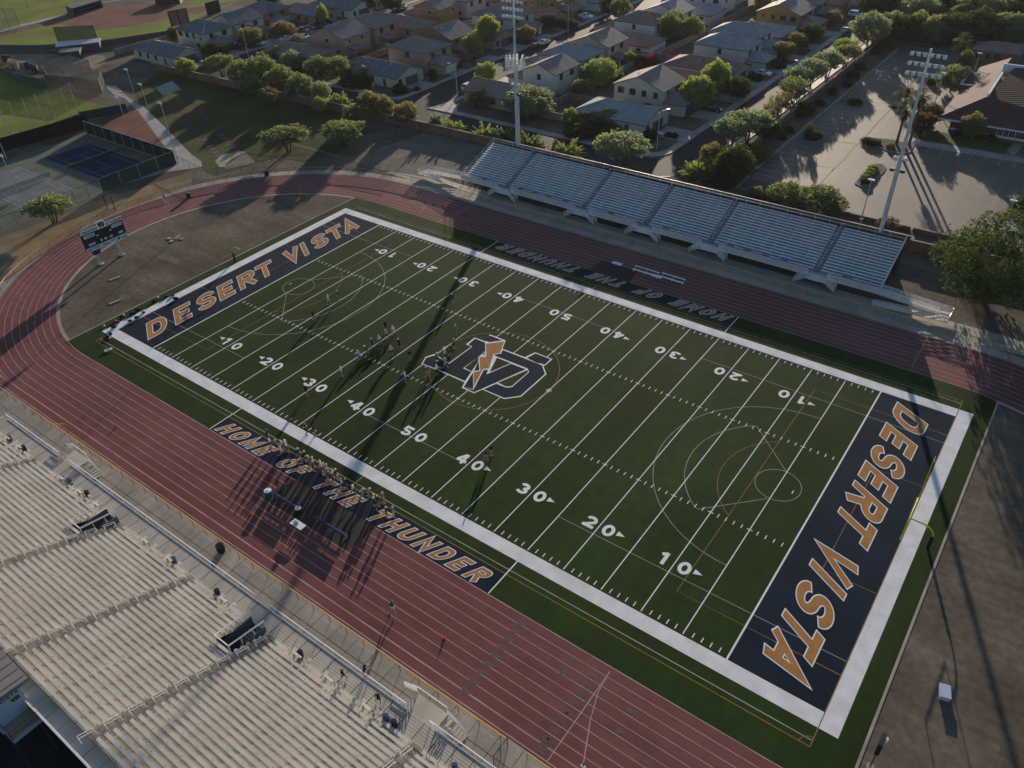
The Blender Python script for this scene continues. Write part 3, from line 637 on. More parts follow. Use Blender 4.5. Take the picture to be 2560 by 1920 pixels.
# ---- far stand
FS = thing("grandstand", "bare silver bleacher stand in the shade across the track, backed by the brick wall", "grandstand", (-3, 53, 0))
fo = (-3, 53, 0)
FX0, FX1 = -44.2, 38.5; FA = [-33.7, -15.7, -2.6, 10.0, 28.4]; FN = 16; FP = 0.615; FR = 0.238
def segs(x0, x1, gaps):
    out = []; x = x0
    for a, b in sorted(gaps):
        if a > x: out.append((x, a))
        x = max(x, b)
    if x < x1: out.append((x, x1))
    return out
cut = [(a-0.65, a+0.65) for a in FA]
nb = [(-40.2,-38.8),(-31.2,-29.8),(-27.8,-26.4),(-24.4,-23),(-20.6,-19.2),(-10.6,-9.2),(0.6,2.0),(12.8,14.2),(15.8,17.2),(19,20.4),(22.2,23.6),(32.4,34)]
for i in range(FN):
    y = 48.75+i*FP; z = 1.72+i*FR; mb = MB()
    for a, b in segs(FX0, FX1, cut + (nb if i < 1 else [])):
        mb.box(a, b, y-0.17, y+0.15, z-0.045, z)
        n = max(1, int((b-a)/1.83))
        for k in range(n+1):
            x = a+0.1+(b-a-0.2)*k/n; mb.box(x-0.03, x+0.03, y-0.06, y+0.06, z-0.42, z-0.045)
    mb.build("seat_row", M_alumb, FS, fo)
mb = MB()
for i in range(FN):
    y = 48.75+i*FP; z = 1.30+i*FR
    mb.box(FX0, FX1, y-0.33+0.02, y+FP-0.33, z-0.05, z)
    mb.box(FX0, FX1, y+FP-0.345, y+FP-0.33, z, z+FR-0.05)
mb.build("stepped_deck", mat("shaded_deck", (0.40,0.405,0.41), 0.55, var=0.1, scale=0.4, metal=0.2), FS, fo)
mb = MB(); mb.box(FX0, FX1, 46.9, 48.43, 1.22, 1.28); mb.build("front_walkway", M_alumdeck, FS, fo)
for a in FA:
    mb = MB()
    for i in range(FN):
        y = 48.75+i*FP; z = 1.302+i*FR
        mb.box(a-0.6, a+0.6, y-0.30, y-0.02, z, z+0.11)
    mb.build("aisle_steps", mat("step_tread", (0.16,0.165,0.175), 0.6, var=0.1, scale=1.0), FS, fo)
    for k in range(5):
        mb = MB(); y = 49.2+k*1.95; z = 1.45+k*1.95/FP*FR
        p0 = (a, y, z); p1 = (a, y, z+0.9); p2 = (a, y+1.2, z+0.9+1.2/FP*FR); p3 = (a, y+1.2, z+1.2/FP*FR)
        rail(mb, [p0, p1, p2, p3], 0.028); mb.build("handrail", M_alumb, FS, fo)
# front guard with infill panels, gaps where the stairs come up
gaps = [(a-0.9, a+2.2) for a in FA]
for a, b in segs(FX0, FX1, gaps):
    mb = MB(); guard(mb, [(a, 46.9), (b, 46.9)], 1.28, 1.07, 0.03, 1.9, (0.08,)); 
    mb.mat(1).box(a+0.04, b-0.04, 46.89, 46.905, 1.38, 2.3)
    mb.build("front_guard", [M_alumb, mat("guard_mesh_panel", (0.47,0.48,0.50), 0.5, var=0.06, scale=0.5, metal=0.2)], FS, fo)
mb = MB(); guard(mb, [(FX0, 58.45), (FX1, 58.45)], 5.0, 1.25, 0.025, 2.4, (0.5,)); 
mb.build("rear_guard", M_alumb, FS, fo)
mb = MB(); mb.box(FX0, FX1, 58.5, 58.53, 0.0, 5.75); mb.build("rear_sun_blocker", M_darksteel, FS, fo)  # added unseen panel: keeps low sun from passing under, sets the shadow edge
for x in (FX0, FX1):
    mb = MB(); guard(mb, [(x, 48.4), (x, 58.45)], [1.4, 5.1], 1.2, 0.03, 2.2, (0.5, 0.15)); mb.build("side_guard", M_alumb, FS, fo)
for i in range(12):
    mb = MB(); x = FX0+0.3+(FX1-FX0-0.6)*i/11
    for y, z in ((47.2,1.2),(50.5,1.9),(54,3.2),(58.2,4.9)): mb.tube((x,y,-0.02), (x,y,z), 0.06, n=4)
    mb.tube((x,58.2,0.1), (x,50.5,1.9), 0.04, n=4)
    mb.build("support_frame", M_darksteel, FS, fo)
for a in FA:         # portal landing with a stair to each side
    mb = MB(); mb.box(a-0.9, a+2.2, 45.7, 46.9, 1.16, 1.27)
    for k in range(6):
        mb.box(a+2.2+k*0.28, a+2.48+k*0.28, 45.75, 46.85, 1.08-k*0.19, 1.13-k*0.19); mb.box(a-1.18-k*0.28, a-0.9-k*0.28, 45.75, 46.85, 1.08-k*0.19, 1.13-k*0.19)
    st = mb.build("stair", MATS["shaded_deck"], FS, fo)
    mb = MB()
    for y in (45.72, 46.88):
        guard(mb, [(a+2.2, y), (a+3.9, y)], [1.2, 0.05], 1.0, 0.035, 0.85, (0.8, 0.6, 0.4, 0.2)); guard(mb, [(a-0.9, y), (a-2.6, y)], [1.2, 0.05], 1.0, 0.035, 0.85, (0.8, 0.6, 0.4, 0.2))
    guard(mb, [(a-0.9, 45.72), (a+2.2, 45.72)], 1.2, 1.05, 0.035, 1.0, (0.8, 0.6, 0.4, 0.2))
    mb.build("stair_railing", M_alumb, st, (0,0,0) if False else fo)
for s, xe in ((1, FX1), (-1, FX0)):     # switchback ramps at both ends
    L = 10.5
    mb = MB()
    x1 = xe+s*L
    def rampq(y0, y1, xa, za, xb, zb): mb.add([(xa,y0,za),(xb,y0,zb),(xb,y1,zb),(xa,y1,za),(xa,y0,za-.1),(xb,y0,zb-.1),(xb,y1,zb-.1),(xa,y1,za-.1)], [(0,1,2,3),(7,6,5,4),(0,4,5,1),(1,5,6,2),(2,6,7,3),(3,7,4,0)])
    rampq(46.95, 48.3, xe, 1.25, xe+s*(L-1.6), 0.68); rampq(45.3, 46.65, xe+s*(L-1.6), 0.66, xe-s*0.2, 0.04); mb.box(*sorted((xe+s*(L-1.6), x1)), 45.3, 48.3, 0.58, 0.68)
    rp = mb.build("ramp", M_alumdeck, FS, fo)
    mb = MB(); M5 = (0.85, 0.68, 0.5, 0.33, 0.15)
    guard(mb, [(xe, 48.3), (xe+s*(L-1.6), 48.3), (x1, 48.3)], [1.25, 0.68, 0.68], 1.05, 0.03, 1.6, M5)
    guard(mb, [(xe, 46.9), (xe+s*(L-1.6), 46.9)], [1.25, 0.68], 1.05, 0.03, 1.6, M5)
    guard(mb, [(x1, 48.3), (x1, 45.3), (xe+s*(L-1.6), 45.3), (xe-s*0.2, 45.3)], [0.68, 0.68, 0.68, 0.04], 1.05, 0.03, 1.6, M5)
    mb.build("ramp_railing", M_alumb, rp, fo)
for a, b in nb:       # accessible bays: a low back rail behind each gap
    mb = MB(); x0, x1 = a-0.05, b+0.05; y = 49.2
    for x in (x0, x1): mb.tube((x, y, 1.45), (x, y, 2.65), 0.035, n=4)
    for z in (2.65, 2.2): mb.tube((x0, y, z), (x1, y, z), 0.03, n=4)
    mb.build("bay_rail", M_alumb, FS, fo)
# ---- near stand
NS = thing("grandstand", "large sunlit bleacher stand nearest the camera, with a press box on its top row", "grandstand", (0, -55, 0)); no = (0, -55, 0)
NX0, NX1 = -46.5, 44.0; NA = [-34.0, -15.4, -2.6, 9.9, 28.3]; NN = 26; NP = 0.632; NR = 0.25
ncut = [(a-0.62, a+0.62) for a in NA]
tun = [(-18.2, -16.15), (6.85, 8.9)]
bays = [(-40.5,-39.3),(-37.6,-36.4),(-27.9,-26.7),(-23.9,-22.7),(-20.4,-19.2),(-10.9,-9.7),(-6.6,-5.4),(2.4,3.6),(13.2,14.4),(17.4,18.6),(22.2,23.4),(32.5,33.8)]
for i in range(NN):
    y = -48.1-i*NP; z = 1.92+i*NR; mb = MB()
    g = ncut + ([(a-.2, b+.2) for a, b in tun] if i < 6 else []) + (bays if i < 1 else [])
    for a, b in segs(NX0, NX1, g):
        mb.mat(0).box(a, b, y-0.145, y+0.145, z-0.05, z)
        n = max(1, int((b-a)/1.83))
        for k in range(n+1):
            x = a+0.12+(b-a-0.24)*k/n
            if i % 2 == 0: mb.mat(1).box(x-0.035, x+0.035, y-0.05, y+0.02, z, z+0.006)
            mb.mat(0).box(x-0.03, x+0.03, y-0.08, y+0.08, z-0.44, z-0.05)
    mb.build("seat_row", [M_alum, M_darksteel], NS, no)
mb = MB()
for i in range(NN):
    y = -48.1-i*NP; z = 1.47+i*NR
    for a, b in (segs(NX0, NX1, tun) if i < 6 else [(NX0, NX1)]):
        mb.mat(0).box(a, b, y-NP+0.34, y+0.33, z-0.05, z)
        mb.box(a, b, y-NP+0.33, y-NP+0.345, z, z+NR-0.05)
        x = a+1.0
        while x < b: mb.mat(1).box(x, x+0.05, y-NP+0.36, y+0.325, z+0.001, z+0.004); x += 1.83
mb.mat(0)
mb.build("stepped_deck", [M_alumdeck, M_darksteel], NS, no)
mb = MB(); mb.mat(0).box(NX0, NX1, -47.77, -45.9, 1.36, 1.44)
mb.mat(1)
x = NX0+0.7
while x < NX1: mb.box(x, x+0.07, -47.76, -45.92, 1.441, 1.445); x += 1.83
for k in range(6): mb.box(NX0, NX1, -47.5+k*0.28, -47.48+k*0.28, 1.441, 1.443)
mb.build("front_walkway", [M_alumdeck, mat("deck_seam", (0.07,0.065,0.06), 0.6)], NS, no)
yb = -48.1-NN*NP; zb = 1.47+NN*NR
mb = MB(); mb.box(NX0, NX1, yb-1.0, yb+0.30, zb-0.35, zb-0.28)
mb.mat(1)
x = NX0+0.4
while x < NX1: mb.box(x, x+0.04, yb-0.98, yb+0.28, zb-0.279, zb-0.276); x += 1.83
mb.build("rear_walkway", [M_alumdeck, MATS["deck_seam"]], NS, no)
for a in NA:
    mb = MB()
    for i in range(NN):
        y = -48.1-i*NP; z = 1.472+i*NR
        mb.mat(0).box(a-0.58, a+0.58, y-0.05, y+0.30, z, z+0.12); mb.mat(1).box(a-0.58, a+0.58, y+0.29, y+0.305, z+0.03, z+0.1)
    mb.build("aisle_steps", [mat("worn_step", (0.27,0.24,0.205), 0.6, var=0.22, scale=1.2, metal=0.1), M_darksteel], NS, no)
    for k in range(9):
        y = -48.5-k*1.9; z = 1.6+k*1.9/NP*NR
        mb = MB(); p = 1.15/NP*NR
        for dx in (-0.05, 0.05): rail(mb, [(a+dx*0.2, y, z), (a+dx*3, y, z+0.9), (a+dx*3, y-1.15, z+0.9+p), (a+dx*0.2, y-1.15, z+p)], 0.026)
        mb.build("handrail", M_whitemetal, NS, no)
for a, b in segs(NX0+1.5, NX1, [(-32.6, -29.6), (25.2, 28.6)]):
    mb = MB(); guard(mb, [(a, -45.88), (b, -45.88)], 1.3, 1.12, 0.045, 2.3, (0.12,)); 
    mb.box(a, b, -45.90, -45.86, 1.28, 1.50)
    mb.box(a, b, -45.93, -45.83, 2.38, 2.44)
    mb.build("front_guard", M_whitemetal, NS, no)
mb = MB(); guard(mb, [(NX0, yb-1.0), (-22, yb-1.0)], zb-0.3, 1.1, 0.03, 2.3, (0.5,)); guard(mb, [(4.6, yb-1.0), (NX1, yb-1.0)], zb-0.3, 1.1, 0.03, 2.3, (0.5,))
mb.box(NX0, NX1, yb-1.06, yb-1.0, zb-0.45, zb-0.2)
mb.build("rear_guard", M_whitemetal, NS, no)
for a, b in tun:         # walk-in passages with a railing round them
    mb = MB(); z1 = 3.9
    for x in (a, b): mb.mat(0).box(x-0.03, x+0.03, -51.6, -47.8, 0.2, 2.4); mb.add([(x,-47.8,1.4),(x,-51.6,1.4),(x,-51.6,3.1),(x,-47.8,1.5)], [(0,1,2,3),(3,2,1,0)])
    mb.mat(1).box(a, b, -51.64, -51.6, 0.3, 3.3); mb.box(a, b, -51.6, -46.6, 0.5, 0.55)
    for k in range(5): mb.mat(2).box(a+0.15, b-0.15, -48.6-k*0.3, -48.35-k*0.3, 1.25-k*0.17, 1.3-k*0.17)
    pa = mb.build("entry_passage", [mat("passage_side", (0.085,0.10,0.105), 0.7, var=0.1, scale=0.6), mat("passage_inside", (0.06,0.068,0.075), 0.8, var=0.1, scale=0.6), M_alumdeck], NS, no)
    mb = MB()
    for x in (a, b): guard(mb, [(x, -47.7), (x, -51.6)], [2.2, 2.9], 1.05, 0.035, 1.3, (0.88,))
    guard(mb, [(a, -51.6), (b, -51.6)], 2.9, 1.05, 0.05, 2, (0.9,)); mb.build("passage_railing", M_whitemetal, pa, no)
for a, b in bays:
    mb = MB(); x0, x1 = a-0.02, b+0.02; y = -48.05
    for x in (x0, x1): mb.tube((x, y, 1.44), (x, y, 2.5), 0.035, n=4); mb.tube((x, y, 2.5), (x, y-.5, 2.5), 0.03, n=4)
    mb.mat(1)
    for dy in (0, -0.12): mb.tube((x0, y+dy, 2.5), (x1, y+dy, 2.5), 0.04, n=5)
    for x in (x0-.55, x1+.1): mb.mat(2).box(x, x+0.45, y+0.28, y+0.62, 1.85, 1.9); mb.box(x+.2, x+.25, y+.42, y+.47, 1.45, 1.85)
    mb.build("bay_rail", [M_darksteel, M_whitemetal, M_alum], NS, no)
for x0, s in ((-30.6, 1), (26.6, 1)):    # landings and stairs down to the apron
    mb = MB(); mb.mat(0).box(x0-1.6, x0+1.9, -45.9, -44.1, 1.28, 1.37)
    for k in range(7): mb.box(x0+1.9+k*0.3, x0+2.18+k*0.3, -45.75, -44.2, 1.2-k*0.19, 1.25-k*0.19)
    st = mb.build("stair", M_alumdeck, NS, no)
    mb = MB(); M5 = (0.85, 0.7, 0.55, 0.4, 0.25)
    guard(mb, [(x0-1.6, -44.1), (x0+1.9, -44.1)], 1.3, 1.1, 0.05, 3.5, ()); 
    for y in (-44.15, -45.8): guard(mb, [(x0+1.9, y), (x0+4.0, y)], [1.25, 0.0], 1.0, 0.04, 1.0, M5)
    guard(mb, [(x0-1.6, -44.1), (x0-3.3, -44.1)], [1.3, 0.5], 1.05, 0.04, 0.9, M5); guard(mb, [(x0-1.3, -45.85), (x0-3.0, -45.85)], [1.3, 1.3], 1.1, 0.04, 0.9, M5)
    guard(mb, [(x0+1.4, -45.88), (x0+3.2, -45.88)], 1.35, 1.1, 0.045, 0.9, (0.8,))
    mb.build("stair_railing", M_whitemetal, st, no)
for i in range(13):
    mb = MB(); x = NX0+0.5+(NX1-NX0-1)*i/12
    for y, z in ((-46.2,1.3),(-52,2.8),(-58,5.2),(-64.5,7.6)): mb.tube((x,y,-0.02), (x,y,z), 0.09, n=4)
    mb.tube((x,-64.5,0.2), (x,-52,2.6), 0.06, n=4)
    mb.build("support_frame", M_darksteel, NS, no)
# seam strips between seat panels
mb = MB()
for x in (3.4, 18.9, -8.9, -24.7):
    for i in range(NN-1):
        y = -48.1-i*NP; z = 1.472+i*NR; mb.box(x-0.03, x+0.03, y-NP+0.3, y+0.3, z+0.0045, z+0.012)
mb.build("seam_strip", M_whitemetal, NS, no)
# ---- press box
PB = thing("press_box", "blue grey press box with a metal roof at the top back of the near stand", "press box", (-10, -66.6, 6.9)); po = (-10, -66.6, 6.9)
M_pb = mat("press_box_siding", (0.36,0.43,0.52), 0.6, var=0.06, scale=0.8)
mb = MB(); mb.box(-23, 2.3, -68.0, -65.36, 6.0, 9.5); mb.build("wall", M_pb, PB, po)
mb = MB(); mb.add([(-23.3,-64.5,9.82),(2.52,-64.5,9.82),(2.52,-68.3,10.05),(-23.3,-68.3,10.05),(-23.3,-64.5,9.51),(2.52,-64.5,9.51),(2.52,-68.3,9.51),(-23.3,-68.3,9.51)], [(0,1,2,3),(7,6,5,4),(0,4,5,1),(1,5,6,2),(2,6,7,3),(3,7,4,0)])
mb.mat(1)
for i in range(26): mb.add([(-23+i,-64.51,9.85),(-22.94+i,-64.51,9.85),(-22.94+i,-68.29,10.08),(-23+i,-68.29,10.08)], [(0,1,2,3)])
mb.build("roof", [mat("roof_metal", (0.20,0.19,0.18), 0.6, var=0.08, scale=0.7, metal=0.2), M_darksteel], PB, po)
mb = MB(); mb.box(-22.5, 2.0, -65.35, -65.31, 8.0, 9.1); mb.build("window_band", M_glass, PB, po)
TP = lambda a, u, *r: (2.315+(r[0] if r else 0), -69.2+a, 9.02+u)
mb = MB(); write(mb, "DESERT VISTA", TP, 0.30, 0.003, t=0.2, xs=xs_even("DESERT VISTA", 0.30, 3.68)); mb.build("lettering", M_navy, PB, po)
mb = MB(); mb.box(2.3, 2.33, -66.3, -65.62, 8.36, 8.8); lgp = mb.build("emblem", M_gold, PB, po)
mb = MB(); write(mb, "VD", lambda a, u, *r: (2.335+(r[0] if r else 0), -66.26+a, 8.41+u), 0.34, 0.002, t=0.26, shear=-0.1); mb.build("emblem_letters", M_navy, lgp, po)
mb = MB(); mb.box(2.3, 4.15, -67.8, -65.42, 6.62, 6.78); mb.mat(1).box(2.3, 4.2, -67.86, -67.8, 6.5, 6.9); mb.box(4.15, 4.21, -67.86, -65.42, 6.5, 6.9)
mb.mat(0)
la = mb.build("landing", [mat("landing_deck", (0.36,0.27,0.18), 0.7, var=0.08, scale=0.8), M_pb], PB, po)
mb = MB(); guard(mb, [(2.4,-67.8),(4.15,-67.8),(4.15,-65.5)], 6.78, 1.05, 0.025, 2, (0.5,)); mb.build("landing_railing", M_darksteel, la, po)
for x in (-22,-14,-6,2):
    for y in (-65.6,-67.8): MB().tube((x,y,0), (x,y,6), 0.12, n=6).build("column", M_darksteel, PB, po)
# ---- goal posts
def goalpost(s, label):
    t = thing("goalpost", label, "goalpost", (s*57.45, 0, 0)); o = (s*57.45, 0, 0)
    mb = MB(); mb.tube((s*57.45,0,0), (s*57.45,0,1.85), 0.17, n=10); mb.build("post_pad", M_navy, t, o)
    mb = MB(); pts = [(s*57.45,0,1.8)]
    for i in range(9):
        a = R(90*i/8); pts.append((s*(57.45-1.5*(1-math.cos(a))), 0, 1.9+1.13*math.sin(a)))
    pts.append((s*54.86,0,3.05)); mb.path(pts, 0.085, 8); mb.build("gooseneck", M_yellow, t, o)
    mb = MB(); mb.tube((s*54.86,-3.56,3.05), (s*54.86,3.56,3.05), 0.075, n=8); mb.build("crossbar", M_yellow, t, o)
    for y in (-3.56, 3.56):
        mb = MB(); mb.tube((s*54.86,y,3.0), (s*54.86,y,9.1), 0.055, n=8); u = mb.build("upright", M_yellow, t, o)
        mb = MB(); mb.add([(s*54.86,y,9.1),(s*54.86+.05,y-.25,9.0),(s*54.86+.12,y-.5,8.85),(s*54.86+.1,y-.5,8.7),(s*54.86+.04,y-.25,8.85),(s*54.86,y,8.95)], [(0,1,4,5),(1,2,3,4),(5,4,1,0),(4,3,2,1)]); mb.build("wind_ribbon", M_white, u, o)
goalpost(-1, "yellow goalpost at the far end zone, beside the scoreboard dirt"); goalpost(1, "yellow goalpost at the right end zone, seen from above with its curved neck")
# ---- tall floodlight masts
def mast(x, y, label, rows, ants):
    t = thing("floodlight_mast", label, "light mast", (x, y, 0), 0, "floodlight masts behind the far stand"); o = (x, y, 0)
    mb = MB(); mb.tube((x,y,0), (x,y,16), 0.40, 0.31, 12); mb.tube((x,y,16), (x,y,33.6), 0.31, 0.17, 12)
    if ants: mb.tube((x+.5,y+.15,0), (x+.42,y+.15,21.5), 0.12, n=6); mb.tube((x+.72,y+.1,0), (x+.6,y+.1,16), 0.07, n=6)
    mb.build("pole", M_steel, t, o, smooth=False)
    for z in rows:
        mb = MB(); mb.tube((x-2.35,y-0.2,z), (x+2.35,y-0.2,z), 0.06, n=6); ar = mb.build("crossarm", M_steel, t, o)
        for k in range(6):
            xx = x-2.2+k*0.88; mb = MB()
            d = Vector((0.0 if abs(k-2.5) > 9 else (x*-0.004), -0.80, -0.60)).normalized(); c = Vector((xx, y-0.25, z))
            mb.mat(0).tube(c-d*0.02, c+d*0.20, 0.12, 0.22, 10); mb.tube(c+d*0.20, c+d*0.42, 0.22, 0.34, 10, caps=False)
            up = Vector((0,0,1)); mb.mat(1).tube(c+d*0.36, c+d*0.37, 0.29, 0.29, 10)
            mb.mat(0).tube(c+d*0.30+up*0.10, c+d*0.62+up*0.12, 0.30, 0.26, 8, caps=False)
            mb.build("lamp", [M_whitemetal, M_lens], ar, o)
    for z, m in ((17.5, 'd'), (15.7, 'b')):
        for sx in (-1, 1):
            mb = MB(); c = Vector((x+sx*0.78, y-0.1, z))
            if m == 'd': mb.ell(c, 0.36, 0.32, 0.34, 10, 6)
            else: mb.box(c.x-.34, c.x+.34, c.y-.25, c.y+.25, c.z-.3, c.z+.15)
            mb.tube((x, y, z-.1), c-Vector((0,0,.1)), 0.05, n=5); mb.build("dish_antenna" if m == 'd' else "equipment_box", M_whitemetal if m == 'd' else M_darksteel, t, o)
    if ants:
        mb = MB()
        for k in range(3):
            a = R(30+120*k); c = Vector((math.cos(a), math.sin(a), 0))
            mb.tube(Vector((x,y,21.9)), Vector((x,y,21.9))+c*1.25, 0.05, n=5); n_ = Vector((-c.y, c.x, 0))
            mb.tube(Vector((x,y,21.6))+c*1.25-n_*1.2, Vector((x,y,21.6))+c*1.25+n_*1.2, 0.05, n=5); mb.tube(Vector((x,y,22.4))+c*1.25-n_*1.2, Vector((x,y,22.4))+c*1.25+n_*1.2, 0.05, n=5)
            for q in (-.4, .4): mb.box(x+c.x*1.1+n_.x*q-.18, x+c.x*1.1+n_.x*q+.18, y+c.y*1.1+n_.y*q-.15, y+c.y*1.1+n_.y*q+.15, 21.5, 22.2)
        fr = mb.build("antenna_frame", M_steel, t, o)
        for k in range(3):
            a = R(30+120*k); c = Vector((math.cos(a), math.sin(a), 0)); n_ = Vector((-c.y, c.x, 0))
            for q in (-1.15, -0.4, 0.4, 1.15):
                p = Vector((x,y,0))+c*1.45+n_*q; mb = MB(); mb.box(p.x-.17, p.x+.17, p.y-.12, p.y+.12, 20.6, 22.9); mb.build("antenna_panel", M_whitemetal, fr, o)
mast(-39.25, 60, "tall floodlight mast carrying white antenna panels, by the far stand's left end", (33.0, 31.65, 30.3), True)
mast(34.2, 60, "tall plain floodlight mast without antennas, by the far stand's right end", (33.0, 31.65, 30.3), False)
# ---- scoreboard
SB = thing("scoreboard", "black and white stadium scoreboard on two posts inside the left bend", "scoreboard", (-76.9, -11.7, 0)); so = (-76.9, -11.7, 0)
for y in (-14.0, -9.85):
    mb = MB(); mb.box(-77.1, -76.8, y-0.16, y+0.16, 0, 6.5); p = mb.build("post", M_steel, SB, so)
    mb = MB(); mb.prism(arcpts(-76.9, y, 0.5, 0, 360, 10)[:-1], 0, 0.18); mb.build("footing", M_conc, p, so)
mb = MB(); mb.box(-77.0, -76.55, -15.55, -7.85, 3.0, 6.95); cab = mb.build("cabinet", mat("scoreboard_black", (0.014,0.016,0.020), 0.5), SB, so)
mb = MB(); mb.box(-76.55, -76.5, -15.6, -7.8, 6.25, 6.98); top = mb.build("name_panel", M_white, cab, so)
TS = lambda y0, z0, x0=-76.49: (lambda a, u, *r: (x0+(r[0] if r else 0), y0+a, z0+u))
mb = MB(); write(mb, "THUNDER", TS(-15.45, 6.38), 0.46, 0.004, t=0.22, xs=xs_even("THUNDER", 0.46, 2.95)); write(mb, "STADIUM", TS(-10.85, 6.38), 0.46, 0.006, t=0.22, xs=xs_even("STADIUM", 0.46, 2.9)); mb.build("name_letters", M_navy, top, so)
mb = MB(); mb.box(-76.6, -76.48, -12.45, -10.95, 6.2, 7.55); em = mb.build("emblem_panel", M_white, cab, so)
mb = MB(); write(mb, "VD", TS(-12.3, 6.4, -76.47), 0.92, 0.004, t=0.3, xs=[0, 0.55], width=0.85); mb.build("emblem_letters", M_navy, em, so)
mb = MB(); write(mb, "I", TS(-11.8, 6.45, -76.44), 0.8, 0.012, t=0.2, shear=0.25); mb.build("emblem_bolt", M_gold, em, so)
for y0, y1, z0, w in ((-15.25, -13.3, 5.45, "THUNDER"), (-10.05, -8.1, 5.45, "VISITOR")):
    mb = MB(); mb.box(-76.55, -76.51, y0, y1, z0, z0+0.55); pl = mb.build("name_plate", M_white, cab, so)
    mb = MB(); write(mb, w, TS(y0+0.12, z0+0.12, -76.5), 0.32, 0.003, t=0.2, xs=xs_even(w, 0.32, y1-y0-0.24)); mb.build("plate_letters", M_navy, pl, so)
for w, y0, z0, tot in (("DOWN", -14.9, 3.98, 1.25), ("TO", -12.75, 4.0, .5), ("GO", -11.95, 4.0, .55), ("ON", -10.95, 4.0, .55), ("QTR", -9.25, 4.0, .9)): mb = MB(); write(mb, w, TS(y0, z0, -76.545), 0.45, 0.004, t=0.2, xs=xs_even(w, 0.45, tot)); mb.build("score_word", M_white, cab, so)
for y0, z0 in ((-13.1, 5.2), (-10.6, 5.2)): MB().box(-76.55, -76.54, y0, y0+.4, z0, z0+.18).build("small_plate", M_white, cab, so)
mb = MB(); mb.box(-76.55, -76.5, -15.6, -7.8, 3.0, 3.72); ad = mb.build("sponsor_strip", mat("pale_blue_panel", (0.50,0.60,0.68), 0.6, var=0.05, scale=0.6), cab, so)
mb = MB(); write(mb, "VA", TS(-15.35, 3.16, -76.49), 0.4, 0.003, t=0.24)
for y0, y1, z0, z1 in ((-14.4,-13.1,3.42,3.5),(-14.4,-13.3,3.24,3.3),(-12.6,-11.6,3.3,3.4),(-12.3,-11.4,3.16,3.24),(-11.0,-10.2,3.4,3.48),(-9.7,-9.3,3.1,3.5),(-9.1,-7.95,3.12,3.26)): mb.box(-76.5, -76.49, y0, y1, z0, z1)
mb.build("sponsor_marks", M_navy, ad, so)
mb = MB(); mb.box(-77.2, -76.5, -14.6, -13.4, 2.15, 3.0); mb.build("play_clock_box", mat("brown_box", (0.035,0.02,0.016), 0.6), SB, so)
# ---- flagpole
FPO = thing("flagpole", "slim flagpole with a stars and stripes flag beside the scoreboard", "flagpole", (-74, -0.5, 0)); qo = (-74, -0.5, 0)
mb = MB(); mb.tube((-74,-0.5,0), (-74,-0.5,9.15), 0.075, 0.045, 8); mb.ell((-74,-0.5,9.2), .09, .09, .09, 8, 5); mb.build("pole", M_steel, FPO, qo)
mb = MB()
NXf, NZf = 16, 13
def fpt(i, j):
    a = i/NXf; z = 8.75-j*0.095*1.0-a*1.15+0.0; return (-73.93+a*0.85+0.1*math.sin(a*7+j*.25)*a, -0.5+0.28*math.sin(a*5+1)*a+a*0.35, z)
for i in range(NXf):
    for j in range(NZf):
        mb.mat(1 if (i < 6 and j < 7) else (0 if j % 2 == 0 else 2)); mb.quad(fpt(i,j), fpt(i+1,j), fpt(i+1,j+1), fpt(i,j+1))
mb.cur = 0
mb.build("flag", [mat("flag_red", (0.55,0.035,0.04), 0.8), mat("flag_blue", (0.02,0.03,0.13), 0.8), mat("flag_white", (0.8,0.8,0.8), 0.8)], FPO, qo)
mb = MB()
for dx, dy in ((0,0),(0.9,0.5),(-.4,.9),(-1.2,-.7),(.3,-1.1)): mb.prism(arcpts(-74+dx, -0.5+dy, 0.42, 0, 360, 9)[:-1], 0, 0.13 if dx or dy else 0.2)
mb.build("stone_base", M_conc, FPO, qo)
# ---- track fence with yellow cap rail
def fence(name, label, cat, pts, h, post_m, rail_m, step=3.0, r=0.03, cap=0.045, mesh=None, closed=False, mids=(), group=None):
    o = (pts[0][0], pts[0][1], 0); t = thing(name, label, cat, o, 0, group)
    mp = MB(); mr = MB(); mm = MB(); acc = 0.0; PQ = []
    seq = list(zip(pts, pts[1:]+([pts[0]] if closed else [])))[:len(pts) if closed else len(pts)-1]
    for a, b in seq:
        d = math.hypot(b[0]-a[0], b[1]-a[1])
        s0 = (step-acc) if acc else 0.0; x = s0
        while x <= d:
            q = (a[0]+(b[0]-a[0])*x/d, a[1]+(b[1]-a[1])*x/d); PQ.append(q); x += step
        acc = (d-(x-step)) % step
        mr.tube((a[0],a[1],h), (b[0],b[1],h), cap, n=5)
        for k in mids: mp.tube((a[0],a[1],h*k), (b[0],b[1],h*k), r*0.7, n=4)
        if mesh: mm.quad((a[0],a[1],mesh[1]), (b[0],b[1],mesh[1]), (b[0],b[1],mesh[2]), (a[0],a[1],mesh[2]))
    pm = None
    for q in PQ:
        if pm is None: pm = MB().tube((0,0,-0.02),(0,0,h),r,n=5).build("post", post_m, t)
        else: c_ = pm.copy(); COL.objects.link(c_); pm = c_
        pm.location = (q[0]-o[0], q[1]-o[1], 0)
    mr.build("top_rail", rail_m, t, o)
    if mids: mp.build("mid_rail", post_m, t, o)
    if mesh: mm.build("mesh_screen", mesh[0], t, o)
    return t
def wire(name, col, dens):
    m = mat(name, col, 0.6, metal=0.3); nt = m.node_tree; nt.nodes["Principled BSDF"].inputs["Alpha"].default_value = dens; return m
M_wire = wire("chain_link", (0.22,0.23,0.23), 0.16); M_wiredark = wire("dark_netting", (0.05,0.06,0.05), 0.45); M_wiregreen = wire("green_netting", (0.03,0.06,0.04), 0.55)
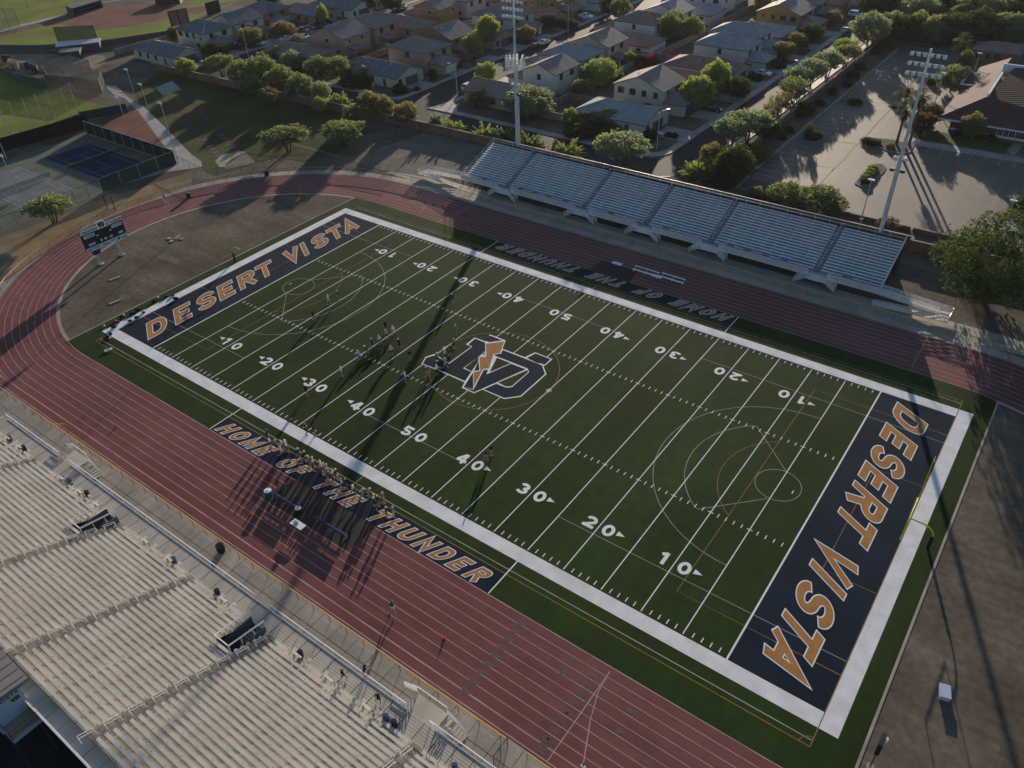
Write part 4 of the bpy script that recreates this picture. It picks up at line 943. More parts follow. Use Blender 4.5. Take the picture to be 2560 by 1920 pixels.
curve = [p for p in arcpts(-51.5, 0.2, 42.6, 91, 262, 60)]
fence("track_fence", "low chain link fence with yellow cap sweeping round the left bend of the track", "fence", [(-51.5,42.85)]+curve+[(-57,-42.88)], 1.15, M_darksteel, M_yrail, 2.6, 0.03, 0.05, mesh=(M_wire,0.05,1.1))
fence("track_fence", "low yellow capped fence in front of the near stand, left of its gate", "fence", [(-57,-42.88),(-3.3,-42.88)], 1.15, M_darksteel, M_yrail, 2.35, 0.03, 0.06, mesh=(M_wire,0.05,1.1))
fence("track_fence", "low yellow capped fence in front of the near stand, right of its gate", "fence", [(-2.0,-42.88),(34.0,-42.88)], 1.15, M_darksteel, M_yrail, 2.35, 0.03, 0.06, mesh=(M_wire,0.05,1.1))
fence("track_fence", "low yellow capped fence at the bottom edge, beyond the small gate by the right stairs", "fence", [(36.0,-42.88),(70,-42.88)], 1.15, M_darksteel, M_yrail, 2.35, 0.03, 0.06, mesh=(M_wire,0.05,1.1))
fence("track_fence", "low yellow capped fence in front of the far stand and round the right bend", "fence", [(-51.5,42.85),(48,42.85)]+arcpts(51.5, 0.2, 42.6, 92, 40, 24), 1.15, M_darksteel, M_yrail, 2.6, 0.03, 0.05, mesh=(M_wire,0.05,1.1))
fence("gate", "small chain link gate in the yellow capped fence by the right stairs", "gate", [(34.0,-42.88),(34.0,-44.9)], 1.5, M_darksteel, M_darksteel, 1.0, 0.04, 0.04, mesh=(M_wire,0.05,1.4))
fence("gate", "open gate leaf swung onto the track near the blue barrel side", "gate", [(-39.5,-42.8),(-38.2,-42.0)], 1.15, M_yrail, M_yrail, 1.5, 0.04, 0.05)
fence("chain_fence", "chain link fence between the dark grass and the pale gravel yard", "fence", [(-103.5,43.6),Z('S2',0,760),(-72.5,66.4)], 1.8, M_darksteel, M_darksteel, 3.0, 0.03, 0.03, mesh=(M_wire,0.05,1.8))
fence("chain_fence", "short chain link fence across the pale gravel yard beside the bend", "fence", [Z('S2',0,985),Z('S2',545,1090)], 1.8, M_darksteel, M_darksteel, 2.5, 0.03, 0.03, mesh=(M_wire,0.05,1.8))
fence("chain_fence", "chain link fence around the sand pit corner of the jump runways", "fence", [Z('S4',30,960),Z('S4',380,1130),Z('S4',1080,1010),Z('S4',1230,880)], 1.8, M_darksteel, M_darksteel, 2.5, 0.03, 0.03, mesh=(M_wire,0.05,1.8))
# ---- brick boundary walls
def wallthing(name, label, pts, h, m, capm, w=0.3, group=None):
    o = (pts[0][0], pts[0][1], 0); t = thing(name, label, "wall", o, 0, group); mb = MB(); mc = MB(); mpil = MB()
    for a, b in zip(pts, pts[1:]):
        d = Vector((b[0]-a[0], b[1]-a[1])); L = d.length; d.normalize(); n = Vector((-d.y, d.x))*w/2
        mb.prism([(a[0]+n.x,a[1]+n.y),(b[0]+n.x,b[1]+n.y),(b[0]-n.x,b[1]-n.y),(a[0]-n.x,a[1]-n.y)], -0.02, h)
        n = n*1.35; mc.prism([(a[0]+n.x,a[1]+n.y),(b[0]+n.x,b[1]+n.y),(b[0]-n.x,b[1]-n.y),(a[0]-n.x,a[1]-n.y)], h+0.001, h+0.07)
    mb.build("masonry", m, t, o); mc.build("coping", capm, t, o); return t
wallthing("brick_wall", "long reddish brick wall behind the far stand and along the back road", [(-178,63.8),(-120,65.3),(-92,66.2),(-71,67.1),(-18,67.5)], 2.0, M_bwall, M_bcap)
wallthing("brick_wall", "reddish brick wall behind the right half of the far stand, in front of the parking lot", [(-17.9,67.5),(13.2,67.5),(38.2,67.6),(38.25,66.3),(44.6,66.5),(44.65,67.6),(75,67.7)], 2.0, M_bwall, M_bcap)
wallthing("brick_wall", "low brick planter wall edging the parking lot behind the far stand", [(9.5,74.1),(36.5,74.1)], 0.7, M_bwall, M_bcap)
wallthing("brick_wall", "low brick planter wall at the lot edge beside the big dark tree", [(36.9,74.1),(60,74.2)], 0.7, M_bwall, M_bcap)
wallthing("brick_wall", "brick wall running up between the street trees and the parking lot", [(-1.8,76.5),(-2.0,150),(-2.2,205)], 1.9, M_bwall, M_bcap)
wallthing("brick_wall", "dark wall across the far end of the parking lot under the dark trees", [(-2.1,205.2),(30,204),(80,200)], 1.9, M_bwall, M_bcap)
# ---- team benches, tables, barrels
M_bluebench = mat("navy_bench", (0.025,0.05,0.13), 0.6)
def bench(label, x0, x1, y, m, back, group=None, dy=1):
    t = thing("bench", label, "bench", ((x0+x1)/2, y, 0)); o = ((x0+x1)/2, y, 0)
    mb = MB(); mb.box(x0, x1, y-0.18, y+0.18, 0.40, 0.46); mb.build("seat", m, t, o)
    if not back: mb = MB(); mb.box(x0, x1, y-.30, y-.25, 0.52, 0.98); mb.build("backrest", m, t, o)
    if back: mb = MB(); mb.box(x0, x1, y+dy*0.55, y+dy*0.75, 0.72, 0.78); mb.build("backrest", m, t, o)
    n = max(2, int((x1-x0)/1.6))
    for i in range(n+1):
        mb = MB(); x = x0+0.15+(x1-x0-0.3)*i/n; mb.box(x-.03, x+.03, y-.15, y+.15, 0, .40)
        if back: mb.box(x-.03, x+.03, y+dy*.15 if dy > 0 else y-.6, y+.6 if dy > 0 else y-.15, .36, .40); mb.box(x-.03, x+.03, y+(.55 if dy > 0 else -.62), y+(.62 if dy > 0 else -.55), .36, .74)
        mb.build("leg", M_steel, t, o)
bench("navy team bench on the near dark mat, left one beside the blue barrel", -5.9, -2.3, -34.4, M_bluebench, False)
bench("navy team bench on the near dark mat, right one past the white table", 0.8, 5.6, -34.2, M_bluebench, False)
bench("white team bench with back on the far side of the track, left half", 2.6, 7.2, 34.8, M_whitemetal, True)
bench("white team bench with back on the far side of the track, right half", 7.5, 11.7, 35.1, M_whitemetal, True)
def table(label, x, y, l, w, rz=0.0, item=False):
    t = thing("folding_table", label, "table", (x, y, 0), rz)
    mb = MB(); mb.box(-l/2, l/2, -w/2, w/2, 0.70, 0.75); mb.build("tabletop", M_white, t)
    for sx in (-1, 1):
        for sy in (-1, 1): MB().tube((sx*l*.42, sy*w*.38, 0), (sx*l*.42, sy*w*.38, .7), 0.025, n=5).build("leg", M_darksteel, t)
table("white folding table on the track in front of the near team benches", 0.05, -36.25, 1.85, 0.85)
tag(MB().box(-0.45, 0.0, -36.45, -36.1, 0.75, 1.02).build("cooler", mat("grey_blue_lid", (0.20,0.30,0.36), 0.5)), "small blue grey cooler on the white table by the near benches", "cooler")
table("white table standing alone at the far edge of the far mat", -0.25, 34.5, 1.8, 0.8); table("white table set against the far team benches", 7.3, 34.3, 1.8, 0.75)
def barrel(name, label, cat, x, y, r, h, m, lid=None, z=0.0):
    t = thing(name, label, cat, (x, y, z)); mb = MB(); mb.tube((0,0,0), (0,0,h*.5), r*.9, r, 12); mb.tube((0,0,h*.5), (0,0,h), r, r*.94, 12); mb.tube((0,0,h*.48), (0,0,h*.52), r*1.05, n=12); mb.build("body", m, t, smooth=False)
    mb = MB(); mb.tube((0,0,h), (0,0,h+.05), r*1.06, r*1.0, 12); mb.tube((0,0,h+.05), (0,0,h+.09), r*.5, r*.4, 10); mb.build("lid", lid or m, t)
M_bin = mat("black_bin", (0.014,0.015,0.016), 0.5); M_bluebin = mat("blue_bin", (0.045,0.065,0.15), 0.5)
barrel("barrel", "blue barrel with white lid at the left end of the near team benches", "barrel", -6.75, -34.8, 0.42, 0.95, M_blue, M_white)
barrel("cooler_drum", "white topped drink drum at the right end of the left navy bench", "drink drum", -1.95, -34.5, 0.33, 0.6, M_bin, M_white)
for i, (zx, lb, bl) in enumerate([(('O',105,385), "blue bin in a wheelchair bay at the far left end of the near stand", 1), (('O',268,500), "black bin in a wheelchair bay left of the left stairs of the near stand", 0), (('O',800,885), "blue bin in a wheelchair bay right of the left stairs of the near stand", 1), (('O',1000,1025), "black bin in a wheelchair bay well right of the left stairs of the near stand", 0),
        (('I',1115,50), "blue bin in front of the seats right of the left passage of the near stand", 1), (('I',1395,255), "black bin in front of the seats between the two passages of the near stand", 0), (('I',1930,650), "black bin in front of the seats right of the right passage of the near stand", 0), (('M',480,660), "blue bin beside the black bin near the two women on the near stand", 1), (('M',575,725), "black bin left of the right stairs of the near stand", 0), (('M',1275,1230), "blue bin at the bottom edge of the near stand", 1)]):
    a = Z(*zx, 2.0); barrel("trash_can", lb, "trash can", a[0], a[1], 0.27, 0.8, M_bluebin if bl else M_bin, z=1.445)
for zx, lb in ((('D',1420,1215), "black bin by the gate of the near fence, at the track edge"), (('A',1212,128), "black drum on the left bend of the track beyond the flagpole"), (('S4',1045,1080), "dark bin on the concrete strip at the top of the bend")):
    a = Z(*zx, 0.4); barrel("trash_can", lb, "trash can", a[0], a[1], 0.45, 1.0, M_bin, M_darksteel)
for zx, lb in ((('D',750,430), "small orange cone on the near straight, leftmost"), (('D',1615,990), "small orange cone by the shadows of the near benches"), (('H',672,555), "small orange cone on the near straight, rightmost")):
    a = Z(*zx); t = thing("traffic_cone", lb, "cone", (a[0], a[1], 0.015)); mb = MB(); mb.tube((0,0,.03), (0,0,.42), .13, .03, 10); mb.build("cone_body", mat("orange_plastic", (0.65,0.10,0.04), 0.6), t); mb = MB(); mb.box(-.17,.17,-.17,.17,0,.03); mb.build("base", MATS["orange_plastic"], t)
# slabs, box and post in the dirt
for zx, lb in ((('A',740,660), "pale concrete slab in the left dirt, nearer the scoreboard"), (('A',742,810), "pale concrete slab in the left dirt, nearer the end zone")):
    a = Z(*zx); m = MB(); m.prism([(-1.0,-.22),(1.0,-.18),(0.95,.2),(.2,.24),(-1.0,.2)], 0, .12); o = m.build("concrete_slab", M_walk); o.location = (a[0], a[1], 0); o.rotation_euler = (0,0,R(78)); tag(o, lb, "slab")
a = Z('L', 1695, 915); t = thing("utility_box", "pale blue utility box lying in the right dirt", "utility box", (a[0], a[1], 0), R(15)); mb = MB(); mb.box(-.42,.42,-.65,.65,0,.5); mb.build("body", M_steel, t); mb = MB(); mb.box(-.46,.46,-.7,.7,.5,.56); mb.build("lid", mat("pale_lid", (0.42,0.50,0.62), 0.4), t)
t = thing("play_clock", "black play clock on a slim post at the lower right turf corner", "play clock", (59.5, -27.0, 0)); mb = MB(); mb.tube((0,0,0), (0,0,3.6), .06, n=6); mb.build("post", M_darksteel, t); mb = MB(); mb.box(-.2,.15,-.6,.6,2.9,4.4); mb.build("clock_face", M_bin, t); mb = MB(); mb.prism(arcpts(0,0,.35,0,360,8)[:-1],0,.12); mb.build("footing", M_conc, t); mb = MB(); mb.box(.15,.35,.2,.6,3.7,4.1); mb.build("lamp_box", M_whitemetal, t)
# ================================================================ HOUSES
ROOFC = dict(grey=(0.225,0.225,0.23), slate=(0.125,0.128,0.138), brown=(0.20,0.138,0.115), rust=(0.23,0.13,0.105), tan=(0.23,0.19,0.155), mauve=(0.19,0.155,0.148))
WALLC = dict(cream=(0.52,0.47,0.38), white=(0.60,0.57,0.53), tan=(0.38,0.26,0.18), beige=(0.45,0.38,0.30), ochre=(0.36,0.21,0.09), brown=(0.26,0.16,0.105), pale=(0.50,0.46,0.44))
def tile(name, c):
    c = [min(.5, x*1.3) for x in c] if not name.startswith('hall') else c
    m = mat(name, [x*0.92 for x in c], 0.8, col2=[x*1.14 for x in c], scale=0.45, fine=0.22, detail=8)
    nt = m.node_tree; tc = nt.nodes.new("ShaderNodeTexCoord"); w = nt.nodes.new("ShaderNodeTexWave"); w.wave_type = 'BANDS'; w.bands_direction = 'Z'
    w.inputs["Scale"].default_value = 2.6; w.inputs["Distortion"].default_value = 0.4
    nt.links.new(tc.outputs["Object"], w.inputs["Vector"]); bp = nt.nodes.new("ShaderNodeBump"); bp.inputs["Strength"].default_value = 0.5; bp.inputs["Distance"].default_value = 0.06
    nt.links.new(w.outputs["Fac"], bp.inputs["Height"]); nt.links.new(bp.outputs["Normal"], nt.nodes["Principled BSDF"].inputs["Normal"]); return m
RM = {k: tile("roof_tile_"+k, v) for k, v in ROOFC.items()}
WM = {k: mat("stucco_"+k, v, 0.92, var=0.06, scale=0.4, fine=0.05) for k, v in WALLC.items()}
M_fascia = mat("fascia_trim", (0.16,0.12,0.09), 0.8, var=0.1, scale=0.8); M_ftrim = mat("window_trim", (0.13,0.11,0.09), 0.8, var=0.1, scale=0.8); M_wtrim = mat("pale_trim", (0.62,0.60,0.56), 0.8, var=0.05, scale=0.8)
M_gdoor = mat("garage_door_dark", (0.10,0.08,0.065), 0.7, var=0.1, scale=0.8); M_gdoorw = mat("garage_door_pale", (0.60,0.58,0.54), 0.6, var=0.05, scale=0.8); M_ridge = mat("ridge_tiles", (0.30,0.27,0.25), 0.9, var=0.1, scale=0.8)
def hiproof(x0, x1, y0, y1, ze, sl=0.40, ov=0.45, hips=(1, 1), axis=None):
    """returns (mesh, ridge z). hips: which ends of the ridge are hipped (else gable)"""
    x0 -= ov; x1 += ov; y0 -= ov; y1 += ov; W_, D_ = x1-x0, y1-y0
    ax = axis or ('x' if W_ >= D_ else 'y'); half = (D_ if ax == 'x' else W_)/2; zr = ze+half*sl; mb = MB(); t = 0.22
    L0, L1 = (x0, x1) if ax == 'x' else (y0, y1); c = (y0+y1)/2 if ax == 'x' else (x0+x1)/2
    if (hips[0]+hips[1])*half > (L1-L0)*0.96: half_h = (L1-L0)*0.48/(hips[0]+hips[1])
    else: half_h = half
    a = L0+half_h*hips[0]; b = L1-half_h*hips[1]
    P = lambda l, s, z: (l, s, z) if ax == 'x' else (s, l, z)
    s0, s1 = (y0, y1) if ax == 'x' else (x0, x1)
    v = [P(L0,s0,ze),P(L1,s0,ze),P(L1,s1,ze),P(L0,s1,ze),P(a,c,zr),P(b,c,zr)]
    u = [(p[0],p[1],p[2]-t) for p in v[:4]]+[(p[0],p[1],p[2]-t) for p in v[4:]]
    f = [(0,1,5,4),(2,3,4,5),(10,11,7,6),(11,10,9,8)]; e = [(1,0,6,7),(3,2,8,9)]
    if hips[1]: f += [(1,2,5),(11,8,7)]; e.append((2,1,7,8))
    else: e += [(5,1,7,11),(2,5,11,8)]
    if hips[0]: f += [(3,0,4),(10,6,9)]; e.append((0,3,9,6))
    else: e += [(0,4,10,6),(4,3,9,10)]
    mb.mat(0).add(v+u, f)
    mb.mat(1).add(v+u, e)
    mr = MB(); mr.mat(2).tube(Vector(v[4])+Vector((0,0,.02)), Vector(v[5])+Vector((0,0,.02)), 0.1, n=5)
    for i, e, h in ((0,4,hips[0]),(3,4,hips[0]),(1,5,hips[1]),(2,5,hips[1])):
        if h: mr.tube(Vector(v[i])+Vector((0,0,.03)), Vector(v[e])+Vector((0,0,.03)), 0.09, n=5)
    mb.v += []; b0 = len(mb.v); mb.v += mr.v; mb.f += [[b0+i for i in f] for f in mr.f]; mb.m += mr.m; mb.cur = 0
    return mb, zr, (ax, c)
def window(par, o, plane, c, s, z0, z1, w, face, trim):
    """plane 'x' or 'y': wall at coordinate c facing `face`; centred at s"""
    d = face*0.02; e = face*0.07
    def bx(mb, s0, s1, za, zb, dd):
        a, b = sorted((c, c+dd))
        return mb.box(a, b, s0, s1, za, zb) if plane == 'x' else mb.box(s0, s1, a, b, za, zb)
    p = bx(MB(), s-w/2, s+w/2, z0, z1, d).build("window", M_glass, par, o)
    mb = MB(); bx(mb, s-w/2-.12, s-w/2, z0-.12, z1+.12, e); bx(mb, s+w/2, s+w/2+.12, z0-.12, z1+.12, e); bx(mb, s-w/2, s+w/2, z1, z1+.12, e); bx(mb, s-w/2, s+w/2, z0-.12, z0, e)
    if w > 0.9: bx(mb, s-.03, s+.03, z0, z1, face*0.04)
    mb.build("window_frame", trim, p, o)
HN = [0]
def house(label, kind, x0, x1, y0, y1, face, wall, roof, wins=2, trim=0, gdoor=0, annex=True, seed=0, patio=False, vents=True):
    rr = random.Random(seed+int(x0*7+y0*3)); o = ((x0+x1)/2, (y0+y1)/2, 0)
    t = thing("house", label, "house", o); wm, rm = WM[wall], RM[roof]; tr = M_wtrim if trim else M_ftrim; gd = M_gdoorw if gdoor else M_gdoor
    two = kind.startswith('two'); h = 5.35 if two else 2.85
    xf = x1 if face > 0 else x0                    # street side
    if kind == 'one':
        mb = MB(); mb.box(x0, x1, y0, y1, -0.02, h)
        # garage gable at the street end: project a gable over the near two thirds
        hips = (1, 0) if face > 0 else (0, 1)
        rf, zr, _ = hiproof(x0, x1, y0, y1, h, 0.36, hips=hips, axis='x')
        cy = (y0+y1)/2; mb.add([(xf, y0, h), (xf, y1, h), (xf, cy, h+(y1-y0)/2*0.36)], [(0,1,2) if face > 0 else (1,0,2)])
        mb.build("wall", wm, t, o); r_ = rf.build("roof", [rm, M_fascia, M_ridge], t, o)
        mb = MB(); mb.box(*sorted((xf, xf+face*0.05)), cy-2.1, cy+3.0, 0, 2.25); g = mb.build("garage_door", gd, t, o)
        mb = MB(); mb.box(*sorted((xf, xf+face*0.12)), cy-2.35, cy-2.1, 0, 2.5); mb.box(*sorted((xf, xf+face*0.12)), cy+3.0, cy+3.25, 0, 2.5); mb.box(*sorted((xf, xf+face*0.12)), cy-2.1, cy+3.0, 2.25, 2.5); mb.build("door_trim", wm, g, o)
        # entry porch notch on the near side
        xe = xf-face*4.6
        mb = MB(); mb.box(xe-.55, xe+.55, y0-0.05, y0, 0, 2.15); mb.build("door", M_gdoor, t, o)
        for k in range(3): window(t, o, 'y', y0, x0+(x1-x0)*(0.16+0.2*k) if face > 0 else x1-(x1-x0)*(0.16+0.2*k), 0.95, 2.15, 1.2 if k != 1 else 0.8, -1, tr)
        window(t, o, 'x', xf, y0+1.4, 0.8, 2.2, 1.1, face, tr)
    else:
        mb = MB(); mb.box(x0, x1, y0, y1, -0.02, h); cx = (x0+x1)/2; cy = (y0+y1)/2
        if kind == 'two_gable':
            rf, zr, _ = hiproof(x0, x1, y0, y1, h, 0.38, hips=(0, 0), axis='y')
            for yy, s in ((y0, 1), (y1, -1)): mb.add([(x0, yy, h), (x1, yy, h), (cx, yy, h+(x1-x0)/2*0.38)], [(0,1,2) if s > 0 else (1,0,2)])
        else: rf, zr, _ = hiproof(x0, x1, y0, y1, h, 0.40)
        mb.build("wall", wm, t, o); r_ = rf.build("roof", [rm, M_fascia, M_ridge], t, o)
        nw = wins
        for k in range(nw):
            f = (k+0.6)/(nw+0.2); window(t, o, 'y', y0, x0+(x1-x0)*f, 3.45, 4.75, [1.5, 1.0, 0.9, 1.7][(k+seed) % 4], -1, tr)
        if seed % 2: window(t, o, 'y', y0, x0+(x1-x0)*0.72, 0.8, 1.9, 1.6, -1, tr)
        for k in range(2): window(t, o, 'x', x1, y0+(y1-y0)*(0.25+0.45*k), 3.5, 4.8, 1.2+0.3*k, 1, tr)
        if annex:
            ax0, ax1 = sorted((xf, xf+face*5.4)); ay0, ay1 = y0+0.6, y1-3.2
            mb = MB(); mb.box(ax0, ax1, ay0, ay1, -0.02, 2.75); w2 = mb.build("garage_wing", wm, t, o)
            rf2, z2, _ = hiproof(ax0, ax1, ay0, ay1, 2.75, 0.36, axis='x', hips=((0, 1) if face > 0 else (1, 0))); rf2.build("wing_roof", [rm, M_fascia, M_ridge], w2, o)
            xa = xf+face*5.4; cya = (ay0+ay1)/2
            mb = MB(); mb.box(*sorted((xa, xa+face*0.05)), cya-2.4, cya+2.4, 0, 2.2); mb.build("garage_door", gd, w2, o)
            mb = MB(); px0, px1 = sorted((xf, xf+face*2.4)); mb.mat(0).box(px0, px1, y1-3.1, y1-.2, 2.55, 2.75)
            mb.add([(px0,y1-3.2,2.76),(px1+face*.2 if face>0 else px0-.2,y1-3.2,2.76),(px1 if face>0 else px0,y1-.1,2.76),(px0,y1-.1,2.76)],[(0,1,2,3)]) if False else None
            mb.mat(1).box(px1-.3 if face > 0 else px0, px1 if face > 0 else px0+.3, y1-3.0, y1-2.7, 0, 2.55).box(px1-.3 if face > 0 else px0, px1 if face > 0 else px0+.3, y1-.5, y1-.2, 0, 2.55); mb.build("porch", [rm, wm], t, o)
            mb = MB(); mb.box(*sorted((xf, xf+face*0.06)), y1-2.2, y1-1.1, 0, 2.15); mb.build("door", M_gdoor, t, o)
        if patio:
            xb = x0 if face > 0 else x1; s = -1 if face > 0 else 1; a, b = sorted((xb, xb+s*3.2)); mb = MB()
            mb.mat(0).add([(xb,y0+1.5,2.9),(xb+s*3.2,y0+1.5,2.35),(xb+s*3.2,y0+6,2.35),(xb,y0+6,2.9),(xb,y0+1.5,2.7),(xb+s*3.2,y0+1.5,2.15),(xb+s*3.2,y0+6,2.15),(xb,y0+6,2.7)], [(0,1,2,3),(7,6,5,4),(0,4,5,1),(1,5,6,2),(2,6,7,3)])
            for yy in (y0+1.7, y0+5.6): mb.mat(1).box(*sorted((xb+s*2.7, xb+s*3.0)), yy, yy+.3, 0, 2.2)
            mb.build("patio_cover", [rm, wm], t, o); window(t, o, 'y', y0, x0+(x1-x0)*.8, 0.7, 2.1, 1.7, -1, M_wtrim)
    if vents:
        n = 4
        for k in range(n):
            mb = MB(); x = x0+(x1-x0)*rr.uniform(.25,.75); y = y0+(y1-y0)*rr.uniform(.15,.42); zz = (h+min(y-y0, x-x0, x1-x)*0.36) if kind != 'two_gable' else (h+(min(x-x0, x1-x))*0.38)
            if k == 0: mb.tube((x,y,zz-.1), (x,y,zz+.75), .07, n=6)
            else: mb.box(x-.14,x+.14,y-.14,y+.14,zz-.1,zz+.22)
            mb.build("vent_pipe" if k == 0 else "roof_vent", M_wtrim if seed % 3 else M_fascia, r_, o)
    return t
H = house
# right street, west side (garages face +x)
H("pale grey roofed single storey house on the corner of the two streets", 'one', -44.6, -25.4, 90.0, 101.6, 1, 'cream', 'grey', seed=1)
H("cream two storey gabled house with four gable windows behind the corner house", 'two_gable', -42.8, -29.4, 106.0, 117.2, 1, 'cream', 'mauve', 4, seed=3)
H("rust roofed single storey house next up from the cream gabled house", 'one', -44, -25, 120.5, 131.5, 1, 'beige', 'rust', seed=4)
H("rust roofed single storey house below the pinkish white hipped house", 'one', -44, -23.6, 134.0, 145.0, 1, 'beige', 'rust', seed=5)
H("pinkish white two storey house with pale hipped roof on the right street", 'two_hip', -42.0, -26.6, 148.9, 160.0, 1, 'pale', 'grey', 1, seed=6)
H("grey hipped two storey house right behind the pinkish white one", 'two_hip', -44, -28.5, 162.5, 173.5, 1, 'white', 'grey', 2, seed=7)
H("long pale roofed single storey house before the orange brown gabled house", 'one', -44, -24.8, 175.5, 186.5, 1, 'white', 'grey', seed=8)
H("orange brown two storey gabled house high on the right street", 'two_gable', -41.5, -27.8, 192.8, 206.0, 1, 'ochre', 'mauve', 4, seed=9)
H("dark brown two storey house beyond the orange brown gabled one", 'two_hip', -42, -28, 209, 220, 1, 'brown', 'mauve', 2, seed=10)
H("brown single storey house at the top of the right street", 'one', -43, -25, 224, 235, 1, 'tan', 'brown', seed=11)
H("white two storey house at the top edge above the right street", 'two_hip', -44, -29, 239, 250, 1, 'white', 'grey', 2, seed=12)
# middle street, east side (garages face -x)
H("brown roofed single storey house behind the left floodlight mast", 'one', -77, -55.5, 88.5, 99.2, -1, 'tan', 'brown', seed=13)
H("white two storey gabled house just above the mast's brown roofed house", 'two_gable', -69.6, -59.4, 104.4, 115.6, -1, 'white', 'mauve', 1, trim=0, seed=14, patio=False)
H("blue grey hipped house between the white gabled and the beige gabled houses", 'two_hip', -74.0, -60.2, 118.5, 130.0, -1, 'cream', 'grey', 1, trim=0, seed=15)
H("beige two storey gabled house with brown roof in the middle block", 'two_gable', -73.3, -61.0, 133.4, 144.5, -1, 'beige', 'mauve', 1, seed=16, patio=True)
H("low brown roofed house with white patio end under the brown hipped house", 'one', -76, -55.4, 147.3, 158, -1, 'white', 'brown', seed=17)
H("white walled two storey house with brown hipped roof in the middle block", 'two_hip', -75.2, -61.2, 161.4, 172.2, -1, 'white', 'brown', 1, seed=18)
H("grey roofed two storey gabled house above the brown hipped one", 'two_gable', -73.5, -60.5, 176.2, 187.2, -1, 'white', 'grey', 1, seed=19, patio=True)
H("single storey house with white rear gable high in the middle block", 'one', -76, -56, 190.4, 201.4, -1, 'white', 'grey', seed=20)
H("white two storey house with three upper windows at the top of the middle block", 'two_hip', -72.5, -58.5, 205, 216, -1, 'white', 'tan', 3, seed=21)
H("tan house at the top edge of the middle block", 'two_gable', -73, -60, 220, 231, -1, 'beige', 'tan', 2, seed=22)
# middle street, west side
H("dark roofed single storey house with white garage gable at the street corner", 'one', -120.5, -99.5, 87.4, 98.2, 1, 'cream', 'slate', seed=23)
H("tan two storey house with hipped roof and white garage door behind the corner house", 'two_hip', -117, -102.2, 103, 114, 1, 'tan', 'mauve', 1, gdoor=1, seed=24)
H("brown two storey gabled house behind the tan hipped one", 'two_gable', -118.6, -105.4, 117.8, 129, 1, 'brown', 'mauve', 0, seed=25)
H("purple brown roofed low house behind the brown gabled one", 'one', -120, -100, 132, 142.6, 1, 'tan', 'brown', seed=26)
H("pale walled two storey house with grey hipped roof left of the mast top", 'two_hip', -120, -104, 146.2, 158.4, 1, 'cream', 'mauve', 2, seed=27)
H("low brown roofed house behind the mast's upper lamp rows", 'one', -119, -99.2, 161, 171, 1, 'tan', 'brown', seed=28)
H("mustard two storey house near the top, behind the mast top", 'two_gable', -118, -105, 174.5, 185.5, 1, 'ochre', 'brown', 3, trim=1, seed=29)
H("white two storey house with dark garage beside the mustard one", 'two_hip', -117, -103, 189, 200, 1, 'white', 'grey', 1, seed=30)
H("mustard brown house at the top edge in the middle", 'two_hip', -118, -104, 203.5, 214.5, 1, 'ochre', 'brown', 2, seed=31)
H("grey roofed house at the top edge right of the mast", 'one', -120, -100, 218, 229, 1, 'beige', 'mauve', seed=32)
# left street, east side
H("low brown roofed house behind the leafy green roadside tree", 'one', -154.6, -135, 88.2, 98.6, -1, 'tan', 'brown', seed=33)
H("tan two storey gabled house with white trimmed windows", 'two_gable', -148.8, -135.2, 102.3, 114, -1, 'tan', 'mauve', 1, trim=1, seed=35, patio=True)
H("two storey house with pale ridge line behind the tan gabled house", 'two_hip', -150, -135.4, 116.6, 127.6, -1, 'tan', 'mauve', 0, seed=36, patio=True)
H("low brown roofed house between two tan two storey houses", 'one', -153, -130.2, 129.6, 140.4, -1, 'tan', 'brown', seed=37)
H("mustard two storey house with three small square windows", 'two_gable', -145, -133.8, 145.6, 156, -1, 'ochre', 'mauve', 4, trim=1, seed=38)
H("grey walled two storey house beyond the mustard one with square windows", 'two_hip', -146, -133, 159.6, 170.2, -1, 'pale', 'grey', 1, seed=39)
H("low brown house at the top edge of the left street", 'one', -152, -132, 174, 185, -1, 'tan', 'brown', seed=40)
H("two storey tan house at the top edge of the left street", 'two_hip', -147, -134, 189, 199, -1, 'tan', 'brown', 1, seed=41)
# left street, west side
H("slate roofed single storey house with cream walls next to the softball fence", 'one', -194.2, -173.2, 68.6, 78.4, 1, 'cream', 'slate', seed=42)
H("cream two storey house with slate hipped roof by the softball outfield", 'two_hip', -194, -179.4, 84.9, 95.8, 1, 'cream', 'slate', 4, seed=43)
H("white two storey gabled house with blue grey roof on the left street", 'two_gable', -193, -180.8, 98.2, 109.6, 1, 'pale', 'slate', 1, trim=0, seed=44)
H("brown two storey house with slate roof on the left street", 'two_hip', -197, -184.4, 113.4, 124.4, 1, 'brown', 'slate', 1, seed=45)
H("brown roofed low house beside the bright yellow green tree", 'one', -194, -174.5, 126.6, 137, 1, 'tan', 'mauve', seed=46)
H("slate roofed low house with white garage gable at the top of the left street", 'one', -191, -169.4, 139.4, 150.2, 1, 'white', 'slate', seed=47)
H("low house at the top edge of the left street, beyond the white garage gable", 'one', -192, -172, 154.4, 165, 1, 'cream', 'mauve', seed=48)
# houses half hidden in the trees at the top right
H("roof half hidden by trees at the top right, left one", 'one', 6, 24, 232, 243, 1, 'beige', 'slate', seed=49)
H("roof half hidden by trees at the top right, right one", 'two_hip', 26, 40, 222, 233, 1, 'beige', 'slate', seed=50)
H("small brown roofed shed house by the far end of the parking lot", 'one', 22.5, 34, 189, 197, 1, 'brown', 'brown', seed=51, vents=False)
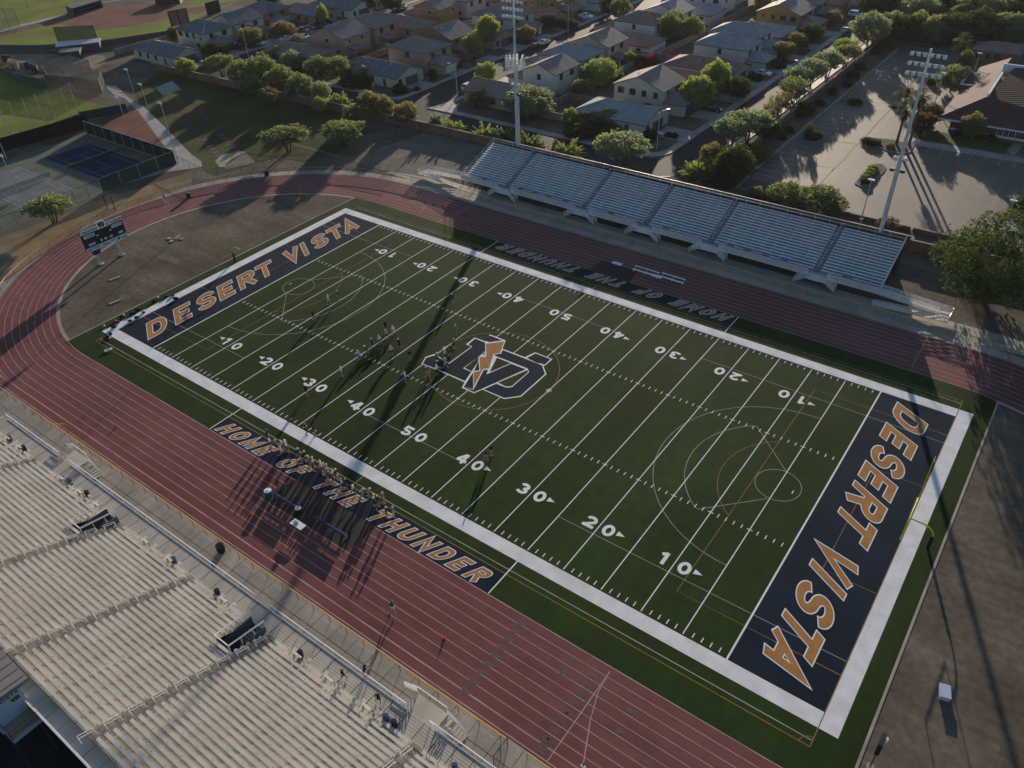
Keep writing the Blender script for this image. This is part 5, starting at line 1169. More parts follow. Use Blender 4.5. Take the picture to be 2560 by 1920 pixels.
# garden walls between the plots
def gwall(label, pts): wallthing("garden_wall", label, pts, 1.75, M_block, M_bcap, 0.2)
for lb, pts in (("tan block wall between the corner house and the cream gabled house", [(-54.5,90),(-54.5,103.6),(-44,103.6)]),
    ("tan block wall behind the cream gabled house", [(-54.5,103.7),(-54.5,146.5)]), ("tan block wall behind the pinkish white house", [(-52.5,146.6),(-52.5,188.5)]),
    ("tan block wall beside the pinkish white house", [(-52.4,146.6),(-43,146.6)]), ("tan block wall behind the orange brown house", [(-52.5,188.6),(-52.5,235)]), ("tan block wall beside the orange brown house", [(-52.4,190.2),(-42,190.2)]),
    ("tan block wall beside the brown roofed house at the mast", [(-58.5,102),(-54.6,102)]), ("tan block wall below the low brown roofed house in the middle block", [(-60,146),(-54,146)]),
    ("tan block wall behind the dark roofed corner house", [(-126.5,87),(-126.5,101),(-118,101)]), ("tan block wall behind the tan hipped house", [(-126.5,101.1),(-126.5,144)]), ("tan block wall behind the pale walled house left of the mast", [(-126.5,144.1),(-126.5,200)]),
    ("block wall along the back of the slate roofed houses by the softball field", [(-203,67),(-203,125)]), ("tan block wall beside the slate roofed single storey house", [(-203,82),(-179,82)]),
    ("tan block wall below the brown gabled house", [(-126.4,115.8),(-116,115.8)]), ("tan block wall below the two storey house with the pale ridge", [(-134,115.4),(-126.6,115.4)]), ("tan block wall along the corner house garden on the back road", [(-54.4,89.2),(-33,89.2),(-30.5,88.8)]), ("tan block wall along the low house garden behind the roadside trees", [(-135,86.5),(-126.6,86.5)])):
    gwall(lb, pts)
# ================================================================ CHURCH-LIKE HALL ON THE RIGHT
t = thing("hall_building", "large brick hall with a red brown roof beside the parking lot", "building", (45, 145, 0)); o = (45, 145, 0)
M_hb = mat("hall_brick", (0.105,0.07,0.06), 0.9, col2=(0.14,0.095,0.08), scale=0.6, fine=0.12); M_hr = tile("hall_roof", (0.085,0.05,0.042)); M_par = mat("parapet_white", (0.58,0.60,0.62), 0.6, var=0.05, scale=0.8)
mb = MB(); mb.box(30.5, 75, 128.5, 175, -0.02, 3.45); mb.build("wall", M_hb, t, o)
mb = MB(); E_ = 3.5
a = (28.0,125.8,E_); b = (78,125.8,E_); c = (35.2,135.2,6.6); d = (78,150,12.5); e_ = (34.2,156.5,6.6); f_ = (28.0,170,E_); g_ = (34.2,170,6.6)
mb.mat(0).add([a,b,(78,153,11.6),(37,153.5,8.6),c,e_,g_,f_], [(0,1,2,3,4)]); mb.add([a,c,e_,g_,f_], [(0,1,2,3,4)])
mb.mat(1).add([a,b,(78,125.8,E_-.35),(28,125.8,E_-.35),f_,(28,170,E_-.35)], [(1,0,3,2),(0,4,5,3)])
mb.build("roof", [M_hr, M_par], t, o)
mb = MB(); mb.prism([(35.2,135.2),(35.6,135.2),(35.1,154.2),(34.6,154.2)], 6.4, 7.3); mb.prism([(34.6,154.2),(78,154.2),(78,154.7),(34.6,154.7)], 7.4, 10.8) if False else mb.prism([(34.6,154.2),(46,154.2),(46,154.7),(34.6,154.7)], 6.4, 9.0); mb.build("parapet", M_par, t, o)
mb = MB(); mb.box(27.4, 31.5, 150, 162, -0.02, 4.2); mb.mat(1).box(27.2, 31.7, 149.8, 150.0, 4.2, 4.5); mb.box(27.2, 27.4, 150.0, 162.2, 4.2, 4.5); mb.build("entrance_block", [M_hb, M_par], t, o)
mb = MB(); mb.box(30.4, 75, 128.36, 128.5, 0.55, 0.95); mb.build("stone_band", M_par, t, o)
for x in (40.6, 42.9, 52, 57):
    window(t, o, 'y', 128.49, x, 1.0, 3.0, 1.0, -1, M_par)
mb = MB(); mb.box(47.4, 48.6, 128.40, 128.48, 0, 2.5); dr = mb.build("door", M_glass, t, o); mb = MB(); mb.box(47.2,47.4,128.36,128.49,0,2.7); mb.box(48.6,48.8,128.36,128.49,0,2.7); mb.box(47.4,48.6,128.36,128.49,2.5,2.7); mb.build("door_frame", M_par, dr, o)
# ================================================================ LEFT SPORTS STRUCTURES
def scr(name, label, pts, h, m, postm, cat="screen fence", z0=0.0, step=4.0, r=0.05):
    o = (pts[0][0], pts[0][1], 0); t = thing(name, label, cat, o); mb = MB(); mp = MB()
    for a, b in zip(pts, pts[1:]):
        d = Vector((b[0]-a[0], b[1]-a[1])); L = d.length; d.normalize(); n = Vector((-d.y, d.x))*0.02
        mb.prism([(a[0]+n.x,a[1]+n.y),(b[0]+n.x,b[1]+n.y),(b[0]-n.x,b[1]-n.y),(a[0]-n.x,a[1]-n.y)], z0, h-.06)
        k = max(1, int(L/step))
        for i in range(k+1):
            q = (a[0]+(b[0]-a[0])*i/k, a[1]+(b[1]-a[1])*i/k); MB().tube((q[0],q[1],-.02), (q[0],q[1],h), r, n=5).build("post", postm, t, o)
        mp.tube((a[0],a[1],h), (b[0],b[1],h), r*.8, n=5)
    mb.build("screen", m, t, o); mp.build("top_rail", postm, t, o); return t
scr("windscreen", "tall green windscreen fence along the upper side of the tennis courts", [(-142.7,22),(-106.1,22)], 3.1, M_screen, M_steel)
scr("windscreen", "dark windscreen fence across the right end of the tennis courts", [(-106.1,22),(-106.1,4)], 2.9, M_wiregreen, M_steel)
scr("windscreen", "black windscreen fence at the left end of the tennis courts", [(-146.5,25),(-149.3,-4)], 3.2, M_bscreen, M_darksteel)
scr("windscreen", "blue windscreen along the corner of the baseball outfield", [Z('S6',940,285,0),Z('S6',1470,185,0)], 2.2, M_bluescreen, M_darksteel)
fence("court_fence", "chain link fence along the lower side of the tennis courts", "fence", [(-106.1,4),(-106.1,-40)], 2.6, M_darksteel, M_darksteel, 3.0, 0.04, 0.04, mesh=(M_wire,0.05,2.6))
for i, (y0, lb) in enumerate(((12.9, "tennis net across the shaded blue court"), (-4.1, "tennis net across the grey court below the blue one"), (-21.3, "tennis net on the lowest grey court at the left edge"))):
    t = thing("tennis_net", lb, "tennis net", (-124, y0, 0)); mb = MB(); mb.quad((-124,y0-6.4,.1),(-124,y0+6.4,.1),(-124,y0+6.4,.98),(-124,y0-6.4,.98)); mb.build("net", M_wiredark, t, (-124,y0,0))
    mb = MB(); mb.box(-124.03,-123.97,y0-6.4,y0+6.4,.98,1.06); mb.build("tape", M_greyline, t, (-124,y0,0))
    [MB().tube((-124,y0+q,0),(-124,y0+q,1.08),.05,n=6).build("net_post", M_darksteel, t, (-124,y0,0)) for q in (-6.4, 6.4)]
for i, (x, y, xt, yt, lb) in enumerate([(160,540,65,300,"leftmost"),(275,500,185,270,"second from the left"),(425,460,335,225,"third from the left"),(565,412,475,180,"fourth from the left"),(690,370,605,145,"fifth from the left, the rusty one"),(850,335,765,95,"sixth from the left"),(935,260,870,75,"rightmost")]):
    a = Z('S6', x, y); t = thing("net_pole", "slim grey pole along the baseball outfield fence, "+lb, "pole", (a[0], a[1], 0)); mb = MB(); mb.tube((0,0,0),(0,0,9.0),.10,.07,7); mb.build("shaft", M_steel, t); mb = MB(); mb.tube((0,0,8.9),(0,0,9.15),.12,.05,7); mb.build("cap", M_steel, t)
scr("outfield_fence", "dark low fence at the foot of the baseball outfield", [Z('S6',-100,600),Z('S6',160,540),Z('S6',570,410),Z('S6',930,280)], 1.6, M_bluescreen, M_darksteel, "fence")
scr("outfield_fence", "grey windscreen fence curving behind the softball outfield", [Z('R6',-60,585),Z('R6',400,590),Z('R6',680,580),Z('R6',1170,540),Z('R6',1560,480),Z('R6',1960,420),Z('R1',560,440)], 1.9, mat("grey_windscreen", (0.075,0.085,0.08), 0.85, var=0.12, scale=0.4), M_darksteel, "fence")
scr("batters_eye", "big square green screen behind the softball outfield fence", [Z('R6',690,545),Z('R6',1150,525)], 6.3, M_wiregreen, M_darksteel, "screen", 1.8)
def shed(name, label, cat, pts, h, m, rm, roofh=.12, lean=0.0):
    o = (pts[0][0], pts[0][1], 0); t = thing(name, label, cat, o); mb = MB(); mb.prism(pts, -.02, h); mb.build("wall", m, t, o)
    cx = sum(p[0] for p in pts)/4; cy = sum(p[1] for p in pts)/4; q = [(cx+(p[0]-cx)*1.06, cy+(p[1]-cy)*1.06) for p in pts]; mb = MB(); mb.prism(q, h, h+roofh); mb.build("roof", rm, t, o)
    a, b = Vector(pts[0]), Vector(pts[1]); d = (b-a); n = Vector((d.y, -d.x)).normalized(); c0 = a+d*.35+n*.03; c1 = a+d*.62+n*.03; mb = MB(); mb.add([(c0.x,c0.y,.02),(c1.x,c1.y,.02),(c1.x,c1.y,h*.8),(c0.x,c0.y,h*.8)], [(0,1,2,3)]); mb.build("door", M_gdoor, t, o); return t
M_nav = mat("shed_navy", (0.055,0.060,0.085), 0.7, var=0.1, scale=0.6); M_pr = mat("pale_metal_roof", (0.36,0.40,0.46), 0.5, var=0.08, scale=0.6)
shed("storage_shed", "long navy storage shed with pale roof by the softball fence", "shed", [Z('R6',690,640),Z('R6',1170,585),Z('R6',1180,540),Z('R6',700,580)], 2.6, M_nav, M_pr)
shed("shipping_container", "small dark container in front of the navy shed", "container", [Z('R6',715,705),Z('R6',940,680),Z('R6',965,640),Z('R6',730,660)], 2.4, mat("container_dark", (0.03,0.028,0.035), 0.6, var=0.1, scale=0.6), mat("container_top", (0.16,0.15,0.14), 0.6, var=0.1, scale=0.6))
def dugout(label, pts, h, m):
    o = (pts[0][0], pts[0][1], 0); t = thing("dugout", label, "dugout", o); mb = MB(); n = len(pts)
    a, b, c, d = [Vector((*p, 0)) for p in pts]
    mb.prism([pts[2], pts[3], tuple((d+(a-d)*.06).xy), tuple((c+(b-c)*.06).xy)], 0, h); mb.prism([pts[3], pts[0], tuple((a+(b-a)*.02).xy), tuple((d+(c-d)*.02).xy)], 0, h); mb.prism([pts[1], pts[2], tuple((c+(d-c)*.02).xy), tuple((b+(a-b)*.02).xy)], 0, h); mb.build("wall", M_nav, t, o)
    mb = MB(); mb.prism(pts, h, h+.18); mb.build("roof", m, t, o)
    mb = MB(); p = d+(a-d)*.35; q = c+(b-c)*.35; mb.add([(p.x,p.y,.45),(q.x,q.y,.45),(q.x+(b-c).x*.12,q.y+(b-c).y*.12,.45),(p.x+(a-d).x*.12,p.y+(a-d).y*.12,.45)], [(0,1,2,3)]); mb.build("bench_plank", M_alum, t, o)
dugout("long navy dugout along the softball infield, left side", [Z('R6',860,185),Z('R6',1190,85),Z('R6',1130,60),Z('R6',780,150)], 2.5, mat("dugout_roof", (0.11,0.105,0.10), 0.7, var=0.1, scale=0.5))
dugout("dugout with pale flat roof at the top of the softball infield", [Z('R6',1800,60),Z('R6',2080,45),Z('R6',2110,10),Z('R6',1830,30)], 2.6, M_pr)
t = thing("spectator_bleacher", "small silver bleacher behind the softball dugouts", "bleacher", (*Z('R6',1250,60), 0)); o = (*Z('R6',1250,60), 0)
for i in range(4):
    p, q = Z('R6',1180-i*30,45-i*22), Z('R6',1420-i*30,10-i*22); mb = MB(); mb.ribbon([p, q], .5, .5+i*.4); mb.ribbon([p, q], .06, .2+i*.4); mb.build("seat_row", M_alumb, t, o)
scr("info_board", "rusty brown board with dark posts seen over the cream house", [Z('R6',1985,330),Z('R6',2190,290)], 5.5, mat("weathered_board", (0.20,0.13,0.10), 0.85, var=0.12, scale=0.6), M_black, "board", 0.6, 2.2, .22)
scr("backstop_screen", "dark green windscreen panel at the right of the softball infield", [Z('R1',1010,180),Z('R1',1165,135)], 4.2, M_screen, M_darksteel, "screen")
scr("backstop_screen", "tall dark net of the backstop at the left edge, top field", [Z('R6',-20,330),Z('R6',120,330),Z('R6',240,320)], 6.5, M_wire, M_darksteel, "backstop")
# batting cages
for lb, ps, h in (("batting cage frame with dark netting behind the baseball field, larger", [('R6',520,900),('R6',720,850),('R6',1210,960),('R6',1180,1080),('R6',600,1010)], 3.6), ("batting cage frame with dark netting, by the pale yard", [('R6',560,860),('R6',820,770),('R6',1060,830),('R6',760,930)], 3.4)):
    P = [Z(*p) for p in ps]; o = (P[0][0], P[0][1], 0); t = thing("batting_cage", lb, "batting cage", o); mb = MB(); mn = MB(); n = len(P)
    for i in range(n):
        a, b = P[i], P[(i+1) % n]; mb.tube((*a,0),(*a,h),.06,n=5); mb.tube((*a,h),(*b,h),.05,n=5); mn.quad((*a,.05),(*b,.05),(*b,h),(*a,h))
        m_ = ((a[0]+b[0])/2,(a[1]+b[1])/2); mb.tube((*m_,0),(*m_,h),.05,n=5)
    for k in range(1, 5): 
        f = k/5; a, b = P[0], P[1]; c, d = P[n-1] if n == 4 else P[4], P[2]
        mb.tube((a[0]+(c[0]-a[0])*f, a[1]+(c[1]-a[1])*f, h), (b[0]+(d[0]-b[0])*f, b[1]+(d[1]-b[1])*f, h), .04, n=4)
    mn.add([(p[0],p[1],h) for p in P], [list(range(n))])
    mb.build("frame", M_darksteel, t, o); mn.build("netting", wire("cage_net%d" % len(lb), (0.06,0.07,0.055), 0.34), t, o)
scr("outfield_fence", "green screened fence with faded lettering beside the batting cages", [Z('R6',20,860),Z('R6',230,940),Z('R6',560,1010)], 2.2, mat("green_banner", (0.035,0.075,0.06), 0.8, col2=(0.06,0.11,0.085), scale=0.9), M_darksteel, "fence")
for i, (x, y, lb) in enumerate(((60,715,"dark bin pair by the service yard, left"),(110,720,"dark bin pair by the service yard, right"),(325,800,"dark portable cabinet by the batting cages, left"),(395,815,"dark portable cabinet by the batting cages, middle"),(430,830,"dark portable cabinet by the batting cages, right"))):
    a = Z('R6', x, y); t = thing("cabinet", lb, "cabinet", (a[0], a[1], 0), R(10*i)); mb = MB(); mb.box(-.5,.5,-.5,.5,0,2.0); mb.build("body", M_nav, t); mb = MB(); mb.box(-.55,.55,-.55,.55,2.0,2.12); mb.build("roof", M_bin, t); mb = MB(); mb.box(-.35,.35,-.53,-.5,.1,1.8); mb.build("door", M_bin, t)
shed("pump_hut", "low tan block hut beside the service yard", "hut", [Z('R6',110,790),Z('R6',215,805),Z('R6',225,760),Z('R6',125,750)], 1.8, WM['tan'], WM['tan'])
# ---- area lamps
def lamp(label, zx, h, kind, rz=0.0, cat="street lamp"):
    a = Z(*zx); t = thing("street_lamp" if kind == 'street' else "area_light", label, cat, (a[0], a[1], 0), rz); mb = MB(); mb.tube((0,0,0),(0,0,h),.11,.07,7); mb.build("pole", M_steel if kind != 'dark' else M_darksteel, t)
    if kind == 'street':
        mb = MB(); mb.path([(0,0,h),(.5,0,h+.35),(1.9,0,h+.5)], .05, 5); ar = mb.build("arm", M_steel, t); mb = MB(); mb.box(1.75,2.5,-.14,.14,h+.42,h+.56); mb.build("lamp_head", M_whitemetal, ar)
    elif kind == 'box':
        mb = MB(); mb.box(-.55,.55,-.22,.22,h,h+.2); mb.build("lamp_head", M_whitemetal, t)
        mb = MB(); mb.prism(arcpts(0,0,.3,0,360,8)[:-1],0,.7); mb.build("footing", M_conc, t)
    else:
        for q in (-.45, .45):
            mb = MB(); c = Vector((q,-.1,h)); d = Vector((0,-.7,-.7)).normalized(); mb.tube(c, c+d*.35, .14, .32, 9); mb.build("lamp_head", M_whitemetal, t)
        mb = MB(); mb.tube((-.6,0,h),(.6,0,h),.05,n=5); mb.build("crossarm", M_steel, t)
lamp("street lamp over the white car on the middle street", ('R2',1770,1140), 8.2, 'street', R(180)); lamp("street lamp by the slate roofed house on the left street", ('R1',1490,700), 8.2, 'street', R(150)); lamp("street lamp beside the dark garden of the corner house", ('S3',1575,800), 8.0, 'street', R(60))
lamp("street lamp reaching over the right street from behind the street trees", ('S1',1550,170), 7.6, 'street', R(180)); lamp("street lamp beyond the beige gabled house on the middle street", ('R3',922,390), 8.2, 'street', R(180)); lamp("street lamp at the top of the left street by the parked van", ('R2',925,150), 8, 'street', R(0)); lamp("street lamp at the top of the right street under the dark trees", ('R5',700,180), 7.5, 'street', R(200))
lamp("slim parking lot lamp beside the right light mast", ('T2',330,440), 8.0, 'box', 0, "lot lamp"); lamp("slim parking lot lamp in front of the hall entrance", ('S5',1180,290), 7.5, 'box', 0, "lot lamp"); lamp("slim parking lot lamp near the far parked car", ('R5',1600,945), 7.0, 'box', 0, "lot lamp"); lamp("parking lot lamp half hidden by the big dark tree", ('T2',1900,700), 8, 'box', 0, "lot lamp")
lamp("pale court light pole at the end of the clay yard", ('R6',1590,1215), 9.5, 'court', 0, "court light"); lamp("court light beside the path, right of the clay yard", ('S6',1745,270), 9, 'court', 0, "court light"); lamp("dark court light at the corner of the tennis courts", ('S6',2055,770), 13.5, 'court', 0, "court light")
lamp("dark court light in the middle of the clay yard", ('S6',1500,460), 9.5, 'court', 0, "court light"); lamp("dark court light in front of the grey tennis court", ('T1',310,330), 12, 'court', 0, "court light"); lamp("court light at the left edge beside the tennis courts", ('S6',80,730), 9, 'court', 0, "court light")
for zx, lb in ((('T1',1240,285), "dark fence post pair by the flagpole bend, left"), (('T1',1330,300), "dark fence post pair by the flagpole bend, right")):
    a = Z(*zx); t = thing("gate_post", lb, "gate post", (a[0], a[1], 0)); mb = MB(); mb.tube((0,0,0),(0,0,3.0),.10,n=7); mb.build("shaft", M_darksteel, t); mb = MB(); mb.box(-.14,.14,-.14,.14,3.0,3.06); mb.build("cap", M_darksteel, t)
for zx, lb in ((('S2',250,110), "white mailbox post in the dark garden by the corner house"), (('S3',1395,690), "small white post on the back road pavement by the corner house")):
    a = Z(*zx); t = thing("mailbox", lb, "mailbox", (a[0], a[1], 0.1)); mb = MB(); mb.tube((0,0,0),(0,0,1.0),.05,n=5); mb.build("post", M_steel, t); mb = MB(); mb.box(-.14,.14,-.24,.24,1.0,1.35); mb.build("box", M_whitemetal, t)
# ================================================================ TREES
def leafmat(name, c1, c2, c3):
    m = bpy.data.materials.new(name); m.use_nodes = True; nt = m.node_tree; b = nt.nodes["Principled BSDF"]
    b.inputs["Roughness"].default_value = 0.75; b.inputs["Specular IOR Level"].default_value = 0.08
    g = nt.nodes.new("ShaderNodeNewGeometry"); tc = nt.nodes.new("ShaderNodeTexCoord"); n = nt.nodes.new("ShaderNodeTexNoise"); n.inputs["Scale"].default_value = 0.55; n.inputs["Detail"].default_value = 2
    nt.links.new(tc.outputs["Object"], n.inputs["Vector"])
    ad = nt.nodes.new("ShaderNodeMath"); ad.operation = 'MULTIPLY_ADD'; ad.inputs[1].default_value = 0.45; nt.links.new(g.outputs["Random Per Island"], ad.inputs[0])
    sb = nt.nodes.new("ShaderNodeMath"); sb.operation = 'SUBTRACT'; sb.inputs[1].default_value = 0.2; nt.links.new(n.outputs["Fac"], sb.inputs[0]); nt.links.new(sb.outputs[0], ad.inputs[2])
    rp = nt.nodes.new("ShaderNodeValToRGB"); e = rp.color_ramp.elements; e[0].position = 0.2; e[1].position = 0.85; e[0].color = (*c1, 1); e[1].color = (*c3, 1); k = e.new(0.52); k.color = (*c2, 1)
    nt.links.new(ad.outputs[0], rp.inputs["Fac"]); nt.links.new(rp.outputs["Color"], b.inputs["Base Color"])
    tr = nt.nodes.new("ShaderNodeBsdfTranslucent"); mx = nt.nodes.new("ShaderNodeMixShader"); mx.inputs[0].default_value = 0.5
    hs = nt.nodes.new("ShaderNodeHueSaturation"); hs.inputs["Value"].default_value = 1.35; hs.inputs["Saturation"].default_value = 1.1; nt.links.new(rp.outputs["Color"], hs.inputs["Color"]); nt.links.new(hs.outputs["Color"], tr.inputs["Color"])
    nt.links.new(b.outputs[0], mx.inputs[1]); nt.links.new(tr.outputs[0], mx.inputs[2]); nt.links.new(mx.outputs[0], nt.nodes["Material Output"].inputs["Surface"]); return m
LM = dict(mesquite=leafmat("mesquite_leaf", (0.083,0.112,0.046), (0.177,0.211,0.087), (0.274,0.294,0.124)), grey=leafmat("grey_green_leaf", (0.112,0.148,0.079), (0.213,0.260,0.137), (0.313,0.349,0.180)),
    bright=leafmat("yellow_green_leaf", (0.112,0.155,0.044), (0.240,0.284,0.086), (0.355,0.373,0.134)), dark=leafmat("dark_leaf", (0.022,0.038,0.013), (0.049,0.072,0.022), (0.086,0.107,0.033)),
    olive=leafmat("olive_leaf", (0.098,0.102,0.042), (0.202,0.185,0.080), (0.317,0.264,0.119)), gold=leafmat("golden_leaf", (0.14,0.075,0.02), (0.26,0.13,0.03), (0.34,0.18,0.05)), red=leafmat("red_blossom", (0.16,0.02,0.03), (0.30,0.04,0.06), (0.40,0.08,0.10)), palm=leafmat("palm_frond", (0.022,0.034,0.012), (0.05,0.068,0.022), (0.10,0.115,0.04)), rust=leafmat("rusty_leaf", (0.06,0.042,0.024), (0.11,0.075,0.04), (0.15,0.105,0.055)))
M_bark = mat("bark", (0.075,0.055,0.04), 0.95, var=0.25, scale=3.0); M_palmbark = mat("palm_bark", (0.12,0.085,0.06), 0.95, var=0.25, scale=3.0); M_thatch = mat("palm_skirt", (0.10,0.07,0.04), 0.95, var=0.3, scale=3.0)
from mathutils import noise as NZ
def crown_mesh(name, shape, seed, n, ls):
    """unit tree: height 1, crown radius about .5 (x,y). leaf-sized faces, clumped by noise through the crown's volume, ragged outline with gaps"""
    rr = random.Random(seed); vs = []; fs = []; o1 = Vector((seed*1.7, seed*.9, 3.1)); o2 = Vector((seed*.3, 11+seed*.7, 7.7))
    def leaf(p, a, s, long):
        b = (Matrix.Rotation(rr.uniform(0, 6.28), 3, a) @ a.orthogonal()).normalized(); i = len(vs)
        vs.extend([p-a*s*long*.5-b*s*.36, p-a*s*long*.5+b*s*.36, p+a*s*long*.5+b*s*.24, p+a*s*long*.5-b*s*.24]); fs.append((i,i+1,i+2,i+3))
    rnd = lambda: Vector((rr.gauss(0,1), rr.gauss(0,1), rr.gauss(0,1))).normalized()
    if shape == 'spiky':
        stems = []
        for k in range(150):
            a = rr.uniform(0, 6.28); el = rr.uniform(.1, 1.35); L = rr.uniform(.35, .62)*(0.8+.5*NZ.noise(Vector((math.cos(a)*1.5, math.sin(a)*1.5, seed))))*(1.15 if el < .9 else 1.45); stems.append((Vector((math.cos(a)*math.cos(el), math.sin(a)*math.cos(el), math.sin(el)*1.15)), L))
        per = max(4, n//150)
        for d, L in stems:
            for k in range(per):
                t = .25+.75*rr.random()**.7; p = Vector((0,0,.12))+d*L*t*1.0+rnd()*.025+Vector((0,0,-.10*t*t)); leaf(p, (d+rnd()*.55).normalized(), ls*rr.uniform(.6,1.3), 2.2)
    else:
        C, Rx, Rz, th, low, lg, up = dict(umbrella=(.70,.50,.28,.0,.46,1.7,.5), round=(.56,.47,.44,-.12,.10,1.3,.2), willow=(.58,.46,.44,-.14,.10,2.4,-1.1), bush=(.34,.50,.60,-.15,.03,1.2,.3), sparse=(.66,.50,.34,.10,.34,1.7,.4), cone=(.45,.36,.55,-.2,.03,1.3,.4), grand=(.52,.47,.48,-.12,.05,1.4,.35))[shape]
        k = 0; guard_ = 0
        while k < n and guard_ < n*12:
            guard_ += 1; d = rnd(); rb = 1+.34*NZ.noise(d*1.9+o1)+.24*NZ.noise(d*4.5+o2); r = rb*(.30+.70*rr.random()**.42)
            if shape == 'cone': r *= max(.25, 1-.55*max(0, d.z))
            p = Vector((d.x*Rx*r, d.y*Rx*r, C+d.z*Rz*r))
            if p.z < low+.06*NZ.noise(p*6+o1) or p.z > 1.12: continue
            q = Vector((p.x*5.2, p.y*5.2, p.z*5.2)); nz = NZ.noise(q+o2)+.5*NZ.noise(q*2.3+o1)
            if nz < th and rr.random() < .93: continue
            a = (rnd()+Vector((d.x*.5, d.y*.5, 0))*(1 if up > 0 else .2)+Vector((0,0,up))).normalized(); leaf(p, a, ls*rr.uniform(.55,1.35), lg); k += 1
    me = bpy.data.meshes.new(name); me.from_pydata(vs, [], fs); me.update(); return me
def trunk_mesh(name, shape, seed):
    rr = random.Random(seed); mb = MB(); zt = {'umbrella':.42,'round':.30,'willow':.5,'bush':.12,'spiky':.15,'sparse':.4,'cone':.3,'grand':.2}[shape]; ns = 3 if shape in ('umbrella','sparse') else 1
    for s in range(ns):
        a = 2.1*s+rr.random(); b0 = Vector((.02*math.cos(a)*ns, .02*math.sin(a)*ns, -.01)); b1 = Vector((.07*(ns-1)*math.cos(a), .07*(ns-1)*math.sin(a), zt))
        mb.tube(b0, b1, .030, .020, 6)
        for k in range(4 if ns > 1 else 6):
            q = a+rr.uniform(-1.2,1.2) if ns > 1 else rr.uniform(0,6.28); e = b1+Vector((.24*math.cos(q), .24*math.sin(q), rr.uniform(.16,.36))); m_ = b1.lerp(e, .5)+Vector((0,0,.03))
            mb.tube(b1, m_, .016, .011, 5); mb.tube(m_, e, .011, .004, 5)
    me = bpy.data.meshes.new(name); me.from_pydata([tuple(v) for v in mb.v], [], mb.f); me.materials.append(M_bark); me.update(); return me
SHP = {}
for i, (sh, n, ls) in enumerate((('umbrella',5200,.029),('round',7500,.034),('willow',6500,.030),('bush',4200,.048),('spiky',4200,.034),('sparse',3600,.030),('cone',3000,.05), ('grand',17000,.0165))):
    SHP[sh] = [(crown_mesh("crown_"+sh, sh, 100+i*10+k, n, ls), trunk_mesh("trunk_"+sh, sh, 300+i*10+k)) for k in range(1 if sh == 'grand' else 3)]
LEAFED = {}
tk = [0]
def tree(label, x, y, h, w, shape='round', leaf='mesquite', group=None, name=None, z=0.0):
    tk[0] += 1; k = tk[0]; cm, tm = SHP[shape][k % len(SHP[shape])]; key = (cm.name, leaf)
    if key not in LEAFED: c = cm.copy(); c.materials.clear(); c.materials.append(LM[leaf]); LEAFED[key] = c
    nm = name or ({'bush':'shrub','cone':'conifer'}.get(shape, 'tree')); rr = random.Random(k*13)
    t = thing(nm, label, "shrub" if nm == 'shrub' else "tree", (x, y, z), 0, group)
    a = bpy.data.objects.new("crown", LEAFED[key]); b = bpy.data.objects.new("trunk", tm)
    rz = rr.uniform(0, 6.28); sx = w*1.12*rr.uniform(.92,1.08); sy = w*1.12*rr.uniform(.92,1.08)
    for o in (a, b): COL.objects.link(o); o.parent = t; o.rotation_euler = (0,0,rz)
    a.scale = (sx, sy, h); b.scale = (w*.8, w*.8, h) if w < h*1.6 else (h*1.1, h*1.1, h)
    return t
def TZ(label, zx, h, w, shape='round', leaf='mesquite', f=0.55, **k):
    a = Z(*zx, h*f); return tree(label, a[0], a[1], h, w, shape, leaf, **k)
U = 'umbrella'; Rd = 'round'; Wi = 'willow'; Bu = 'bush'; Sp = 'spiky'; Sa = 'sparse'
g1 = "trees along the back road by the brick wall"
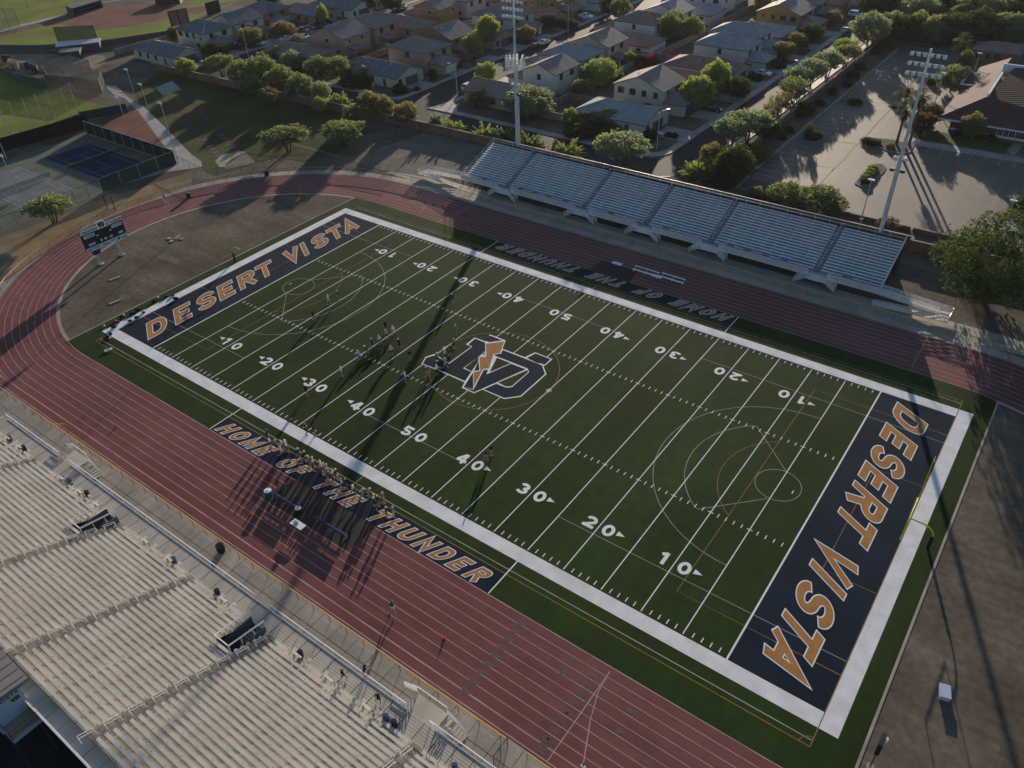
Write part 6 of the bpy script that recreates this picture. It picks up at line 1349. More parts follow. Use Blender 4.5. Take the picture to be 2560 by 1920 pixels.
for r in [("yellow olive tree at the left end of the back road, by the slate roofed house",('R1',760,770),5,5.5,Rd,'bright'),("green spreading tree with bare stems at the left end of the back road",('R1',1150,745),6,8.5,U,'mesquite'),
    ("big green tree over the road bend, leftmost of the three joined crowns",('R1',1390,830),6.6,7,Rd,'mesquite'),("big green tree over the road bend, middle of the three joined crowns",('R1',1630,810),7.4,8.6,Rd,'mesquite'),("big green tree over the road bend, rightmost of the three joined crowns",('R1',1850,900),6.6,7.4,Rd,'mesquite'),("low dark tree under the three joined crowns, against the wall",('R1',1520,990),4.5,6,Rd,'mesquite'),("low olive tree in front of the wall under the joined crowns",('S4',1060,190),4.5,6,Rd,'olive'),
    ("bright green tree just right of the three joined crowns",('R1',2070,990),6.5,6.5,Rd,'mesquite'),("small blue green tree on the back road beside the bright green one",('S4',1670,140),5.5,5,Rd,'grey'),("low yellow green tree on the back road with a pointed right side",('S4',1880,210),4.5,7,Sp,'bright'),("small yellow green tree inside the wall, left of the lone lawn tree pair",('S4',1650,285),4,4.2,Rd,'bright'),("small olive tree inside the wall at the corner of the gravel yard",('S4',2030,400),5,4.6,Rd,'mesquite'),
    ("golden green roadside tree, left and tallest of three before the cross street",('S2',215,265),6,5.6,Rd,'olive'),("golden green roadside tree, middle of three before the cross street",('S2',375,310),5.5,4.6,Rd,'olive'),("golden green roadside tree, lowest and widest of three before the cross street",('S2',615,375),5,6.2,Rd,'olive'),("feathery palm like tree with a dark stem at the mouth of the cross street",('S2',965,440),4.6,4.8,Sp,'grey'),("low feathery bush on the back road right of the cross street",('S2',1180,510),3.6,6.5,Sp,'bright'),
    ("feathery grey green tree left of the left floodlight mast",('S2',1520,590),4.0,5,Sp,'bright'),("taller feathery grey green tree touching the left floodlight mast",('S2',1725,610),5,7,Sp,'mesquite'),("feathery grey green tree right of the left floodlight mast",('S2',2050,680),4.6,7.5,Sp,'mesquite'),("spiky yellow green bush behind the second section of the far stand",('S3',550,785),3.4,7,Sp,'bright'),("broad rounded grey green tree standing alone before the road curve",('S3',1165,835),8.0,10.5,U,'grey',.5),("spiky bright green tree at the foot of the right street",('S1',415,985),4.6,8,Sp,'bright'),
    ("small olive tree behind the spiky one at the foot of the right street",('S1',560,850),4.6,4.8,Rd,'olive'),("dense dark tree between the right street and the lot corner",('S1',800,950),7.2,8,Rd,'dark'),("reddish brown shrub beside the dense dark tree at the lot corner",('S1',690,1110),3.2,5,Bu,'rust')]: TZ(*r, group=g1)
g2 = "trees in the strip along the right street"
for r in [("umbrella shaped tree lowest on the right street, left crown over two bent stems",('S1',790,590),6.6,7.7,U,'grey'),("umbrella shaped tree lowest on the right street, right and higher crown",('S1',990,510),7,8.2,U,'grey'),("dark low tree behind the umbrella shaped pair",('S1',1190,560),5,5.2,Rd,'dark'),("thin straggly tree on the right street above the umbrella pair, lower one",('S1',1230,390),5.5,4.3,Sa,'olive'),("thin straggly tree on the right street above the umbrella pair, upper one",('S1',1350,280),6,4.7,Sa,'olive'),
    ("open crowned tree below the long grey green row on the right street",('S1',1500,130),7,6.5,Sa,'mesquite'),("first full crown of the grey green row on the right street",('R4',1470,910),7,6.9,U,'grey'),("second crown of the grey green row on the right street",('R4',1610,830),7.2,6.9,U,'grey'),("third crown of the grey green row on the right street",('R4',1810,730),7,7.3,U,'grey'),("fourth crown of the grey green row on the right street",('R4',2010,640),6.6,6.9,U,'mesquite'),("yellowish crown at the top end of the grey green row",('R5',150,560),6,6.0,U,'bright'),
    ("very large soft green tree at the top of the right street",('R5',450,325),9,9.9,Rd,'grey'),("tree beside the very large soft green one at the street top",('R5',690,270),7,6.0,Rd,'mesquite')]: TZ(*r, group=g2)
g3 = "dark trees beyond the parking lot"
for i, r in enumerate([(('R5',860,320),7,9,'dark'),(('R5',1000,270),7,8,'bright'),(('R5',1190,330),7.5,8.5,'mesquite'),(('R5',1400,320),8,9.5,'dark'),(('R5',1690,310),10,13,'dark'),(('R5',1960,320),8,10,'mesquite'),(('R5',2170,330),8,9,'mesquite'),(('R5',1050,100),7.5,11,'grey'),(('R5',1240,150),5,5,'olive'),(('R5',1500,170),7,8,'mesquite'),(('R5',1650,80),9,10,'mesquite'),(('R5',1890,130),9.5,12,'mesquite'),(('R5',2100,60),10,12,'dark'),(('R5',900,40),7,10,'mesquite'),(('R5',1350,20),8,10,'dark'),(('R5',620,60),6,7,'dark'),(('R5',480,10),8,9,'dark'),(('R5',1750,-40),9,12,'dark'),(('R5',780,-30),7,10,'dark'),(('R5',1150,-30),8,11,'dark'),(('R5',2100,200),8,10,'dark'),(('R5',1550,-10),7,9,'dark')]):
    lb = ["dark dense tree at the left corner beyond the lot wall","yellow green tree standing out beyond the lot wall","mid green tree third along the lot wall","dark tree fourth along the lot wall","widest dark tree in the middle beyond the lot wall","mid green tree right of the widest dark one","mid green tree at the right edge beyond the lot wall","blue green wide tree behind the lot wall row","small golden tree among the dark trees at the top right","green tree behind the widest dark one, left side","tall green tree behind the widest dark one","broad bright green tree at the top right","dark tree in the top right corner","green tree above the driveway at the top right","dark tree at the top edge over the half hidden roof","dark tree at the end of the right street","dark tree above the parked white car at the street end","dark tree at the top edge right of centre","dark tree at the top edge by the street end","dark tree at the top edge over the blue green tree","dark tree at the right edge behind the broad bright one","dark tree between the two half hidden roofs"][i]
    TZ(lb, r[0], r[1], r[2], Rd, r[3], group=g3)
for r in [("big dense green tree at the right edge beyond the far stand",('C',2070,520),14.5,16,'grand','dark'),("lone spreading tree on the dark lawn above the sand pit",('S4',1270,680),5.6,9.5,U,'mesquite'),("lone rounded tree on the dark lawn next to the gravel yard fence",('S4',1920,610),5.6,8.5,U,'mesquite'),("small tree with a bent stem beside the scoreboard bend",('T1',570,290),5.2,7.5,U,'mesquite'),
    ("round bush at the edge of the lot behind the far stand, smallest left one",('C',490,105),2.8,3.6,Bu,'mesquite'),("big bush at the lot edge behind the far stand, left of two",('C',690,100),4.2,6.2,Bu,'mesquite'),("biggest bush at the lot edge behind the far stand, right of two",('C',890,140),5.0,8.6,Bu,'mesquite'),("bush at the right edge of the lot, cut by the frame",('T2',2200,230),3,4,Bu,'dark')]: TZ(*r)
g4 = "garden trees among the houses"
for r in [("bright yellow green tree beside the brown roofed house, top left",('R2',205,160),6.5,3.8,Rd,'bright'),("big rounded green tree in front of the dark roofed corner house",('R2',175,770),6.2,8.5,Rd,'mesquite'),("tree with a rusty top beside the big rounded green one",('R2',405,780),6.2,5.6,Rd,'mesquite'),("orange tinted bush at the wall of the dark roofed corner house",('R2',560,820),3.6,3.4,Bu,'gold'),("yellow green bush at the side of the dark roofed corner house",('R2',690,850),4.2,4.4,Rd,'bright'),("dark hedge in the garden of the dark roofed corner house",('R2',600,920),2.6,8,Bu,'dark'),
    ("weeping tree in front of the brown gabled house",('R2',1940,520),7,5.4,Wi,'bright'),("tall weeping tree left of the mast top",('R2',2125,350),9,6.6,Wi,'bright'),("round bright tree by the white car on the middle street",('R2',2095,830),5.2,6,Rd,'bright'),("orange olive bush cluster at the mast's brown roofed house",('R2',2050,1110),4,6.5,Bu,'olive'),("small golden palm like plant behind the tan hipped house",('R2',1020,470),2.8,2.4,Sp,'gold'),("golden broad leaved plant by the tan gabled house",('R2',700,610),2.6,2.8,Sp,'gold'),("dark narrow conifer at the driveway of the tan hipped house",('R2',1480,820),4.6,3,'cone','dark'),("dark low bush beside the driveway posts of the tan hipped house",('R2',1740,740),2.2,3.4,Bu,'dark'),("round dark bush on the drive corner of the dark roofed house",('R2',1300,1015),1.2,1.8,Bu,'dark'),("dark bush in the front garden of the dark roofed corner house",('R2',1100,1010),2.2,3.8,Bu,'dark'),
    ("rusty olive tree in front of the pale walled house by the mast",('R3',440,385),4.8,5.6,Rd,'olive'),("brownish bare tree in front of the low brown roofed house by the mast top",('R3',700,240),4.8,5.4,Rd,'rust'),("full green tree at the top of the middle street",('R3',1530,95),7,7,Rd,'mesquite'),("full green tree beside the brown hipped white house",('R3',2090,300),8,7.6,Rd,'mesquite'),("broad yellow green tree filling the yard below the beige gabled house",('R3',1270,825),6.2,10.5,Rd,'bright'),("lower dark olive tree in front of the broad yellow green one",('R3',1090,1010),4.4,6.5,Rd,'olive'),("small yellow green tree at the patio of the beige gabled house",('R3',1635,665),3.6,3.8,Rd,'bright'),("red flowering bush in the middle block gardens",('R3',1880,680),2.8,4,Bu,'red'),("small red flowering bush over the garden wall",('R3',1765,765),1.8,2,Bu,'red'),("dark bush between the red flowering bush and the patio",('R3',1740,680),3,4.5,Bu,'dark'),("small dark palm like tree at the right of the broad yellow green one",('R3',1510,830),4,3.6,Sp,'mesquite'),
    ("large grey green tree right of the left mast in the road garden",('R3',480,1170),6.6,12.5,Rd,'grey'),("yellow green tree left of the golden pair at the corner house",('S3',590,415),3.8,4.2,Rd,'bright'),("olive tree second of the row at the corner house wall",('S3',825,440),3.6,4.2,Rd,'olive'),("golden tree third of the row at the corner house wall",('S3',1030,430),4.2,5.2,Rd,'olive'),("dark hedge under the golden row at the corner house, left half",('S3',700,560),2.6,7,Bu,'dark'),("dark hedge under the golden row at the corner house, right half",('S3',980,560),2.6,7,Bu,'dark'),("round dark bush at the entrance of the corner house",('S3',1500,620),2.2,3.8,Bu,'dark'),("small round bush on the drive side of the corner house, left",('S3',1715,625),1.2,1.6,Bu,'dark'),("small round bush on the drive side of the corner house, right",('S3',1780,635),1.3,1.7,Bu,'dark'),
    ("tall bright weeping tree on the right street, upper of two",('R4',510,900),8.2,8,Wi,'bright'),("bright weeping tree on the right street, lower of two",('R4',290,1060),7.4,7.6,Wi,'bright'),("dark tree beside the tall weeping pair",('R4',770,1010),5.2,6.4,Rd,'dark'),("olive tree by the parked cars on the right street, lower",('R4',1290,570),4.4,6.4,Rd,'olive'),("olive tree by the parked cars on the right street, upper",('R4',1420,470),4.6,6.8,Rd,'olive'),("dark tree before the orange brown house drive",('R4',1610,380),5.4,7,Rd,'dark'),("yellowish tree in front of the dark brown house at the top",('R4',1850,200),4.4,6,Rd,'olive'),("green tree behind the two storey hipped houses, left edge",('R4',230,310),6.4,7.5,Rd,'mesquite'),("green tree in the yard above the brown hipped house, second one",('R4',30,250),7,6,Rd,'mesquite'),("dark low tree at the drive of the grey hipped house",('R4',1230,720),2.6,4,Bu,'dark'),("olive tree at the top edge over the white house",('R4',1050,30),5,6,Rd,'olive'),("dark bush at the drive of the rust roofed house",('R4',960,880),1.8,4,Bu,'dark'),
    ("round dark bush at the softball fence by the cream two storey house",('R1',605,385),4,3.4,Rd,'dark'),("dark tree between the slate and the cream houses",('R1',1080,570),4.6,7.8,Rd,'dark'),("olive tree in front of the white gabled house",('R1',1500,415),5.2,7.5,Rd,'olive'),("olive tree in front of the brown house with slate roof",('R1',1860,335),4.6,8,Rd,'olive'),("small yellow tree at the corner of the left street, upper",('R1',1815,615),4.2,4,Rd,'bright'),("small olive tree at the corner of the left street, lower",('R1',1635,665),3.6,3.4,Rd,'olive'),("olive bush beside the parked cars on the left street",('R1',2050,450),3.6,4.4,Bu,'olive'),("dark tree at the top edge by the softball outfield",('R1',1720,5),6,8,Rd,'dark'),("blue green tree behind the roadside row by the low brown house, left",('R1',1990,690),5.4,6,Rd,'grey'),("dark tree at the top of the left street",('R2',720,30),6,7,Rd,'dark'),("dark tree behind the white garage gable at the top left",('R2',1010,10),6.5,8,Rd,'dark'),("dark tree at the top edge right of the mast",('R3',1390,60),6,6,Rd,'dark'),("dark shrub on the drive of the mast side low house",('R3',930,260),3,6,Bu,'dark'),("brown green shrub at the foot of the pale walled house",('R3',230,440),2.6,3,Bu,'olive')]: TZ(*r, group=g4)
g5 = "shrubs along the lot wall"
for i, r in enumerate([(('S1',1610,320),2.8,5),(('S1',1940,125),1.6,2.4),(('S1',1800,250),1.4,2.2),(('S1',1440,570),1.3,2.0),(('S1',1360,650),1.2,1.9),(('R5',590,500),3,5),(('R5',480,560),2.6,4),(('R5',180,950),1.6,2.6),(('S1',1100,830),3,4.5),(('S1',960,800),2.6,4),(('R5',330,760),1.8,3),(('R5',250,850),1.8,3)]):
    TZ(["large dark shrub halfway along the lot wall","dark shrub on the gravel strip, upper middle","small dark shrub on the gravel strip above the large one","tiny dark shrub on the gravel strip, fourth from below","tiny dark shrub on the gravel strip, third from below","reddish shrub at the top end of the lot wall, upper","reddish shrub at the top end of the lot wall, lower","small dark shrub beside the long lot kerb, high up","shrub on the wall side below the umbrella trees, right","shrub on the wall side below the umbrella trees, left","small shrub on the gravel strip third from the top","small shrub on the gravel strip fourth from the top"][i], r[0], r[1], r[2], Bu, ['dark','dark','dark','dark','dark','rust','rust','dark','olive','dark','dark','dark'][i], group=g5)
for i, (x, y) in enumerate([(470,1000),(440,1040),(410,1075),(385,1110),(380,1150)]):
    TZ("low rounded green shrub in the lot island, "+["topmost","second from the top","middle","fourth from the top","lowest"][i], ('S5', x+10, y), 0.9, 1.9, Bu, ['bright','bright','bright','bright','dark'][i], 0.7, group="shrubs in the lot island", z=0.15)
for r in [("dark bush in the long lot bed, left tip",('S5',420,690),1.2,2.6,Bu,'dark'),("dark bush in the long lot bed, second",('S5',500,710),1.2,2.6,Bu,'dark'),("green bush at the palm feet in the lot bed",('S5',680,750),1.2,1.8,Bu,'mesquite'),("dark bush in the lower side island",('S1',1720,630),1.6,4,Bu,'dark'),("bare thin sapling in the lower side island",('S1',1670,590),4,1.6,Sa,'rust'),("dark bush in the upper side island",('S5',270,240),1.3,3,Bu,'dark'),("dark bush in the round palm island",('S5',780,300),1,2.6,Bu,'dark'),("reddish brown tree before the hall's left corner",('S5',1060,490),4.6,5.6,Rd,'rust'),("taller brown green tree behind the reddish one at the hall corner",('S5',1150,390),4.6,5.2,Rd,'rust'),("tree with golden top in front of the hall wall",('S5',1630,520),5.6,4.6,Rd,'olive'),("green tree shading the hall roof, behind it",('R5',1400,900),6,8,Rd,'mesquite'),("golden tree at the far lot palms",('R5',1545,690),5.2,4,Rd,'olive'),("dark bush at the far lot island",('R5',1155,925),1.6,2.6,Bu,'dark')]: TZ(*r)
for i, (x, lb) in enumerate(((33,"dark hedge bush under the hall wall, first"),(37,"dark hedge bush under the hall wall, second"),(39.3,"dark hedge bush under the hall wall, third"))): tree(lb, x, 127.4, 1.3, 2.4, Bu, 'dark')
for r in [("dead brown leafless bush behind the pole of the right mast",('T2',640,470),2.6,3.6,Sa,'rust')]: TZ(*r)
# palms
def palm(label, x, y, h, r, skirt=True, seed=1):
    rr = random.Random(seed); t = thing("palm_tree", label, "palm tree", (x, y, 0), 0, "fan palms in the parking lot")
    mb = MB(); mb.tube((0,0,-.02),(0.05,0,h*.5),.32,.24,9); mb.tube((0.05,0,h*.5),(0,0,h),.24,.24,9); mb.build("trunk", M_palmbark, t)
    mb = MB()
    for k in range(46):
        a = rr.uniform(0, 6.28); el = rr.uniform(-.75, 1.25); L = r*rr.uniform(.8,1.05); d = Vector((math.cos(a)*math.cos(el), math.sin(a)*math.cos(el), math.sin(el))); c = Vector((0,0,h)); m_ = c+d*L*.55; side = d.cross(Vector((0,0,1))).normalized(); e = c+d*L+Vector((0,0,-L*.22))
        mb.add([c-side*.03, c+side*.03, m_+side*.05, m_-side*.05], [(0,1,2,3)])
        for q in range(7):
            s = (q-3)/3.0; tip = m_+(e-m_)*(1-.25*abs(s))+side*s*L*.42; mb.add([m_-side*.04, m_+side*.04, tip+side*.05, tip-side*.05], [(0,1,2,3)])
    mb.build("fronds", LM['palm'], t)
    if skirt:
        mb = MB()
        for k in range(60):
            a = rr.uniform(0, 6.28); z = h-rr.uniform(.1, .9); p = Vector((.2*math.cos(a), .2*math.sin(a), z)); q = Vector((rr.uniform(.5,.9)*math.cos(a), rr.uniform(.5,.9)*math.sin(a), z-rr.uniform(.8,1.7))); s = Vector((-math.sin(a), math.cos(a), 0))*.16; mb.add([p-s*.4, p+s*.4, q+s, q-s], [(0,1,2,3)])
        mb.build("dry_skirt", M_thatch, t)
for lb, zx, h, r in (("fan palm in the long lot bed, lowest of three",('S5',740,740),7.6,1.9),("fan palm in the long lot bed, middle of three",('S5',830,770),10.3,1.9),("fan palm in the long lot bed, right and tallest of three",('S5',885,750),10.6,1.9),("short broad fan palm in the round lot island",('S5',830,300),4.2,2.9),("fan palm far back in the parking lot",('R5',1400,860),8.2,2.5)):
    a = Z(*zx); palm(lb, a[0], a[1], h, r*1.25, True, int(h*10))
# ================================================================ CARS
CARM = {}
def carpaint(name, c): CARM[name] = mat("car_paint_"+name, c, 0.28, var=0.03, scale=0.8, spec=0.5)
for n, c in dict(white=(0.74,0.74,0.74), silver=(0.42,0.43,0.45), blue=(0.03,0.06,0.16), black=(0.015,0.015,0.018), red=(0.16,0.012,0.012), grey=(0.13,0.14,0.15)).items(): carpaint(n, c)
M_lamp = mat("headlamp", (0.7,0.72,0.72), 0.15, spec=0.6); M_tail = mat("tail_lamp", (0.35,0.02,0.02), 0.3); M_rim = mat("wheel_rim", (0.45,0.46,0.47), 0.3, metal=0.6)
PROF = dict(sedan=([(-2.25,.55),(-2.2,.95),(-1.55,1.02),(-.95,1.42),(.35,1.45),(1.1,1.0),(2.1,.86),(2.3,.6)], 1.78, (-1.45,1.0)),
            suv=([(-2.3,.55),(-2.3,1.1),(-2.1,1.68),(-1.9,1.76),(.45,1.74),(1.15,1.14),(2.2,1.02),(2.35,.62)], 1.88, (-2.1,1.05)),
            pickup=([(-2.7,.6),(-2.7,1.1),(-.95,1.1),(-.9,1.1),(-.75,1.74),(.6,1.74),(1.25,1.18),(2.5,1.08),(2.65,.66)], 1.92, (-.82,1.15)))
def car(label, zx, kind, paint, heading, cat="car", uv=None):
    a = Z(*zx, .6) if uv is None else uv; pr, w, (g0, g1) = PROF[kind]; t = thing({"sedan":"parked_car","suv":"parked_suv","pickup":"parked_pickup"}[kind], label, cat, (a[0], a[1], 0.01), R(heading)); h = w/2
    belt = {'sedan':.93,'suv':1.08,'pickup':1.12}[kind]
    mb = MB(); n = len(pr); V_ = []
    for sy in (-1, 1):
        for x, z in pr: V_.append((x, sy*(h-(0.0 if z <= belt+.03 else (z-belt)*.32)), z))
    lo = [(pr[0][0]+.05, -h+.05, .28), (pr[-1][0]-.05, -h+.05, .28), (pr[0][0]+.05, h-.05, .28), (pr[-1][0]-.05, h-.05, .28)]
    b = len(V_); V_ += lo
    F_ = [(i, i+1, n+i+1, n+i) for i in range(n-1)]+[[b]+[b+1]+list(range(n))[::-1], list(range(n, 2*n))+[b+3, b+2], (b, b+2, b+3, b+1), (b, 0, n, b+2), (b+1, b+3, 2*n-1, n-1)]
    mb.add(V_, F_); mb.build("body", CARM[paint], t)
    top = max(z for _, z in pr); mb = MB()
    for sy in (-1, 1):
        y0 = sy*(h+.012); y1 = sy*(h-(top-belt)*.32+.02); x0, x1 = g0, g1; zt = top-.10; k = .38 if kind == 'sedan' else .12
        mb.add([(x0+.1, y0, belt+.04), (x1-.15, y0, belt+.04), (x1-.75, y1, zt), (x0+k+.1, y1, zt)], [(0,1,2,3) if sy < 0 else (3,2,1,0)])
    i1 = {'sedan':4,'suv':4,'pickup':5}[kind]; A, B = pr[i1], pr[i1+1]; yy = h-.22
    mb.add([(A[0]+.06,-yy+.1,A[1]+.0),(B[0]-.02,-yy,B[1]+.06),(B[0]-.02,yy,B[1]+.06),(A[0]+.06,yy-.1,A[1]+.0)], [(0,1,2,3)])
    i0 = {'sedan':2,'suv':1,'pickup':3}[kind]; A, B = pr[i0], pr[i0+1]
    mb.add([(A[0]-.03,-yy,A[1]+.07),(B[0]-.03,-yy+.1,B[1]-.02),(B[0]-.03,yy-.1,B[1]-.02),(A[0]-.03,yy,A[1]+.07)], [(3,2,1,0)])
    mb.build("windows", M_glass, t)
    for x in (pr[0][0]+.85, pr[-1][0]-.85):
        for sy in (-1, 1):
            mb = MB(); mb.tube((x, sy*(h-.22), .33), (x, sy*(h+.01), .33), .33, n=14); wl = mb.build("wheel", M_tyre, t); mb = MB(); mb.tube((x, sy*(h+.0), .33), (x, sy*(h+.025), .33), .20, n=10); mb.build("rim", M_rim, wl)
    for sy in (-1, 1):
        mb = MB(); mb.box(pr[-1][0]-.12, pr[-1][0]+.02, sy*(h-.42)-.16, sy*(h-.42)+.16, pr[-1][1]+.02, pr[-1][1]+.17); mb.build("headlight", M_lamp, t)
        mb = MB(); mb.box(pr[0][0]-.03, pr[0][0]+.06, sy*(h-.2)-.12, sy*(h-.2)+.12, .72, .9); mb.build("tail_light", M_tail, t)
        mb = MB(); mb.box(g1-.45, g1-.25, sy*(h+.0)-(.0 if sy>0 else .18), sy*(h+.0)+(.18 if sy>0 else .0), belt, belt+.12); mb.build("wing_mirror", CARM[paint], t)
    return t
for r in [("white hatchback parked at the kerb of the middle street",('R2',1905,1000),'suv','white',90),("white pickup with a bed cover on a driveway near the mast top",('R3',1130,190),'pickup','white',-5),("white car parked at the kerb behind a red one on the middle street",('R3',650,485),'sedan','white',90),("dark red car parked at the kerb on the middle street",('R3',540,530),'sedan','red',90),
    ("silver white car on the driveway of the rust roofed house",('R4',1050,840),'sedan','white',-8),("white boxy off roader on a driveway at the top of the right street",('R4',2120,165),'suv','white',0),("pale car parked at the kerb at the top of the right street",('R4',1995,345),'sedan','silver',90),("dark car on the driveway under the olive trees",('R4',1510,550),'sedan','grey',0),("dark car under the weeping trees on the right street",('S1',560,330),'sedan','black',10),("small grey car by the drive of the grey hipped house",('R4',1250,745),'sedan','grey',0),("white car at the very end of the right street",('R5',400,105),'sedan','white',20),
    ("silver car alone in the far shaded parking lot",('R5',1825,630),'sedan','silver',80),("white van roofed pickup on the drive by the mustard house",('R2',1130,75),'suv','white',5),("blue sedan on the left street beside the yellow green tree",('R2',300,245),'sedan','blue',10),("black sedan on the left street near the blue sedan",('R2',190,265),'sedan','black',10),("pale blue car on the left street, left of the tan gabled house",('R2',5,420),'sedan','silver',0),("white car with dark windows against the tan gabled house",('R2',40,465),'sedan','white',5),("dark pickup on the drive of the cream two storey house",('R1',1370,550),'pickup','black',0),("dark car parked at the kerb below the dark pickup",('R1',1290,655),'sedan','black',20),
    ("white car on the drive of the white gabled house",('R1',1605,490),'sedan','white',0),("blue car on the drive of the slate roofed house",('R1',880,690),'sedan','blue',0),("pale pickup on the left street by the brown house",('R1',2110,350),'pickup','grey',0),("white car at the kerb on the left street corner",('R1',1920,440),'sedan','white',80),("black car parked next to the pale pickup on the left street",('R1',2180,320),'sedan','black',0),("white truck half hidden in the trees at the top right",('R5',1300,215),'suv','white',10)]:
    car(*r)
t = thing("scooter", "white and yellow toy vehicle at the dark garage door of the corner house", "toy car", (*Z('R2',1258,930), 0)); mb = MB(); mb.prism([(-.5,-.35),(.5,-.35),(.6,0),(.5,.35),(-.5,.35)],.15,.55); mb.build("body", M_whitemetal, t); mb = MB(); mb.box(-.3,.2,-.3,.3,.55,1.0); mb.build("cabin", M_white, t)
for q in (-.4,.4):
    mb = MB(); mb.tube((q,-.4,.16),(q,.4,.16),.16,n=10); mb.build("wheel", M_tyre, t)
t = thing("small_boat", "upturned white dinghy leaning at the corner house entrance", "dinghy", (*Z('S3',1610,625), 0)); mb = MB(); mb.add([(-1.0,-.5,.1),(.8,-.45,.1),(1.3,0,.15),(.8,.45,.1),(-1,.5,.1),(-.9,0,.75),(.7,0,.7)],[(0,1,6,5),(1,2,6),(2,3,6),(3,4,5,6),(4,0,5),(4,3,2,1,0)]); mb.build("hull", M_white, t)
# ================================================================ PEOPLE
M_skin = mat("skin", (0.36,0.20,0.13), 0.6); M_shoe = mat("shoes", (0.45,0.45,0.45), 0.7); M_hair = mat("dark_hair", (0.02,0.015,0.012), 0.7); M_blond = mat("fair_hair", (0.30,0.19,0.08), 0.7); M_eye = mat("eye", (0.02,0.015,0.01), 0.3)
CL = {n: mat("cloth_"+n, c, 0.85, var=0.05, scale=4.0) for n, c in dict(white=(0.70,0.70,0.72), black=(0.014,0.014,0.017), navy=(0.015,0.022,0.06), grey=(0.22,0.23,0.25), pale=(0.45,0.55,0.68), blue=(0.03,0.12,0.34), lime=(0.16,0.55,0.06), tan=(0.42,0.33,0.24), maroon=(0.16,0.06,0.05), lilac=(0.40,0.40,0.62), royal=(0.035,0.05,0.32), teal=(0.03,0.09,0.09)).items()}
M_helm = mat("gold_helmet", (0.62,0.50,0.33), 0.3, spec=0.5); M_helmw = mat("white_helmet", (0.78,0.75,0.68), 0.3, spec=0.5); M_mask = mat("face_mask", (0.04,0.05,0.09), 0.4)
def V3(*a): return Vector(a)
